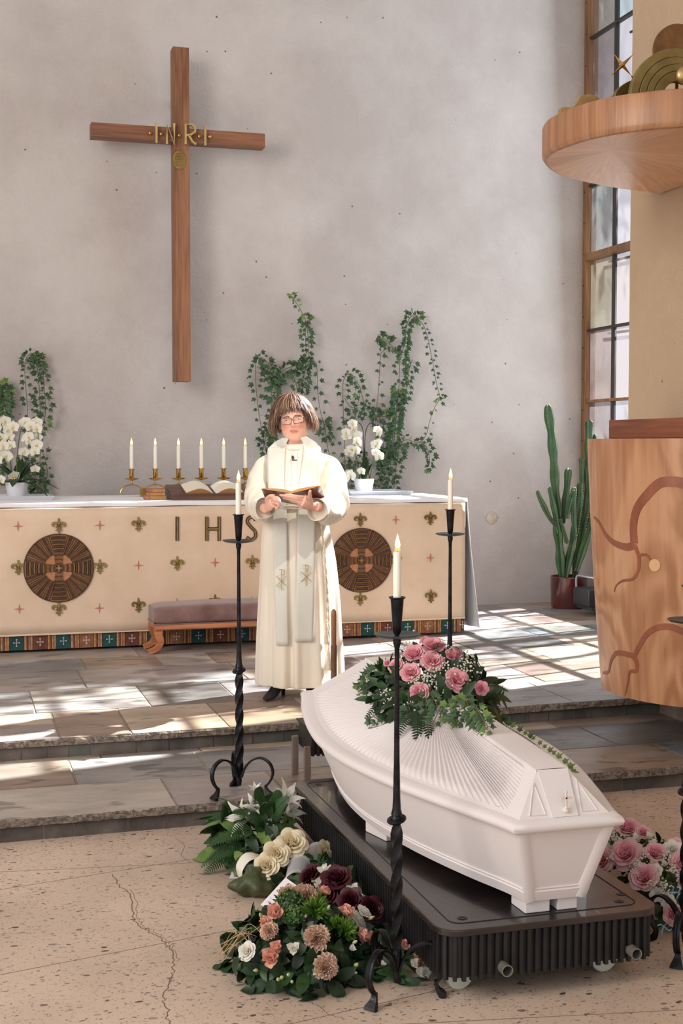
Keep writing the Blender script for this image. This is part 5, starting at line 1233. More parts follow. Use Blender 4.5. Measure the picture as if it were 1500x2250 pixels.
def bud_mesh(seed=0):
    b = MB(); b.lathe([(0, -0.2), (0.22, -0.05), (0.34, 0.3), (0.30, 0.7), (0.14, 1.05), (0, 1.15)], 10); b.tube([(0.1, 0, 0.9), (-0.12, 0.1, 1.1), (-0.1, -0.1, 1.2)], 0.09, 5)
    b.tube([(0, 0, -0.2), (0.1, 0, -0.8), (0.3, 0, -1.3)], 0.05, 5, 1); return b
def trumpet_mesh(seed=0):
    rnd = random.Random(seed); b = MB()
    for j in range(6):
        v, f = petal_pts(1.5, 0.5, 0.0, 9, 4, 0.95, 0.35); v = [(x, y, z+0.35*y-0.32*max(0, y-0.7)**2*2.2) for x, y, z in v]
        b.add(v, f, 0, Matrix.Rotation(2*PI*j/6+(0.1 if j % 2 else 0), 4, 'Z') @ Matrix.Rotation(R(38), 4, 'X'))
    for j in range(6): a = 2*PI*j/6; b.tube([(0, 0, 0), (0.08*math.cos(a), 0.08*math.sin(a), 0.5), (0.2*math.cos(a), 0.2*math.sin(a), 0.95)], 0.014, 4, 1)
    return b
PROTO = {}
def proto(key, mb, mats, auto=60):
    me = bpy.data.meshes.new(key); me.from_pydata(mb.v, [], mb.f)
    for m in mats: me.materials.append(m)
    me.polygons.foreach_set('material_index', [min(x, len(mats)-1) for x in mb.m]); me.polygons.foreach_set('use_smooth', [True]*len(mb.f)); me.update(); PROTO[key] = me
for i in range(3):
    proto('pink_rose%d' % i, rose_mesh('r', [1], i, 0.75+0.15*i), [M['pink']])
    proto('pale_rose%d' % i, rose_mesh('r', [1, 2], i+5, 0.85+0.1*i), [M['pink'], M['pinkpale']])
    proto('cream_rose%d' % i, rose_mesh('r', [1], i+9, 1.0, 7), [M['cream']])
    proto('wine_rose%d' % i, rose_mesh('r', [1], i+13, 0.9), [M['wine']])
    proto('white_rose%d' % i, rose_mesh('r', [1], i+17, 1.0), [M['petalwhite']])
    proto('carnation%d' % i, carn_mesh(i), [M['carn']])
    proto('peach_bloom%d' % i, ruffle_mesh(i), [M['peach']])
    proto('freesia%d' % i, open_mesh(i, ((3, .9, 35), (3, .8, 55), (3, .45, 75))), [M['petalwhite'], M['leafpale']])
proto('bud', bud_mesh(), [mat('bud_green', S(206, 214, 160), 0.5, c2=S(170, 186, 120), nscale=12), M['stem']])
proto('lily', trumpet_mesh(), [M['petalwhite'], M['leafpale']])
def bloom(key, name, c, nrm, s, root, roll=0, sz=1):
    o = bpy.data.objects.new(name, PROTO[key]); COL.objects.link(o); o.parent = root
    o.matrix_local = Matrix.Translation(c) @ Vector(nrm).normalized().to_track_quat('Z', 'Y').to_matrix().to_4x4() @ Matrix.Rotation(roll, 4, 'Z') @ Matrix.Diagonal((s, s, s*sz, 1)); return o
def dome(x, y, C, rad, sc=1.0):
    """the point of an ellipsoid mound that shows at photo pixel x,y (its silhouette point if the ray misses)"""
    d = ray(x, y); D = Vector((d.x/rad[0], d.y/rad[1], d.z/rad[2])); O = Vector(((CAM.x-C[0])/rad[0], (CAM.y-C[1])/rad[1], (CAM.z-C[2])/rad[2]))
    a, b_, c = D.dot(D), 2*O.dot(D), O.dot(O)-sc*sc; disc = b_*b_-4*a*c
    t = (-b_-math.sqrt(disc))/(2*a) if disc > 0 else -b_/(2*a)
    p = CAM+d*t; n_ = Vector(((p.x-C[0])/rad[0]**2, (p.y-C[1])/rad[1]**2, (p.z-C[2])/rad[2]**2)).normalized(); return p, n_
def foliage(root, C, rad, n, l, wd, mats, seed, zmin=0.01, name='foliage', droop=0.3, up=0.2, inner=0.75, fold=0.2, hemi=True):
    rnd = random.Random(seed); b = MB(); inv = root.location
    for k in range(n):
        while True:
            v = Vector((rnd.gauss(0, 1), rnd.gauss(0, 1), rnd.gauss(0, 1))).normalized()
            if v.z > (-0.05 if hemi else -1): break
        rr = rnd.uniform(inner, 0.98); p = Vector((C[0]+v.x*rad[0]*rr, C[1]+v.y*rad[1]*rr, C[2]+v.z*rad[2]*rr))
        s = rnd.uniform(0.7, 1.25); tang = v.cross(Vector((rnd.gauss(0, 1), rnd.gauss(0, 1), rnd.gauss(0, 1)))).normalized()
        d = (v*rnd.uniform(up, 0.9)+tang*rnd.uniform(0.5, 1.0)-Vector((0, 0, droop*rnd.random()))).normalized(); nn = (v*1.0+Vector((0, 0, 0.3))).normalized()
        vs, fs = leafshape(l*s, wd*s, fold, rnd.uniform(0.0, 0.6), 5)
        sd = d.cross(nn).normalized(); nn = sd.cross(d)
        q = [p+sd*x+d*y+nn*z for x, y, z in vs]
        q = [Vector((a.x, a.y, max(a.z, zmin+0.002*rnd.random())))-inv for a in q]; b.add(q, fs, rnd.choices(range(len(mats)), [4]+[2]*(len(mats)-1))[0])
    return b.build(name, mats, root)
def fern(mb, base, d, up_, L_, n=16, w0=0.05, mi=0):
    d = Vector(d).normalized(); up_ = Vector(up_).normalized(); P = [Vector(base)+d*(L_*t)-up_*(0.35*L_*t*t) for t in [i/n for i in range(n+1)]]
    mb.tube(P, 0.0012, 4, mi)
    for i in range(2, n+1):
        t = (P[i]-P[i-1]).normalized(); sd = t.cross(up_).normalized(); w_ = w0*(1-(i/n))**0.7+0.006
        for sg in (-1, 1):
            a = P[i]; q = a+sd*sg*w_+t*w_*0.35; m_ = L_/n*0.42; mb.add([a-t*m_, a+(q-a)*0.5-t*m_, q, a+(q-a)*0.5+t*m_, a+t*m_*0.6], [(0, 1, 2, 3, 4)], mi)
def gyp(root, clusters, C, rad, seed, name='gypsophila', dot=0.0032, per=26, spread=10):
    rnd = random.Random(seed); b = MB(); inv = root.location
    for (x, y, n) in clusters:
        for k in range(n):
            p, nn = dome(x+rnd.gauss(0, spread), y+rnd.gauss(0, spread), C, rad, 1.04+rnd.uniform(0, 0.12)); b.sphere(p-inv, dot*rnd.uniform(0.7, 1.5), 4)
            b.tube([p-inv, p-inv-nn*0.04+Vector((rnd.gauss(0, .01), rnd.gauss(0, .01), -0.01))], 0.0005, 3, 1)
    o = b.build(name, [M['petalwhite'], M['stem']], root); o['kind'] = 'stuff'; return o

# ---- rose spray on the coffin
SCN = (1.80, 4.86, 0.70); SRD = (0.25, 0.30, 0.205)
sp_ = thing('rose_spray', 'spray of pink roses, white filler flowers and trailing ivy on the coffin lid', 'flower arrangement', (1.79, 4.8, 0.76)); inv = Vector((1.79, 4.8, 0.76))
rnd = random.Random(4)
for i, (x, y, s) in enumerate(((911, 1442, 1.1), (952, 1424, 1.12), (949, 1455, 1.05), (996, 1445, 0.95), (903, 1481, 0.98), (1002, 1496, 1.08), (923, 1522, 1.0), (1056, 1513, 0.7), (871, 1465, 0.75), (852, 1458, 0.45), (861, 1543, 0.35), (936, 1410, .6))):
    p, n_ = dome(x, y, SCN, SRD, 1.02); tow = (CAM-p).normalized()
    bloom('pink_rose%d' % (i % 3), 'rose', p-inv, (n_*1.0+tow*0.7+Vector((rnd.gauss(0, .2), 0, rnd.gauss(0, .2)))), 0.038*s, sp_, rnd.random()*6)
for i, (x, y) in enumerate(((1067, 1557), (1085, 1577))):
    p = atX(x, y, 2.04+0.02*i); bloom('pink_rose0', 'rose', p-inv, (0.5, -0.6, 0.3), 0.036, sp_, i)
foliage(sp_, SCN, (0.235, 0.28, 0.185), 420, 0.075, 0.026, [M['leafdark'], M['leaf'], M['leafgrey']], 31, 0.62, up=0.3, inner=0.8)
foliage(sp_, (1.80, 4.83, 0.72), (0.26, 0.31, 0.10), 130, 0.10, 0.032, [M['leafdark'], M['leaf']], 32, 0.60, up=0.5, droop=0.7)
gyp(sp_, [(893, 1420, 14), (900, 1462, 10), (930, 1480, 26), (945, 1490, 30), (965, 1478, 26), (985, 1470, 14), (1025, 1450, 34), (1030, 1470, 22), (975, 1515, 14), (950, 1520, 12), (850, 1525, 30), (905, 1500, 16), (915, 1413, 8), (970, 1440, 10), (995, 1418, 8), (925, 1505, 16), (880, 1440, 8), (990, 1490, 8), (905, 1545, 6)], SCN, SRD, 3)
ivl = MB(); fr_ = MB()
def lidz(x, y):
    side = -1 if x < ccx(y) else 1; s = max(0, min(1, (y-RGY0)/(RGY1-RGY0))); w_ = cr_interp(RY, RW, y)-0.02; dx_ = abs(x-ccx(y)); t = (w_-dx_)/(w_-RH)
    if dx_ < RH: return rgz(y)
    if t < 0: return 0.5
    return lid(s, max(0, min(1, t)), side).z
def sprig(pts, size, dens, lab='ivy', mi=0, seed=0, lift=0.016):
    rnd = random.Random(seed); P = smoothpath(pts, 7); ivl.tube([p-inv for p in P], 0.0015, 5, 2)
    n = max(2, int(sum((P[i+1]-P[i]).length for i in range(len(P)-1))*dens))
    for k in range(n):
        u = (k+rnd.random()*.7)/n*(len(P)-1); i = min(int(u), len(P)-2); p = P[i].lerp(P[i+1], u-i); t = (P[i+1]-P[i]).normalized(); tow = (CAM-p).normalized()
        sd = t.cross(tow).normalized()*(1 if k % 2 else -1); ivyleaf(ivl, p+sd*size*0.4+tow*0.006-inv, (sd+t*0.3+Vector((0, 0, -0.2))), tow+Vector((rnd.gauss(0, .3), 0, rnd.gauss(0.3, .3))), size*rnd.uniform(.65, 1.2), mi if rnd.random() < .7 else 0)
        ivl.tube([p-inv, p+sd*size*0.4+tow*0.006-inv], 0.0008, 4, 2)
def lp(x, y, xx): return atX(x, y, xx)
def onlid(x, y, lift=0.02):
    d = ray(x, y); t = 3.5
    while t < 7:
        p = CAM+d*t
        if p.z < lidz(p.x, p.y)+lift: return p
        t += 0.004
    return CAM+d*5
sprig([lp(1040, 1540, 1.93), lp(1080, 1572, 1.97), lp(1105, 1592, 2.0), lp(1140, 1612, 2.02), lp(1165, 1628, 2.03), lp(1195, 1650, 2.04), lp(1220, 1668, 2.05), lp(1245, 1690, 2.05), lp(1250, 1705, 2.05)], 0.026, 62, mi=1, seed=1)
sprig([lp(1030, 1520, 1.93), lp(1060, 1545, 1.95), lp(1090, 1575, 1.98), lp(1115, 1600, 2.0)], 0.028, 80, seed=2)
sprig([onlid(870, 1545), onlid(858, 1575), onlid(845, 1590), onlid(825, 1597), onlid(808, 1600)], 0.034, 48, seed=3)
sprig([onlid(835, 1585), onlid(822, 1575), onlid(818, 1570)], 0.028, 60, seed=4)
sprig([onlid(870, 1500, .08), onlid(840, 1490, .08), onlid(815, 1495, .06), onlid(795, 1515, .03), onlid(786, 1520, .02)], 0.036, 110, mi=1, seed=5)
sprig([onlid(860, 1470, .1), onlid(830, 1475, .08), onlid(808, 1490, .05), onlid(815, 1520, .03)], 0.036, 110, mi=0, seed=6)
for k, (pth) in enumerate(([(950, 1530), (962, 1560), (950, 1590)], [(1000, 1530), (1010, 1560), (1000, 1590)], [(1020, 1530), (1035, 1565), (1050, 1590)], [(985, 1535), (990, 1570), (985, 1590)], [(940, 1520), (935, 1550), (945, 1565)], [(1045, 1550), (1060, 1580), (1070, 1600), (1040, 1610)], [(885, 1530), (900, 1560), (890, 1590)])):
    sprig([onlid(x, y, 0.11-0.04*j) for j, (x, y) in enumerate(pth)], 0.032, 100, mi=1 if k in (1, 3, 5) else 0, seed=10+k)
ivl.build('ivy_trails', [M['ivy'], M['leafpale'], M['vine']], sp_, smooth=False)
for (x, y, dx_, dy_, L_) in ((915, 1560, -0.15, -0.5, 0.16), (925, 1565, 0.0, -0.6, 0.15), (905, 1555, -.4, -.4, .13), (860, 1530, -.8, -.2, .12), (1000, 1420, .4, .4, .1), (965, 1410, 0, .3, .07), (1020, 1560, .3, -.5, .14)):
    p = onlid(x, y, 0.07); fern(fr_, p-inv, (dx_, dy_, -0.25), (0, -0.3, 1), L_, 16, 0.035)
fr_.build('fern_fronds', [M['leafdark']], sp_, smooth=False)

# ---- round peach arrangement on the floor
PCN = (1.05, 4.12, 0.02); PRD = (0.225, 0.27, 0.20)
pa = thing('peach_arrangement', 'round low arrangement of peach, apricot and white flowers on the floor in front', 'flower arrangement', (1.05, 4.12, 0)); inv = Vector((1.05, 4.12, 0)); rnd = random.Random(6)
Q5 = lambda x, y: (500+x/4.167, 1880+y/4.167)
def put(lst, C, rad, root, inv, base=0.04, depth=1.0, face=0.6):
    for i, (key, name, x, y, s) in enumerate(lst):
        p, n_ = dome(x, y, C, rad, depth); tow = (CAM-p).normalized(); bloom(key, name, p-inv, n_+tow*face+Vector((rnd.gauss(0, .15), rnd.gauss(0, .15), rnd.gauss(0, .15))), base*s, root, rnd.random()*6)
put([('carnation0', 'carnation', *Q5(810, 750), 1.0), ('carnation1', 'carnation', *Q5(900, 1020), 0.95), ('carnation2', 'carnation', *Q5(380, 690), 0.75), ('carnation0', 'carnation', *Q5(720, 355), 1.0), ('carnation1', 'carnation', *Q5(560, 350), 0.9),
     ('peach_bloom0', 'lisianthus', *Q5(445, 530), 0.8), ('peach_bloom1', 'lisianthus', *Q5(400, 940), 0.85), ('peach_bloom2', 'lisianthus', *Q5(1080, 540), 0.75), ('peach_bloom0', 'lisianthus', *Q5(1210, 740), 0.7), ('peach_bloom1', 'lisianthus', *Q5(870, 350), 0.65), ('peach_bloom2', 'lisianthus', *Q5(355, 620), 0.6), ('peach_bloom1', 'lisianthus', *Q5(1290, 770), 0.7), ('peach_bloom1', 'lisianthus', *Q5(450, 850), 0.6),
     ('freesia0', 'white_bloom', *Q5(605, 850), 0.7), ('white_rose0', 'white_bloom', *Q5(185, 880), 0.55), ('white_rose1', 'white_bloom', *Q5(1165, 600), 0.75), ('white_rose2', 'white_bloom', *Q5(1240, 525), 0.5), ('freesia1', 'white_bloom', *Q5(1130, 850), 0.4), ('bud', 'flower_bud', *Q5(1150, 800), 0.35), ('bud', 'flower_bud', *Q5(1165, 1010), 0.4), ('bud', 'flower_bud', *Q5(500, 1110), 0.35), ('bud', 'flower_bud', *Q5(465, 1130), 0.35), ('bud', 'flower_bud', *Q5(560, 1090), 0.35), ('bud', 'flower_bud', *Q5(270, 1050), 0.35), ('bud', 'flower_bud', *Q5(310, 560), 0.35), ('bud', 'flower_bud', *Q5(1150, 1070), 0.3), ('bud', 'flower_bud', *Q5(1295, 580), 0.35), ('bud', 'flower_bud', *Q5(915, 490), 0.3), ('bud', 'flower_bud', *Q5(590, 1150), 0.3)], PCN, PRD, pa, inv, 0.05, 1.04)
foliage(pa, PCN, (0.20, 0.24, 0.165), 420, 0.07, 0.036, [M['leafdark'], M['leaf'], M['leafdark']], 41, 0.004, up=0.15, inner=0.82)
foliage(pa, (1.05, 4.12, 0.01), (0.25, 0.29, 0.06), 90, 0.08, 0.045, [M['leafdark'], M['leaf']], 42, 0.004, up=0.5, name='outer_leaves')
MB().lathe([(0.14, 0.003), (0.15, 0.02), (0.15, 0.06), (0.10, 0.11), (0, 0.13)], 24).build('moss_base', M['leafdark'], pa)
def burst(name, c, nrm, r, n, m_, seed, root, wd=0.004):
    rnd = random.Random(seed); b = MB(); O = orient(c, nrm)
    for k in range(n):
        z = rnd.uniform(0.0, 1); a = rnd.random()*2*PI; q = math.sqrt(1-z*z); v = Vector((q*math.cos(a), q*math.sin(a), z)); sd = v.orthogonal().normalized()*wd; L_ = r*rnd.uniform(.7, 1.1)
        b.add([v*r*0.1-sd*0.5, v*r*0.1+sd*0.5, v*L_*0.7+sd, v*L_, v*L_*0.7-sd], [(0, 1, 2, 3, 4)], 0, O)
    return b.build(name, m_, root, smooth=False)
for k, (x, y, r) in enumerate((Q5(790, 520)+(0.055,), Q5(780, 430)+(0.05,), Q5(1060, 700)+(0.05,), Q5(1000, 640)+(.035,))):
    p, n_ = dome(x, y, PCN, PRD, 0.92); burst('green_tuft', p-inv, n_, r, 170, M['lime'], k, pa)
for k, (x, y, r) in enumerate((Q5(570, 450)+(0.05,), Q5(600, 560)+(0.035,))):
    p, n_ = dome(x, y, PCN, PRD, 0.93); b = MB(); rr_ = random.Random(k)
    for j in range(240):
        z = rr_.uniform(-0.2, 1); a = rr_.random()*6.28; q_2 = math.sqrt(max(0, 1-z*z)); v = Vector((q_2*math.cos(a), q_2*math.sin(a), z)); b.sphere(v*r*rr_.uniform(.85, 1.05), 0.0036, 4, rr_.randrange(2), orient(p-inv, n_))
    b.sphere((0, 0, 0), r*0.85, 10, 1, orient(p-inv, n_)); b.build('sedum_head', [M['leafpale'], M['leaf']], pa)
st3 = MB(); rr_ = random.Random(2)
for k in range(14):
    p, n_ = dome(*Q5(230+rr_.gauss(0, 50), 760+rr_.gauss(0, 50)), PCN, PRD, 1.0); st3.tube(smoothpath([p-inv, p-inv+Vector((-0.05*rr_.random(), rr_.gauss(0, .02), 0.02)), p-inv+Vector((-0.08-0.04*rr_.random(), -0.03+rr_.gauss(0, .03), -0.03))], 4), 0.001, 4)
st3.build('straw_wisps', mat('straw', S(190, 162, 118), 0.8), pa)
# ---- wine red bouquet
WCN = (1.33, 4.56, 0.03); WRD = (0.115, 0.34, 0.15)
wn_ = thing('wine_bouquet', 'dark wine red rose bouquet with white blooms beside the ribbed bier side', 'flower arrangement', (1.28, 4.55, 0)); inv = Vector((1.28, 4.55, 0)); rnd = random.Random(8)
put([('wine_rose0', 'rose', *Q5(770, 205), 1.0), ('wine_rose1', 'rose', *Q5(1000, 235), 1.1), ('wine_rose2', 'rose', *Q5(930, 350), 0.9), ('wine_rose0', 'rose', *Q5(1130, 420), 0.9), ('wine_rose1', 'rose', *Q5(1310, 500), 0.9), ('freesia0', 'white_bloom', *Q5(890, 150), 0.75), ('freesia1', 'white_bloom', *Q5(935, 160), .7), ('freesia2', 'white_bloom', *Q5(880, 240), .8), ('freesia0', 'white_bloom', *Q5(850, 285), .6), ('freesia1', 'white_bloom', *Q5(1150, 320), .75), ('freesia2', 'white_bloom', *Q5(1120, 360), .65), ('freesia0', 'white_bloom', *Q5(1210, 400), .7), ('freesia0', 'white_bloom', *Q5(1235, 430), .6), ('bud', 'flower_bud', *Q5(800, 240), .3), ('bud', 'flower_bud', *Q5(790, 225), .3), ('bud', 'flower_bud', *Q5(1340, 530), .3)], WCN, WRD, wn_, inv, 0.048, 1.05)
foliage(wn_, WCN, (0.095, 0.31, 0.11), 170, 0.06, 0.034, [M['leafdark'], M['leaf'], M['leafgrey']], 43, 0.004)
# ---- small bouquet lying by the front stand
sbq = thing('small_bouquet', 'small bouquet of apricot and white blooms lying by the bier corner behind the front stand', 'flower arrangement', (1.36, 3.98, 0)); inv = Vector((1.36, 3.98, 0)); SCC = (1.345, 4.0, 0.0)
put([('carnation1', 'carnation', 925, 2112, .8), ('freesia1', 'white_bloom', 905, 2118, .6), ('freesia0', 'white_bloom', 917, 2134, .5), ('white_rose1', 'white_bloom', 932, 2136, .4), ('peach_bloom1', 'lisianthus', 884, 2080, .6), ('freesia2', 'white_bloom', 842, 2118, .35)], SCC, (0.10, 0.13, 0.085), sbq, inv, 0.046, 1.05)
foliage(sbq, SCC, (0.09, 0.13, 0.06), 70, 0.07, 0.03, [M['leafdark'], M['leaf']], 44, 0.004)
# ---- cream roses with ribbon
CCN = (1.19, 5.02, 0.02); CRD = (0.15, 0.24, 0.19)
cb2 = thing('cream_rose_bouquet', 'bouquet of large cream roses with a sheer ribbon, left of the bier', 'flower arrangement', (1.17, 5.0, 0)); inv = Vector((1.17, 5.0, 0)); rnd = random.Random(9)
put([('cream_rose0', 'rose', 640, 1855, 1.08), ('cream_rose1', 'rose', 606, 1878, 0.95), ('cream_rose2', 'rose', 588, 1903, 0.9), ('cream_rose0', 'rose', 712, 1872, 0.8)], CCN, CRD, cb2, inv, 0.050, 1.0, face=0.9)
foliage(cb2, CCN, (0.125, 0.22, 0.13), 150, 0.085, 0.036, [M['leafdark'], M['leaf'], M['leafpale'], M['leafgrey']], 45, 0.004, inner=.8)
ribm = bpy.data.materials.new('sheer_ribbon'); ribm.use_nodes = True; nt = ribm.node_tree; nt.nodes.clear()
o_ = N(nt, 'ShaderNodeOutputMaterial'); t_ = N(nt, 'ShaderNodeBsdfTransparent'); d_ = N(nt, 'ShaderNodeBsdfDiffuse'); d_.inputs[0].default_value = S(214, 214, 214); mx_ = N(nt, 'ShaderNodeMixShader'); mx_.inputs[0].default_value = 0.5; nt.links.new(t_.outputs[0], mx_.inputs[1]); nt.links.new(d_.outputs[0], mx_.inputs[2]); nt.links.new(mx_.outputs[0], o_.inputs[0])
def ribbon(path, axis, wd, mb, lines=True):
    P = smoothpath(path, 6); ax = Vector(axis).normalized()*wd/2
    mb.grid(len(P), 9, lambda u, v: P[int(round(u*(len(P)-1)))]+ax*(2*v-1))
    if lines:
        for e in (-1, -.86, -.72, .72, .86, 1): mb.tube([p+ax*e for p in P], 0.0007, 4, 1)
rl = mat('ribbon_thread', S(220, 220, 218), 0.6); b = MB()
c = Vector(dome(655, 1925, CCN, CRD, 1.02)[0])-inv
ax = Vector((-0.30, -0.55, -0.55))
ribbon([c+Vector((0.045*math.cos(a), 0.012, 0.045*math.sin(a))) for a in [2*PI*k/10 for k in range(11)]], ax, 0.075, b)
c2 = Vector(dome(700, 1895, CCN, CRD, 1.05)[0])-inv
ribbon([c+Vector((0.03, 0.05, 0)), c2+Vector((-0.05, 0.0, 0.035)), c2+Vector((0, 0, 0.045)), c2+Vector((0.06, -0.02, 0.0)), c2+Vector((0.085, -0.04, -0.05))], (-0.35, -0.6, -.5), 0.085, b)
b.build('sheer_bow', [ribm, rl], cb2)
b = MB(); c3 = Vector(dome(548, 1905, CCN, CRD, 0.98)[0])-inv
ribbon([c3+Vector((-0.035, 0, -0.045)), c3+Vector((-0.04, 0, 0.0)), c3+Vector((0.0, 0.02, 0.035)), c3+Vector((0.06, 0.03, 0.02)), c3+Vector((0.08, 0.03, -0.02))], (0.2, -0.8, -.2), 0.055, b, False); b.build('white_ribbon', mat('satin', S(226, 222, 212), 0.4), cb2, solid=0.001)
# green leaf wrapped bundle
g0 = atZ(563, 1975, 0.0); b = MB()
def pouch(u, v):
    a = 2*PI*u; z = v; r = (0.045+0.034*math.sin(PI*min(1, v*1.25)))*(1+0.13*math.sin(a*4+v*4)+0.07*math.sin(a*9-v*3)); r *= (1-0.25*max(0, v-0.6)/0.4)
    return Vector((g0.x+0.012+1.2*r*math.cos(a), g0.y+0.05+r*math.sin(a), 0.003+0.095*v+0.02*v*math.sin(a*2)))-inv
b.grid(48, 16, pouch, cu=True, flip=True); b.add([pouch(i/48, 1) for i in range(48)], [tuple(range(48))]); b.build('leaf_wrapped_bundle', mat('wrap_leaf', S(82, 88, 52), 0.5, c2=S(54, 62, 36), nscale=8, stretch=(1, 1, 3), bump=0.3, bscale=14), cb2)
# ---- lily bouquet
LCN = (1.165, 5.30, 0.02); LRD = (0.165, 0.20, 0.22)
lb = thing('lily_bouquet', 'bouquet of white lilies with broad leaves and fern at the foot of the step', 'flower arrangement', (1.16, 5.3, 0)); inv = Vector((1.16, 5.3, 0)); rnd = random.Random(12)
for (x, y, nx_, nz_, s) in ((566, 1780, -0.5, .7, .055), (548, 1796, -1, .25, .075), (618, 1765, .5, .8, .072), (625, 1790, .7, .5, .065), (560, 1740, .0, 1, .03), (578, 1838, -.3, .3, .04)):
    p, n_ = dome(x, y, LCN, LRD, 0.86); bloom('lily', 'lily', p-inv, (nx_, -0.55, nz_), s, lb, rnd.random()*6)
foliage(lb, LCN, (0.16, 0.19, 0.185), 60, 0.15, 0.06, [M['leaf'], M['leafpale'], M['leafdark']], 46, 0.004, name='broad_leaves', inner=.6, fold=.15)
foliage(lb, LCN, (0.17, 0.19, 0.14), 120, 0.07, 0.03, [M['leafdark'], M['leaf']], 47, 0.004)
b = MB()
for (x, y, dx_, dz_, L_) in ((575, 1800, -.6, .5, .15), (585, 1790, -.3, .9, .15), (590, 1800, .4, .8, .14), (560, 1820, -1, .1, .17), (535, 1850, -1, -.1, .15), (520, 1865, -.9, -.25, .13), (600, 1790, .1, 1, .13), (545, 1880, -.7, -.35, .1), (570, 1770, -.1, 1, .1)):
    p, n_ = dome(x, y, LCN, LRD, 1.0); fern(b, p-inv, (dx_, -0.45, dz_), (0, -0.6, .8), L_*1.3, 20, 0.046)
for i in range(len(b.v)):
    if b.v[i][2] < 0.004: b.v[i] = (b.v[i][0], b.v[i][1], 0.004)
b.build('fern_fronds', M['leaf'], lb, smooth=False)
b = MB(); rr_ = random.Random(3)
for k in range(60):
    p, n_ = dome(600+rr_.gauss(0, 10), 1835+rr_.gauss(0, 16), LCN, LRD, 1.02); b.sphere(p-inv, 0.005, 4); 
o = b.build('limonium', mat('grey_violet', S(150, 142, 140), 0.8), lb); o['kind'] = 'stuff'
# ---- cards
wp = mat('card_paper', S(226, 224, 228), 0.7); ink = mat('ink', S(64, 58, 60), 0.8); dkp = mat('card_dark', S(112, 98, 92), 0.7)
def card(label, corners, lines=0, seed=0, m_=wp, flower=False):
    P = [Vector(c) for c in corners]; o0 = sum(P, Vector())/4; b = MB(); nrm = (P[1]-P[0]).cross(P[3]-P[0]).normalized(); nrm = nrm if nrm.z > 0 else -nrm
    b.prism([p-o0 for p in P], nrm*-0.0012); rr_ = random.Random(seed)
    def at(u, v): return (P[0].lerp(P[1], u).lerp(P[3].lerp(P[2], u), v))-o0+nrm*0.0003
    for L_ in range(lines):
        v = 0.30+0.52*L_/max(1, lines-1); u0, u1 = 0.18+0.08*rr_.random(), 0.55+0.33*rr_.random(); nn = int((u1-u0)*70); pth = []
        for k in range(nn):
            if rr_.random() < 0.1 and len(pth) > 2: b.stroke(pth, 0.0013, 0.0003, nrm, 1); pth = []; continue
            u = u0+(u1-u0)*k/nn; pth.append(at(v+0.022*math.sin(k*1.9+L_)+0.012*rr_.gauss(0, 1), u))
        if len(pth) > 2: b.stroke(pth, 0.0013, 0.0003, nrm, 1)
    if flower:
        for k in range(12): a = k*0.52; b.stroke([at(.12, .5)*1.0, at(.12+.06*math.sin(a), .5+.12*math.cos(a))], 0.001, 0.0003, nrm, 1)
    o = b.build('message_card', [m_, ink], smooth=False); o.location = o0; return tag(o, label, 'card')
z1, z2 = 0.155, 0.015
card('long handwritten condolence card tucked between the bouquets on the floor', [atZ(627, 1928, 0.135), atZ(572, 1988, 0.02), atZ(596, 2002, 0.02), atZ(652, 1946, 0.135)], 5, 3, flower=True)
card('dark edge of a card sticking out left of the peach arrangement', [atZ(582, 2013, 0.07), atZ(506, 2074, 0.004), atZ(520, 2082, 0.004), atZ(600, 2030, 0.07)], 0, 0, dkp)
card('small white card lying on the floor by the cream roses', [atZ(511, 1908, 0.012), atZ(504, 1930, 0.004), atZ(536, 1930, 0.004), atZ(540, 1906, 0.012)], 2, 5)
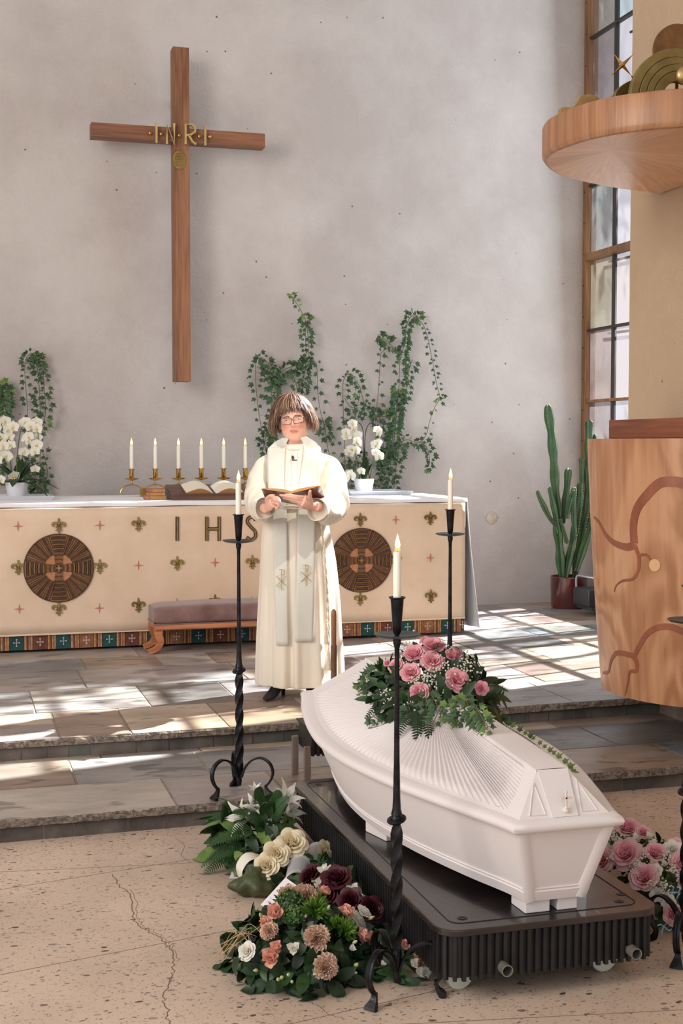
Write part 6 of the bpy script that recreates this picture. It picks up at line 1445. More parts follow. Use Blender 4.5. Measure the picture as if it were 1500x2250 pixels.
# ---- pink arrangement on the right
GCN = (2.46, 4.42, 0.02); GRD = (0.27, 0.44, 0.235)
pk = thing('pink_arrangement', 'large arrangement of pink roses and white flowers on the floor right of the bier', 'flower arrangement', (2.45, 4.4, 0)); inv = Vector((2.45, 4.4, 0)); rnd = random.Random(14)
Q6 = lambda x, y: (1280+x/6.818, 1780+y/6.818)
put([('pale_rose0', 'rose', *Q6(670, 300), 1.1), ('pale_rose1', 'rose', *Q6(290, 780), 1.25), ('pale_rose2', 'rose', *Q6(660, 680), 1.35), ('pale_rose0', 'rose', *Q6(1080, 670), 1.0), ('pale_rose1', 'rose', *Q6(930, 1030), 1.2), ('pale_rose2', 'rose', *Q6(1490, 830), 1.1), ('pale_rose0', 'rose', *Q6(1360, 1570), 0.95), ('pale_rose1', 'rose', *Q6(900, 350), .7), ('pale_rose2', 'rose', *Q6(1390, 560), .8), ('pale_rose1', 'rose', *Q6(1600, 1100), 1.0),
     ('white_rose0', 'white_bloom', *Q6(320, 370), 0.7), ('freesia1', 'white_bloom', *Q6(380, 580), .8), ('freesia0', 'white_bloom', *Q6(800, 450), .8), ('freesia2', 'white_bloom', *Q6(1000, 420), .7), ('white_rose2', 'white_bloom', *Q6(1350, 600), .8), ('white_rose1', 'white_bloom', *Q6(1090, 910), .55), ('freesia1', 'white_bloom', *Q6(1220, 820), .6), ('white_rose0', 'white_bloom', *Q6(1120, 1270), .6), ('white_rose2', 'white_bloom', *Q6(1270, 1370), .6), ('freesia0', 'white_bloom', *Q6(1170, 1340), .6), ('freesia1', 'white_bloom', *Q6(1050, 520), .7), ('bud', 'flower_bud', *Q6(850, 440), .45), ('bud', 'flower_bud', *Q6(710, 460), .45), ('bud', 'flower_bud', *Q6(980, 440), .4), ('bud', 'flower_bud', *Q6(1240, 510), .5), ('bud', 'flower_bud', *Q6(290, 460), .4), ('bud', 'flower_bud', *Q6(1190, 1030), .4), ('bud', 'flower_bud', *Q6(1450, 1090), .4), ('bud', 'flower_bud', *Q6(1060, 400), .35)], GCN, GRD, pk, inv, 0.040, 1.03, face=.8)
foliage(pk, GCN, (0.24, 0.41, 0.195), 560, 0.06, 0.026, [M['leafdark'], M['leaf'], M['leafgrey']], 48, 0.004)
gyp(pk, [(*Q6(420, 330), 44), (*Q6(480, 430), 44), (*Q6(560, 480), 30), (*Q6(430, 680), 30), (*Q6(820, 800), 44), (*Q6(860, 860), 26), (*Q6(920, 660), 30), (*Q6(1050, 1100), 36), (*Q6(1220, 1120), 44), (*Q6(1230, 1250), 26), (*Q6(1250, 680), 30), (*Q6(1350, 900), 50), (*Q6(1440, 980), 40), (*Q6(1370, 1450), 20), (*Q6(760, 950), 20)], GCN, GRD, 5, dot=0.0026, spread=6)
bsat = mat('blue_satin', S(150, 196, 216), 0.35)
for (x, y, rot) in ((1335, 1230, 0), (1210, 1740, 1), (1480, 1220, 2)):
    b = MB()
    p, n_ = dome(*Q6(x, y), GCN, GRD, 1.03); 
    for k in range(4): a = rot+k*1.5; b.stroke([p-inv, p-inv+Vector((.02*math.cos(a), -.01, .02*math.sin(a))), p-inv+Vector((.03*math.cos(a+.4), -.005, .03*math.sin(a+.4)))], 0.005, 0.001, (0, -1, .3))
    b.build('blue_ribbon', bsat, pk, smooth=False)


# ================================================================== final places and sizes, scaled about the camera, of the pieces on the nave floor (z 0.12) and on the first step (z 0.22)
for nm_, k_, p_ in (
    ('candle_stand', 0.9613, (1.1439, 5.4601, 0.2200)),
    ('pillar_candle', 0.9613, (1.1439, 5.4601, 0.2200)),
    ('candle_stand.002', 0.9613, (2.1533, 5.6043, 0.2200)),
    ('pillar_candle.002', 0.9613, (2.1533, 5.6043, 0.2200)),
    ('sand_stand', 0.9613, (1.4996, 5.4986, 0.2200)),
    ('spade', 0.9613, (1.6113, 5.6332, 0.3689)),
    ('candle_stand.001', 0.9298, (1.2023, 3.5473, 0.1200)),
    ('pillar_candle.001', 0.9298, (1.2023, 3.5473, 0.1200)),
    ('candle_stand.003', 0.9298, (2.1665, 3.5891, 0.1200)),
    ('bier_trolley', 0.9298, (1.6365, 4.2772, 0.1200)),
    ('coffin', 0.9298, (1.6551, 4.2772, 0.3432)),
    ('rose_spray', 0.9298, (1.6644, 4.4632, 0.8267)),
    ('peach_arrangement', 0.9298, (0.9763, 3.8309, 0.1200)),
    ('wine_bouquet', 0.9298, (1.1902, 4.2307, 0.1200)),
    ('small_bouquet', 0.9298, (1.2646, 3.7007, 0.1200)),
    ('cream_rose_bouquet', 0.9298, (1.0879, 4.6491, 0.1200)),
    ('lily_bouquet', 0.9298, (1.0786, 4.9281, 0.1200)),
    ('pink_arrangement', 0.9298, (2.2781, 4.0912, 0.1200)),
    ('message_card', 0.9298, (1.0252, 4.2634, 0.1921)),
    ('message_card.001', 0.9298, (0.8847, 4.0478, 0.1544)),
    ('message_card.002', 0.9298, (0.9809, 4.7158, 0.1274)),
):
    o = bpy.data.objects[nm_]; o.location = p_; o.scale = (k_, k_, k_)

# ================================================================== ROBED PERSON
PO = Vector((1.80, 7.03, PZ)); PM = Matrix.Translation(PO) @ Matrix.Rotation(-YAW, 4, 'Z'); PI_ = PM.inverted()
per = thing('person', 'person in a white robe and pale stole standing before the altar with an open book', 'person', PO, -YAW)
def loc(x, y, yl):
    o = PI_ @ CAM; d = (PI_.to_3x3() @ ray(x, y)); return o+d*((yl-o.y)/d.y)
def skinmat():
    m, nt, b, ns, ln = nodes('skin'); b.inputs['Roughness'].default_value = 0.45
    b.inputs['Subsurface Weight'].default_value = 0.25; b.inputs['Subsurface Radius'].default_value = (1, .35, .2); b.inputs['Subsurface Scale'].default_value = 0.008
    tc = N(nt, 'ShaderNodeTexCoord'); n1 = N(nt, 'ShaderNodeTexNoise', Scale=30, Detail=4); ln.new(tc.outputs['Object'], n1.inputs['Vector'])
    rp = N(nt, 'ShaderNodeValToRGB'); rp.color_ramp.elements[0].color = S(226, 174, 154); rp.color_ramp.elements[1].color = S(238, 190, 170); ln.new(n1.outputs['Fac'], rp.inputs[0]); col = rp.outputs[0]
    for (cx, cy_, cz_, sx, sy, sz, c, k) in SPOTS:
        mp = N(nt, 'ShaderNodeMapping'); mp.vector_type = 'POINT'; mp.inputs['Scale'].default_value = (1/sx, 1/sy, 1/sz); mp.inputs['Location'].default_value = (-cx/sx, -cy_/sy, -cz_/sz); ln.new(tc.outputs['Object'], mp.inputs[0])
        ln_ = N(nt, 'ShaderNodeVectorMath', operation='LENGTH'); ln.new(mp.outputs[0], ln_.inputs[0])
        mr = N(nt, 'ShaderNodeMapRange'); mr.inputs[1].default_value = 1.15; mr.inputs[2].default_value = 0.65; mr.inputs[3].default_value = 0; mr.inputs[4].default_value = k; ln.new(ln_.outputs['Value'], mr.inputs[0])
        mx = N(nt, 'ShaderNodeMix', data_type='RGBA'); ln.new(mr.outputs[0], mx.inputs[0]); ln.new(col, mx.inputs[6]); mx.inputs[7].default_value = c; col = mx.outputs[2]
    ln.new(col, b.inputs['Base Color']); return m
HC = Vector((-0.014, -0.012, 1.512)); HM = Matrix.Translation(HC) @ Matrix.Rotation(R(-7), 4, 'Y') @ Matrix.Rotation(R(-3), 4, 'Z') @ Matrix.Rotation(R(4), 4, 'X')
def headpt(th, ph):
    """ph 0 top .. pi bottom, th around (0 = face)"""
    x, y, z = math.sin(ph)*math.sin(th), -math.sin(ph)*math.cos(th), math.cos(ph)
    X, Y_, Z_ = x*0.077, y*0.098, z*0.119
    if z < 0:
        k = -z; X *= 1-0.10*k**2; Y_ = Y_*(1-0.10*k**2) if y < 0 else Y_*(1-0.45*k)
        X *= 1+0.10*math.exp(-((k-0.6)/0.25)**2)
    if y < 0:
        fr_ = max(0, -y)**0.6
        # flatten the face plane
        Y_ = -0.098*(1-(1-min(1, math.sqrt(max(0, 1-(X/0.082)**2-(Z_/0.132)**2))))*1.0) if False else Y_
        g = lambda cx, cz, sx, sz, a: a*math.exp(-((X-cx)/sx)**2-((Z_-cz)/sz)**2)
        d = g(0, -0.016, 0.0105, 0.012, 0.021)+g(0, 0.004, 0.007, 0.022, 0.010)+g(0.011, -0.021, 0.006, 0.006, 0.007)+g(-0.011, -0.021, 0.006, 0.006, 0.007)
        d += g(0.032, 0.018, 0.017, 0.011, -0.009)+g(-0.032, 0.018, 0.017, 0.011, -0.009)+g(0.03, 0.037, 0.022, 0.007, 0.005)+g(-0.03, 0.037, 0.022, 0.007, 0.005)
        d += g(0.045, -0.012, 0.020, 0.018, 0.006)+g(-0.045, -0.012, 0.020, 0.018, 0.006)
        d += g(0, -0.0425, 0.021, 0.0042, 0.0065)+g(0, -0.0535, 0.019, 0.005, 0.0075)+g(0, -0.048, 0.022, 0.0022, -0.0045)+g(0, -0.034, 0.005, 0.007, -0.002)+g(0, -0.064, 0.02, 0.005, -0.003)
        d += g(0, -0.092, 0.028, 0.018, 0.012)+g(0.03, -0.05, 0.008, 0.02, -0.0035)+g(-0.03, -0.05, 0.008, 0.02, -0.0035)+g(0, 0, 0.05, 0.09, 0.004)
        Y_ -= d*fr_
    return Vector((X, Y_, Z_))
def face(x, z):   # surface point of the face in head space
    best = None
    for i in range(-24, 25):
        for j in range(8, 60):
            p = headpt(i*PI/48, j*PI/64); e = (p.x-x)**2+(p.z-z)**2
            if best is None or e < best[0]: best = (e, p)
    return best[1]
lips = HM @ face(0, -0.048)
SPOTS = [(lips.x, lips.y, lips.z, 0.027, 0.03, 0.0095, S(192, 104, 100), .8), (*(HM @ face(0.047, -0.015)), .024, .04, .022, S(224, 132, 118), .5), (*(HM @ face(-0.047, -0.015)), .024, .04, .022, S(224, 132, 118), .5), (*(HM @ face(0, -0.018)), .014, .03, .014, S(220, 124, 110), .5)]
M['skin'] = skinmat()
b = MB()
b.grid(128, 96, lambda u, v: HM @ headpt(2*PI*u, PI*(0.004+0.992*v)), cu=True, flip=True)
b.add([HM @ headpt(2*PI*i/128, PI*0.004) for i in range(128)], [tuple(range(127, -1, -1))]); b.add([HM @ headpt(2*PI*i/128, PI*0.996) for i in range(128)], [tuple(range(128))])
for sg in (-1, 1):   # ears
    b.sphere(HM @ Vector((sg*0.079, 0.008, -0.002)), 0.03, 10, sc=(0.3, 0.55, 1))
b.tube([(-0.004, 0.02, 1.30), (-0.008, 0.012, 1.38), (-0.012, 0.005, 1.46)], [0.066, 0.056, 0.056], 24)
def ell(z, hx_, hy_, cx=0, cy=0, n=32): return [Vector((cx+hx_*math.cos(2*PI*k/n), cy+hy_*math.sin(2*PI*k/n), z)) for k in range(n)]
def loft2(mb, rings, mi=0):
    n = len(rings[0]); fs = [(i*n+k, i*n+(k+1) % n, (i+1)*n+(k+1) % n, (i+1)*n+k) for i in range(len(rings)-1) for k in range(n)]
    mb.add([p for r in rings for p in r], fs+[tuple(range(n-1, -1, -1)), tuple(range((len(rings)-1)*n, len(rings)*n))], mi)
loft2(b, [ell(0.80, .14, .10), ell(0.90, .155, .115), ell(1.0, .14, .105), ell(1.12, .135, .105), ell(1.22, .15, .105), ell(1.30, .155, .09), ell(1.34, .10, .075), ell(1.37, .06, .06, 0, .01)])
for sg in (-1, 1):
    b.tube([(sg*0.075, 0, 0.88), (sg*0.085, -0.005, 0.65), (sg*0.09, -0.01, 0.46), (sg*0.092, 0.01, 0.3), (sg*0.095, 0.02, 0.12), (sg*0.095, 0.02, 0.07)], [0.082, 0.07, 0.052, 0.052, 0.036, 0.034], 20)
# arms and hands, positions taken along the sleeves to the book
def hand(shoulder, elbow, wrist, palm, fingers, thumb, wd):
    b.tube(smoothpath([shoulder, elbow], 4), [0.05, 0.047, 0.043, 0.040, 0.038], 16)
    b.sphere(elbow, 0.04, 10); b.tube([elbow, Vector(elbow).lerp(Vector(wrist), .5), wrist], [0.04, 0.036, 0.027], 16)
    w_, p_ = Vector(wrist), Vector(palm); d = (p_-w_).normalized(); wv = Vector(wd).normalized(); wv = (wv-d*wv.dot(d)).normalized()
    b.tube([w_-d*0.01, w_+d*0.015, w_.lerp(p_, .5), p_, p_+d*0.022], [0.026, 0.027, 0.034, 0.040, 0.036], 16, up=wv, sec=[(math.cos(2*PI*k/16), 0.44*math.sin(2*PI*k/16)) for k in range(16)])
    for i, f in enumerate(fingers):
        r = (0.0088, 0.0093, 0.009, 0.0078)[i]; root = p_+wv*(0.029-0.0193*i)+d*0.004
        P = [root]+[Vector(q) for q in f]; P = smoothpath(P, 4); b.tube(P, [r*(1.02-0.22*k/(len(P)-1)) for k in range(len(P))], 12); b.sphere(P[-1], r*0.82, 8)
    P = smoothpath([Vector(q) for q in thumb], 4); b.tube(P, [0.0125-0.0035*k/(len(P)-1) for k in range(len(P))], 12); b.sphere(P[-1], 0.009, 8)
# hand on the image left: gripping the lower edge of the book, fingers curled towards us
wL = loc(583, 1117, -0.30)
hand((-0.16, 0.02, 1.27), (-0.235, -0.02, 1.06), wL, loc(594, 1106, -0.345),
     [[loc(600, 1093, -0.375), loc(610, 1094, -0.392), loc(615, 1101, -0.388)], [loc(603, 1098, -0.385), loc(613, 1101, -0.398), loc(614, 1109, -0.39)], [loc(603, 1105, -0.382), loc(612, 1109, -0.393), loc(611, 1116, -0.386)], [loc(601, 1112, -0.372), loc(608, 1116, -0.38), loc(606, 1120, -0.375)]],
     [loc(588, 1108, -0.325), loc(586, 1097, -0.345), loc(593, 1090, -0.365), loc(601, 1089, -0.37)], (0.2, -0.2, 1))
wR = loc(692, 1113, -0.285)
hand((0.16, 0.02, 1.27), (0.225, -0.02, 1.06), wR, loc(671, 1103, -0.335),
     [[loc(655, 1091, -0.365), loc(640, 1088, -0.37), loc(628, 1086, -0.365)], [loc(650, 1095, -0.368), loc(632, 1091, -0.37), loc(616, 1088, -0.362)], [loc(650, 1100, -0.365), loc(636, 1097, -0.365), loc(623, 1094, -0.355)], [loc(655, 1105, -0.36), loc(645, 1103, -0.36), loc(637, 1100, -0.355)]],
     [loc(684, 1106, -0.315), loc(681, 1094, -0.34), loc(680, 1085, -0.36), loc(681, 1079, -0.368)], (0.35, 0.1, 1))
body = b.build('body', M['skin'], per)
rm_ = body.modifiers.new('remesh', 'REMESH'); rm_.mode = 'VOXEL'; rm_.voxel_size = 0.0034; rm_.use_smooth_shade = True
sm = body.modifiers.new('smooth', 'SMOOTH'); sm.factor = 0.5; sm.iterations = 2
# eyes, brows, glasses
ew = mat('eye_white', S(224, 216, 210), 0.2); ir = mat('iris', S(62, 58, 54), 0.15); pu_ = mat('pupil', S(12, 12, 12), 0.1); hr = mat('brow_hair', S(112, 74, 60), 0.8)
lid_ = M['skin']
for sg in (-1, 1):
    p = face(sg*0.0315, 0.018); e = MB(); c = Vector((p.x, p.y+0.0065, p.z)); O = HM @ Matrix.Translation(c)
    e.sphere((0, 0, 0), 0.0105, 12, 0, O); e.sphere((0, -0.0062, -0.0005), 0.0056, 10, 1, O, sc=(1, 1, 1)); e.sphere((0, -0.0092, -0.0005), 0.0031, 8, 2, O); e.build('eye', [ew, ir, pu_], per)
    l = MB(); l.grid(16, 8, lambda u, v: O @ Vector((0.0118*math.cos(PI*u), -0.0118*math.sin(PI*u)*math.cos(R(10+80*v)), 0.0118*math.sin(PI*u)*math.sin(R(10+80*v))))); l.grid(16, 6, lambda u, v: O @ Vector((0.0116*math.cos(PI*u), -0.0116*math.sin(PI*u)*math.cos(R(26+50*v)), -0.0116*math.sin(PI*u)*math.sin(R(26+50*v))))); l.build('eyelid', lid_, per)
    bb = MB(); P = [HM @ (face(sg*q, 0.034+h)+Vector((0, -0.001, 0))) for q, h in ((0.013, 0.002), (0.024, 0.0035), (0.036, 0.003), (0.048, -0.002))]; bb.tube(smoothpath(P, 4), [0.002, .0024, .0026, .0026, .0026, .0026, .0026, .0026, .0024, .0022, .002, .0016, .0012], 6); bb.build('eyebrow', hr, per)
g = MB(); fz = face(0, 0.016).y; gy = fz-0.0015
def rr(cx, cz, hx_, hz_, r, n=6):
    out = []
    for qx, qz, a0_ in ((hx_-r, hz_-r, 0), (-hx_+r, hz_-r, 90), (-hx_+r, -hz_+r, 180), (hx_-r, -hz_+r, 270)):
        for k in range(n+1): a = R(a0_+90*k/n); out.append((cx+qx+r*math.cos(a), cz+qz+r*math.sin(a)))
    return out
lens = MB()
for sg in (-1, 1):
    ring_ = [HM @ Vector((x, gy+0.35*max(0, abs(x)-0.015)**1.5, z)) for x, z in rr(sg*0.0335, 0.013, 0.0285, 0.0175, 0.011)]
    g.tube(ring_, 0.00155, 6, closed=True); lens.add(ring_, [tuple(range(len(ring_)))])
    g.tube([HM @ Vector((sg*0.061, gy+0.005, 0.022)), HM @ Vector((sg*0.076, gy+0.025, 0.021)), HM @ Vector((sg*0.080, gy+0.10, 0.016))], 0.0017, 6)
g.tube(smoothpath([HM @ Vector((-0.006, gy, 0.019)), HM @ Vector((0, gy-0.001, 0.022)), HM @ Vector((0.006, gy, 0.019))], 4), 0.0014, 6)
glo = g.build('spectacles', mat('spectacle_frame', S(92, 58, 50), 0.3, 0.2), per)
gm_ = bpy.data.materials.new('lens'); gm_.use_nodes = True; nt = gm_.node_tree; nt.nodes.clear(); o_ = N(nt, 'ShaderNodeOutputMaterial'); t_ = N(nt, 'ShaderNodeBsdfTransparent'); g_ = N(nt, 'ShaderNodeBsdfGlossy', Roughness=0.03); x_ = N(nt, 'ShaderNodeMixShader'); x_.inputs[0].default_value = 0.06; nt.links.new(t_.outputs[0], x_.inputs[1]); nt.links.new(g_.outputs[0], x_.inputs[2]); nt.links.new(x_.outputs[0], o_.inputs[0])
lens.build('lens', gm_, glo, smooth=False)
# hair: a full chin length bob with a fringe
def hairend(a):
    aa = abs((a+PI) % (2*PI)-PI)
    if aa < R(36): return R(72)
    if aa < R(56): return R(72)+(R(122)-R(72))*((aa-R(36))/R(20))
    return R(124)
HO = HM @ Matrix.Translation((0.0, 0.006, 0.022))
def hairpt(a, t, off=0.0, cap=False):
    ph = t*hairend(a); s, c = math.sin(ph), math.cos(ph)
    rx, ry, rz = 0.108+off, 0.112+off, 0.126+off
    fl = 1+0.20*max(0, (ph-R(80))/R(46))*(1 if abs((a+PI) % (2*PI)-PI) > R(40) else 0.2)
    if math.cos(a) > 0.6: ry -= 0.005
    asym = 1.10 if math.sin(a) < 0 else 1.0
    return Vector((rx*s*math.sin(a)*fl*asym, -ry*s*math.cos(a)*fl*(0.92 if math.cos(a) > 0 else 1), rz*c*(1.0 if c > 0 else 0.92+0.0*a)+0.006*math.sin(3*a)))
h = MB(); h.grid(72, 22, lambda u, v: HO @ hairpt(2*PI*u, 0.01+0.97*v, -0.008), cu=True, flip=True)
rnd = random.Random(77)
for k in range(2600):
    a = rnd.uniform(0, 2*PI); o_f = rnd.gauss(0, 0.005)+0.002; t1 = rnd.uniform(0.78, 1.10); t0 = rnd.uniform(0.02, 0.35); sw = rnd.gauss(0, 0.10); n_s = 7
    tip = rnd.gauss(0, 0.011)+0.004; P = []
    for i in range(n_s):
        t = t0+(t1-t0)*i/(n_s-1); p = hairpt(a+sw*(t-t0)+0.03*math.sin(t*9+k), t, o_f+tip*max(0, t-0.6)*2); P.append(HO @ p)
    w_ = rnd.uniform(0.0011, 0.0024)
    sdv = (P[3]-P[2]).cross(P[3]-HC).normalized()
    vs = []
    for i, p in enumerate(P): ww_ = w_*(1-0.75*(i/(n_s-1))**2); vs += [p-sdv*ww_, p+(p-HC).normalized()*0.0006, p+sdv*ww_]
    fs = []
    for i in range(n_s-1): fs += [(3*i, 3*i+1, 3*i+4, 3*i+3), (3*i+1, 3*i+2, 3*i+5, 3*i+4)]
    h.add(vs, fs, k % 3)
h.build('hair', [mat('hair_brown', S(126, 94, 78), 0.4, c2=S(96, 70, 58), nscale=40), mat('hair_light', S(176, 144, 120), 0.36), mat('hair_dark', S(84, 62, 52), 0.4)], per, auto=0)

# ---- robe
alb = mat('robe_cloth', S(232, 224, 210), 0.8, c2=S(226, 216, 200), nscale=3, bump=0.12, bscale=160, bdist=0.001, sheen=0.3)
RR = [(0.07, .238, .20, .012), (0.2, .236, .19, .012), (0.35, .230, .175, .010), (0.55, .221, .16, .010), (0.75, .207, .15, .006), (0.90, .190, .145, -.004), (1.0, .170, .14, -.006), (1.045, .158, .135, -.005), (1.09, .165, .142, -.003), (1.16, .175, .145, 0), (1.25, .182, .135, 0), (1.305, .180, .115, 0), (1.338, .150, .095, 0), (1.362, .100, .078, 0), (1.378, .066, .064, -.004)]
RZs = [r[0] for r in RR]
def robe(a, z):
    hx_ = cr_interp(RZs, [r[1] for r in RR], z); hy_ = cr_interp(RZs, [r[2] for r in RR], z); cx = cr_interp(RZs, [r[3] for r in RR], z)
    dn = max(0, min(1, (1.03-z)/0.9)); f = 1+dn*(0.040*math.cos(7*a+0.6)+0.030*math.cos(13*a+1.4+z)+0.014*math.cos(23*a))
    up_ = max(0, min(1, (z-1.05)/0.1))*max(0, min(1, (1.3-z)/0.1)); f += up_*0.012*math.cos(11*a+z*20)
    aa = (a+PI/2+PI) % (2*PI)-PI    # 0 at front
    f -= dn*0.14*math.exp(-((aa+0.17)/0.07)**2)*min(1, (1.03-z)*6 if z < 1.03 else 0); f += dn*0.05*math.exp(-((aa+0.30)/0.08)**2)+dn*0.05*math.exp(-((aa+0.03)/0.09)**2)
    return Vector((cx+hx_*f*math.cos(a), hy_*f*math.sin(a)+0.012, z))
def robefront(x, z):
    lo, hi = -PI, 0
    best = min(((robe(R(-180+k*1.5), z)) for k in range(121)), key=lambda p: abs(p.x-x)); return best.y
def robefs(x, z): return (robefront(x-0.012, z)+robefront(x, z)+robefront(x+0.012, z))/3
b = MB(); nz_ = 90; zs = [0.07+(1.378-0.07)*i/nz_ for i in range(nz_+1)]
b.grid(nz_+1, 160, lambda u, v: robe(2*PI*v, 0.07+(1.378-0.07)*u), cv=True, flip=True)
b.add([robe(2*PI*k/160, 0.07) for k in range(160)], [tuple(range(159, -1, -1))]); b.add([robe(2*PI*k/160, 1.378) for k in range(160)], [tuple(range(160))])
def sleeve(path, rad, sd_):
    P = smoothpath(path, 8); n = len(P); rd = []
    base_r = smoothpath([(r, 0, 0) for r in rad], 8)
    m_ = 36; T = None; vs = []; fs = []
    for i in range(n):
        t = (P[min(i+1, n-1)]-P[max(i-1, 0)]).normalized(); ref = Vector((0, 1, 0.3)); X = (ref-t*ref.dot(t)).normalized(); Yv = t.cross(X); r = base_r[i].x; u = i/(n-1)
        for k in range(m_):
            a = 2*PI*k/m_; rr_ = r*(1+0.07*math.sin(3*a+u*9+sd_)*math.sin(PI*u)+0.05*math.sin(5*a-u*14+sd_*2)*u+0.035*math.sin(u*34+2*a))
            d = X*math.cos(a)+Yv*math.sin(a)
            p = P[i]+d*rr_; p.z -= 0.25*r*u*max(0, -d.z) ; vs.append(p)
    fs = [(i*m_+k, i*m_+(k+1) % m_, (i+1)*m_+(k+1) % m_, (i+1)*m_+k) for i in range(n-1) for k in range(m_)]
    b.add(vs, fs+[tuple(range(m_-1, -1, -1)), tuple(range((n-1)*m_, n*m_))])
sleeve([(-0.125, 0.01, 1.30), (-0.175, 0.005, 1.25), (-0.205, -0.02, 1.16), (-0.205, -0.07, 1.085), (-0.185, -0.17, 1.055), (-0.172, -0.265, 1.052)], [0.05, .068, .075, .078, .068, .050], 0.3)
sleeve([(0.125, 0.01, 1.30), (0.175, 0.005, 1.25), (0.202, -0.02, 1.16), (0.205, -0.07, 1.08), (0.175, -0.16, 1.05), (0.135, -0.245, 1.045)], [0.05, .070, .078, .084, .078, .056], 1.7)
rb = b.build('white_robe', alb, per)
rm_ = rb.modifiers.new('remesh', 'REMESH'); rm_.mode = 'VOXEL'; rm_.voxel_size = 0.005; rm_.use_smooth_shade = True
sm = rb.modifiers.new('smooth', 'SMOOTH'); sm.factor = 0.5; sm.iterations = 5
# cuffs: loose rings of cloth with a dark inside
for (c, ax_, r, nm) in (((-0.165, -0.272, 1.052), (0.35, -1, 0.02), 0.052, 'a'), ((0.125, -0.252, 1.043), (-0.5, -1, 0.05), 0.056, 'b')):
    q = Vector(ax_).normalized(); X = q.orthogonal().normalized(); Yv = q.cross(X); cb_ = MB()
    cb_.grid(40, 6, lambda u, v: Vector(c)+q*(-0.03+0.05*v)+(X*math.cos(2*PI*u)+Yv*math.sin(2*PI*u))*(r*(0.96+0.10*v+0.05*math.sin(6*PI*u+v)))+Vector((0, 0, -0.012*v*(1-math.cos(2*PI*u))*0)), cu=True)
    cb_.build('cuff', alb, per, solid=0.004)
stl = mat('stole_cloth', S(218, 217, 208), 0.85, c2=S(210, 210, 202), nscale=4, bump=0.2, bscale=240, bdist=0.0012)
def strip(pts, name, offv=0.011):
    """pts: (x_left, x_right, z) rows, laid on the robe front"""
    rows = []
    for i in range(len(pts)-1):
        for k in range(8): t = k/8; rows.append(tuple(pts[i][j]*(1-t)+pts[i+1][j]*t for j in range(3)))
    rows.append(pts[-1]); b = MB(); m_ = 7; vs = []
    ys = []
    for xl, xr, z in rows:
        yy = [robefs(xl+(xr-xl)*k/m_, z) for k in range(m_+1)]; base = min(yy); ys.append([base*0.6+y*0.4 for y in yy])
    for i, (xl, xr, z) in enumerate(rows):
        for k in range(m_+1):
            y = sum(ys[j][k] for j in range(max(0, i-2), min(len(rows), i+3)))/len(range(max(0, i-2), min(len(rows), i+3))); vs.append((xl+(xr-xl)*k/m_, y-offv, z))
    n = m_+1; b.add(vs, [(i*n+k, i*n+k+1, (i+1)*n+k+1, (i+1)*n+k) for i in range(len(rows)-1) for k in range(m_)]); return b
def lx(px, yl=-0.15): return loc(px, 1200, yl).x
zz = lambda py, yl=-0.15: loc(650, py, yl).z
L1 = [(lx(618), lx(634), zz(962, -.03)), (lx(600), lx(629), zz(972, -.08)), (lx(586), lx(626), zz(986, -.11)), (lx(585), lx(625), zz(1010)), (lx(587), lx(624), zz(1060)), (lx(592), lx(628), zz(1108)), (lx(597), lx(630), zz(1124)), (lx(599), lx(631), zz(1200)), (lx(603), lx(632), zz(1320)), (lx(607), lx(634), zz(1417))]
R1 = [(lx(657), lx(673), zz(960, -.03)), (lx(664), lx(692), zz(971, -.08)), (lx(666), lx(704), zz(985, -.11)), (lx(664), lx(706), zz(1010)), (lx(658), lx(701), zz(1060)), (lx(655), lx(696), zz(1108)), (lx(654), lx(693), zz(1124)), (lx(652), lx(692), zz(1200)), (lx(650), lx(690), zz(1320)), (lx(648), lx(687), zz(1408))]
st_ = MB(); s1 = strip(L1, 'l'); s2 = strip(R1, 'r', 0.013); st_._j(s1, None, 0); st_._j(s2, None, 0)
# neck part going round behind
def neckband(u, v):
    a = R(-12)+R(204)*u; r = 0.060+0.018*(1-v); return Vector((-0.006+r*math.cos(a)*1.05, 0.012+r*math.sin(a)*0.95, 1.35+0.026*v))
st_.grid(40, 4, neckband)
sto = st_.build('stole', stl, per, solid=0.004)
gold = mat('gold_thread', S(190, 156, 76), 0.45, 0.4)
def chirho(px, py, s, lean):
    b = MB(); yy = robefs(lx(px), zz(py))-0.022 if True else 0
    c = Vector((lx(px), min(robefs(lx(px)-.02, zz(py)), robefs(lx(px)+.02, zz(py)), robefs(lx(px), zz(py)))-0.027, zz(py)))
    Q = lambda x, z: c+Vector((x*s+lean*z*s, 0, z*s)); nz = (0, -1, 0)
    b.stroke([Q(0, .055), Q(0, 0), Q(0, -.065)], .0034, .0015, nz); b.stroke([Q(-.030, .018), Q(0, -.012), Q(.030, -.042)], .0034, .0015, nz); b.stroke([Q(.030, .018), Q(0, -.012), Q(-.030, -.042)], .0034, .0015, nz)
    b.stroke(smoothpath([Q(-.016, .055), Q(0, .057), Q(.014, .054), Q(.019, .042), Q(.014, .03), Q(0.001, .024)], 4), .0034, .0015, nz); b.build('gold_monogram', gold, sto, smooth=False)
chirho(618, 1272, 0.92, 0.02); chirho(672, 1262, 0.92, -0.02)
# collar and placket
b = MB(); b.grid(48, 5, lambda u, v: Vector((-0.008+(0.064-0.004*v)*math.cos(2*PI*u), -0.001+(0.066-0.006*v)*math.sin(2*PI*u)-0.004*(1-v), 1.358+0.040*v-0.010*v*max(0, -math.sin(2*PI*u))))+Vector((0, 0, 0)), cu=True, flip=True); b.build('collar', alb, per, solid=0.004)
b = MB(); P = [Vector((lx(647, -.1)+0.0, min(robefs(lx(647), z), robefs(lx(647)+.01, z))-0.006, z)) for z in (1.352, 1.33, 1.30, 1.27, 1.24, 1.2, 1.16)]; b.stroke(P, 0.03, 0.002, (0, -1, 0)); b.build('placket', alb, per)
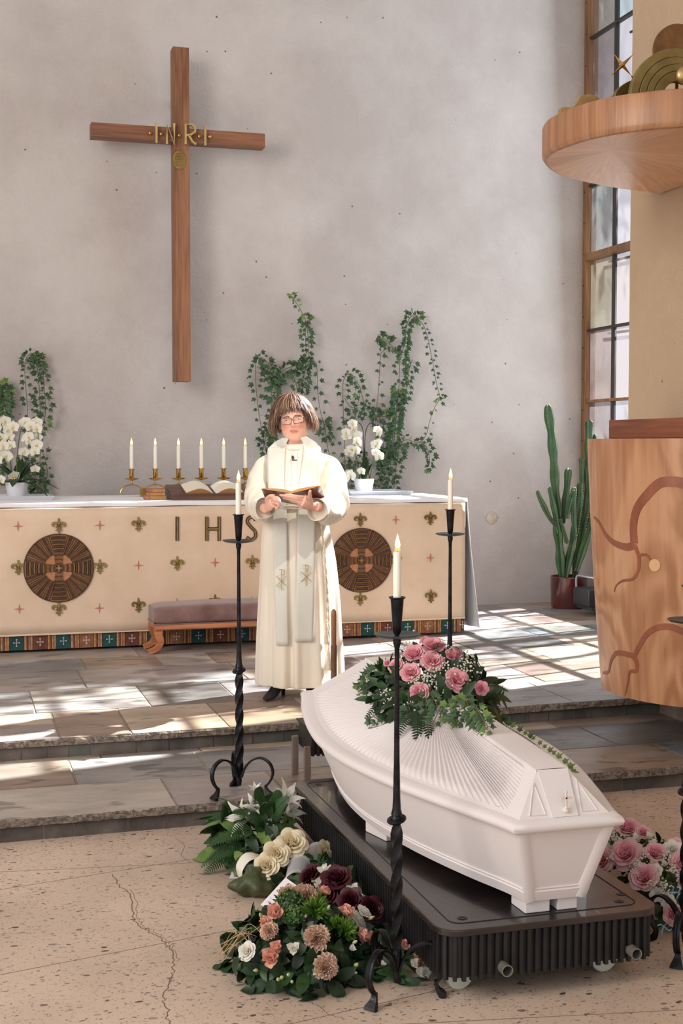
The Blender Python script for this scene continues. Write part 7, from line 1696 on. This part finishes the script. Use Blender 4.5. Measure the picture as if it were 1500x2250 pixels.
# rope cincture with hanging ends
rope = mat('rope_cord', S(222, 212, 192), 0.85, bump=0.5, bscale=120)
b = MB()
for dz in (0, 0.012):
    for ph_ in (0, PI):
        P = []
        for k in range(200):
            a = 2*PI*k/200; p = robe(a, 1.043+dz); t_a = 46*a+ph_; o_ = Vector((math.cos(a), math.sin(a), 0)); P.append(p*1.0+o_*(0.012+0.003*math.cos(t_a))+Vector((0, 0, 0.003*math.sin(t_a))))
        b.tube(P, 0.0034, 5, closed=True)
for pts, tz in ((((703, 1116), (706, 1160), (713, 1230), (716, 1300), (717, 1368)), 1368), (((699, 1116), (711, 1190), (718, 1280), (722, 1360), (722, 1425)), 1425)):
    P = [Vector((lx(x, -.13), min(robefs(lx(x, -.13)+q, zz(y, -.13)) for q in (-.03, 0, .02))-0.010, zz(y, -.13))) for x, y in pts]; P = smoothpath(P, 14)
    for ph_ in (0, PI): b.tube([p+Vector((0.0022*math.cos(i*0.9+ph_), 0.0022*math.sin(i*0.9+ph_), 0)) for i, p in enumerate(P)], 0.0032, 6)
    b.lathe([(0.004, 0.0), (0.009, -0.012), (0.011, -0.03), (0.009, -0.045), (0.013, -0.075), (0.014, -0.115), (0, -0.117)], 12, c=tuple(P[-1]))
b.build('rope_cincture', rope, per)
# clip microphone
c = Vector((lx(643, -.14), robefs(lx(643), zz(1008))-0.014, zz(1008))); b = MB(); b.sphere(c+Vector((0, -0.004, 0.008)), 0.0075, 8, sc=(1, 1, 1.3)); b.box(c.x-0.004, c.x+0.022, c.y-0.003, c.y+0.003, c.z-0.010, c.z-0.005); b.tube([c, c+Vector((0, 0, -0.01))], 0.004, 6)
P = smoothpath([c+Vector((0, 0, -.008)), c+Vector((.006, .002, -.03)), c+Vector((.018, .0, -.045)), c+Vector((.018, .0, -.07))], 5); b.tube(P, 0.0012, 4)
b.build('clip_microphone', mat('mic_black', S(28, 30, 36), 0.5), per)
# boots
bt_ = mat('black_suede', S(30, 28, 32), 0.7)
for sx, rot, yy in ((-0.105, R(-24), -0.05), (0.075, R(10), 0.02)):
    b = MB(); Mx = Matrix.Translation((sx, yy, 0.0)) @ Matrix.Rotation(rot, 4, 'Z')
    secs = [(-0.150, .006, .020, .012), (-0.135, .024, .026, .016), (-0.10, .034, .034, .022), (-0.05, .034, .058, .034), (0.0, .031, .095, .052), (0.03, .030, .13, .064), (0.06, .031, .135, .072), (0.082, .022, .12, .078)]
    rings = []
    for y, hw, top, bot in secs:
        bt0 = 0.006+max(0, (y+0.06))*0.48 if y > -0.06 else 0.004; rings.append([Vector((hw*math.cos(2*PI*k/18), y, (top+bt0)/2+(top-bt0)/2*math.sin(2*PI*k/18))) for k in range(18)])
    n = 18; b.add([p for r in rings for p in r], [(i*n+k, (i+1)*n+k, (i+1)*n+(k+1) % n, i*n+(k+1) % n) for i in range(len(rings)-1) for k in range(n)]+[tuple(range(n)), tuple(range(len(rings)*n-1, (len(rings)-1)*n-1, -1))], 0, Mx)
    b.tube([(0, 0.062, 0.075), (0, 0.066, 0.04), (0, 0.066, 0.0)], [0.022, 0.012, 0.010], 12, 0, Mx); b.tube([(0, 0.045, 0.08), (0, 0.05, 0.2)], [0.038, 0.044], 18, 0, Mx)
    b.build('ankle_boot', bt_, per)
# ---- the open book in the hands (a thing of its own)
hb = thing('open_book', 'open red-brown leather book held in both hands by the robed person', 'book', PM @ loc(640, 1084, -0.37), -YAW); bi_ = Matrix.Translation(-loc(640, 1084, -0.37))
TLc, TS, TRc = bi_ @ loc(574, 1073.5, -0.375), Vector((0, 0, 0)), bi_ @ loc(704, 1067.5, -0.375)
dn_ = Vector((0.012, 0.175, -0.062)); dn_r = Vector((0.02, 0.175, -0.066)); cvm = mat('oxblood_leather', S(126, 62, 58), 0.3, c2=S(96, 44, 44), nscale=10, coat=0.4)
b = MB()
for T_, dd_ in ((TLc, dn_), (TRc, dn_r)):
    nn = (T_-TS).cross(dd_).normalized(); nn = nn if nn.z > 0 else -nn; P = [TS, T_, T_+dd_, TS+(dn_+dn_r)/2]; b.prism([p for p in P], nn*-0.003)
b.build('cover', cvm, hb, smooth=False, bevel=0.001)
b = MB()
for T_, dd_ in ((TLc, dn_), (TRc, dn_r)):
    n = 12; nn = (T_-TS).cross(dd_).normalized(); nn = nn if nn.z > 0 else -nn; vs = []
    for i in range(n+1):
        u = i/n; base = TS.lerp(T_*0.96, u)+dd_*0.03+nn*0.001; h_ = nn*(0.004+0.014*math.sin(PI*min(1, u*0.9+0.12))**0.7*(1-0.5*u)); vs += [base, base+h_, base+dd_*0.94, base+dd_*0.94+h_]
    fl = T_.x > 0
    for i in range(n):
        a = 4*i; F = [(a+1, a+5, a+7, a+3)]; G = [(a, a+4, a+5, a+1), (a+2, a+3, a+7, a+6)]
        b.add([], [])
        b.f += []; 
    off = len(b.v); b.v += [tuple(p) for p in vs]
    for i in range(n):
        a = off+4*i; b.f.append([a+1, a+5, a+7, a+3]); b.m.append(0); b.f.append([a, a+4, a+5, a+1]); b.m.append(1); b.f.append([a+2, a+3, a+7, a+6]); b.m.append(1)
    a = off+4*n; b.f.append([a, a+2, a+3, a+1]); b.m.append(1)
b.build('pages', [paper, gilt], hb, auto=40)
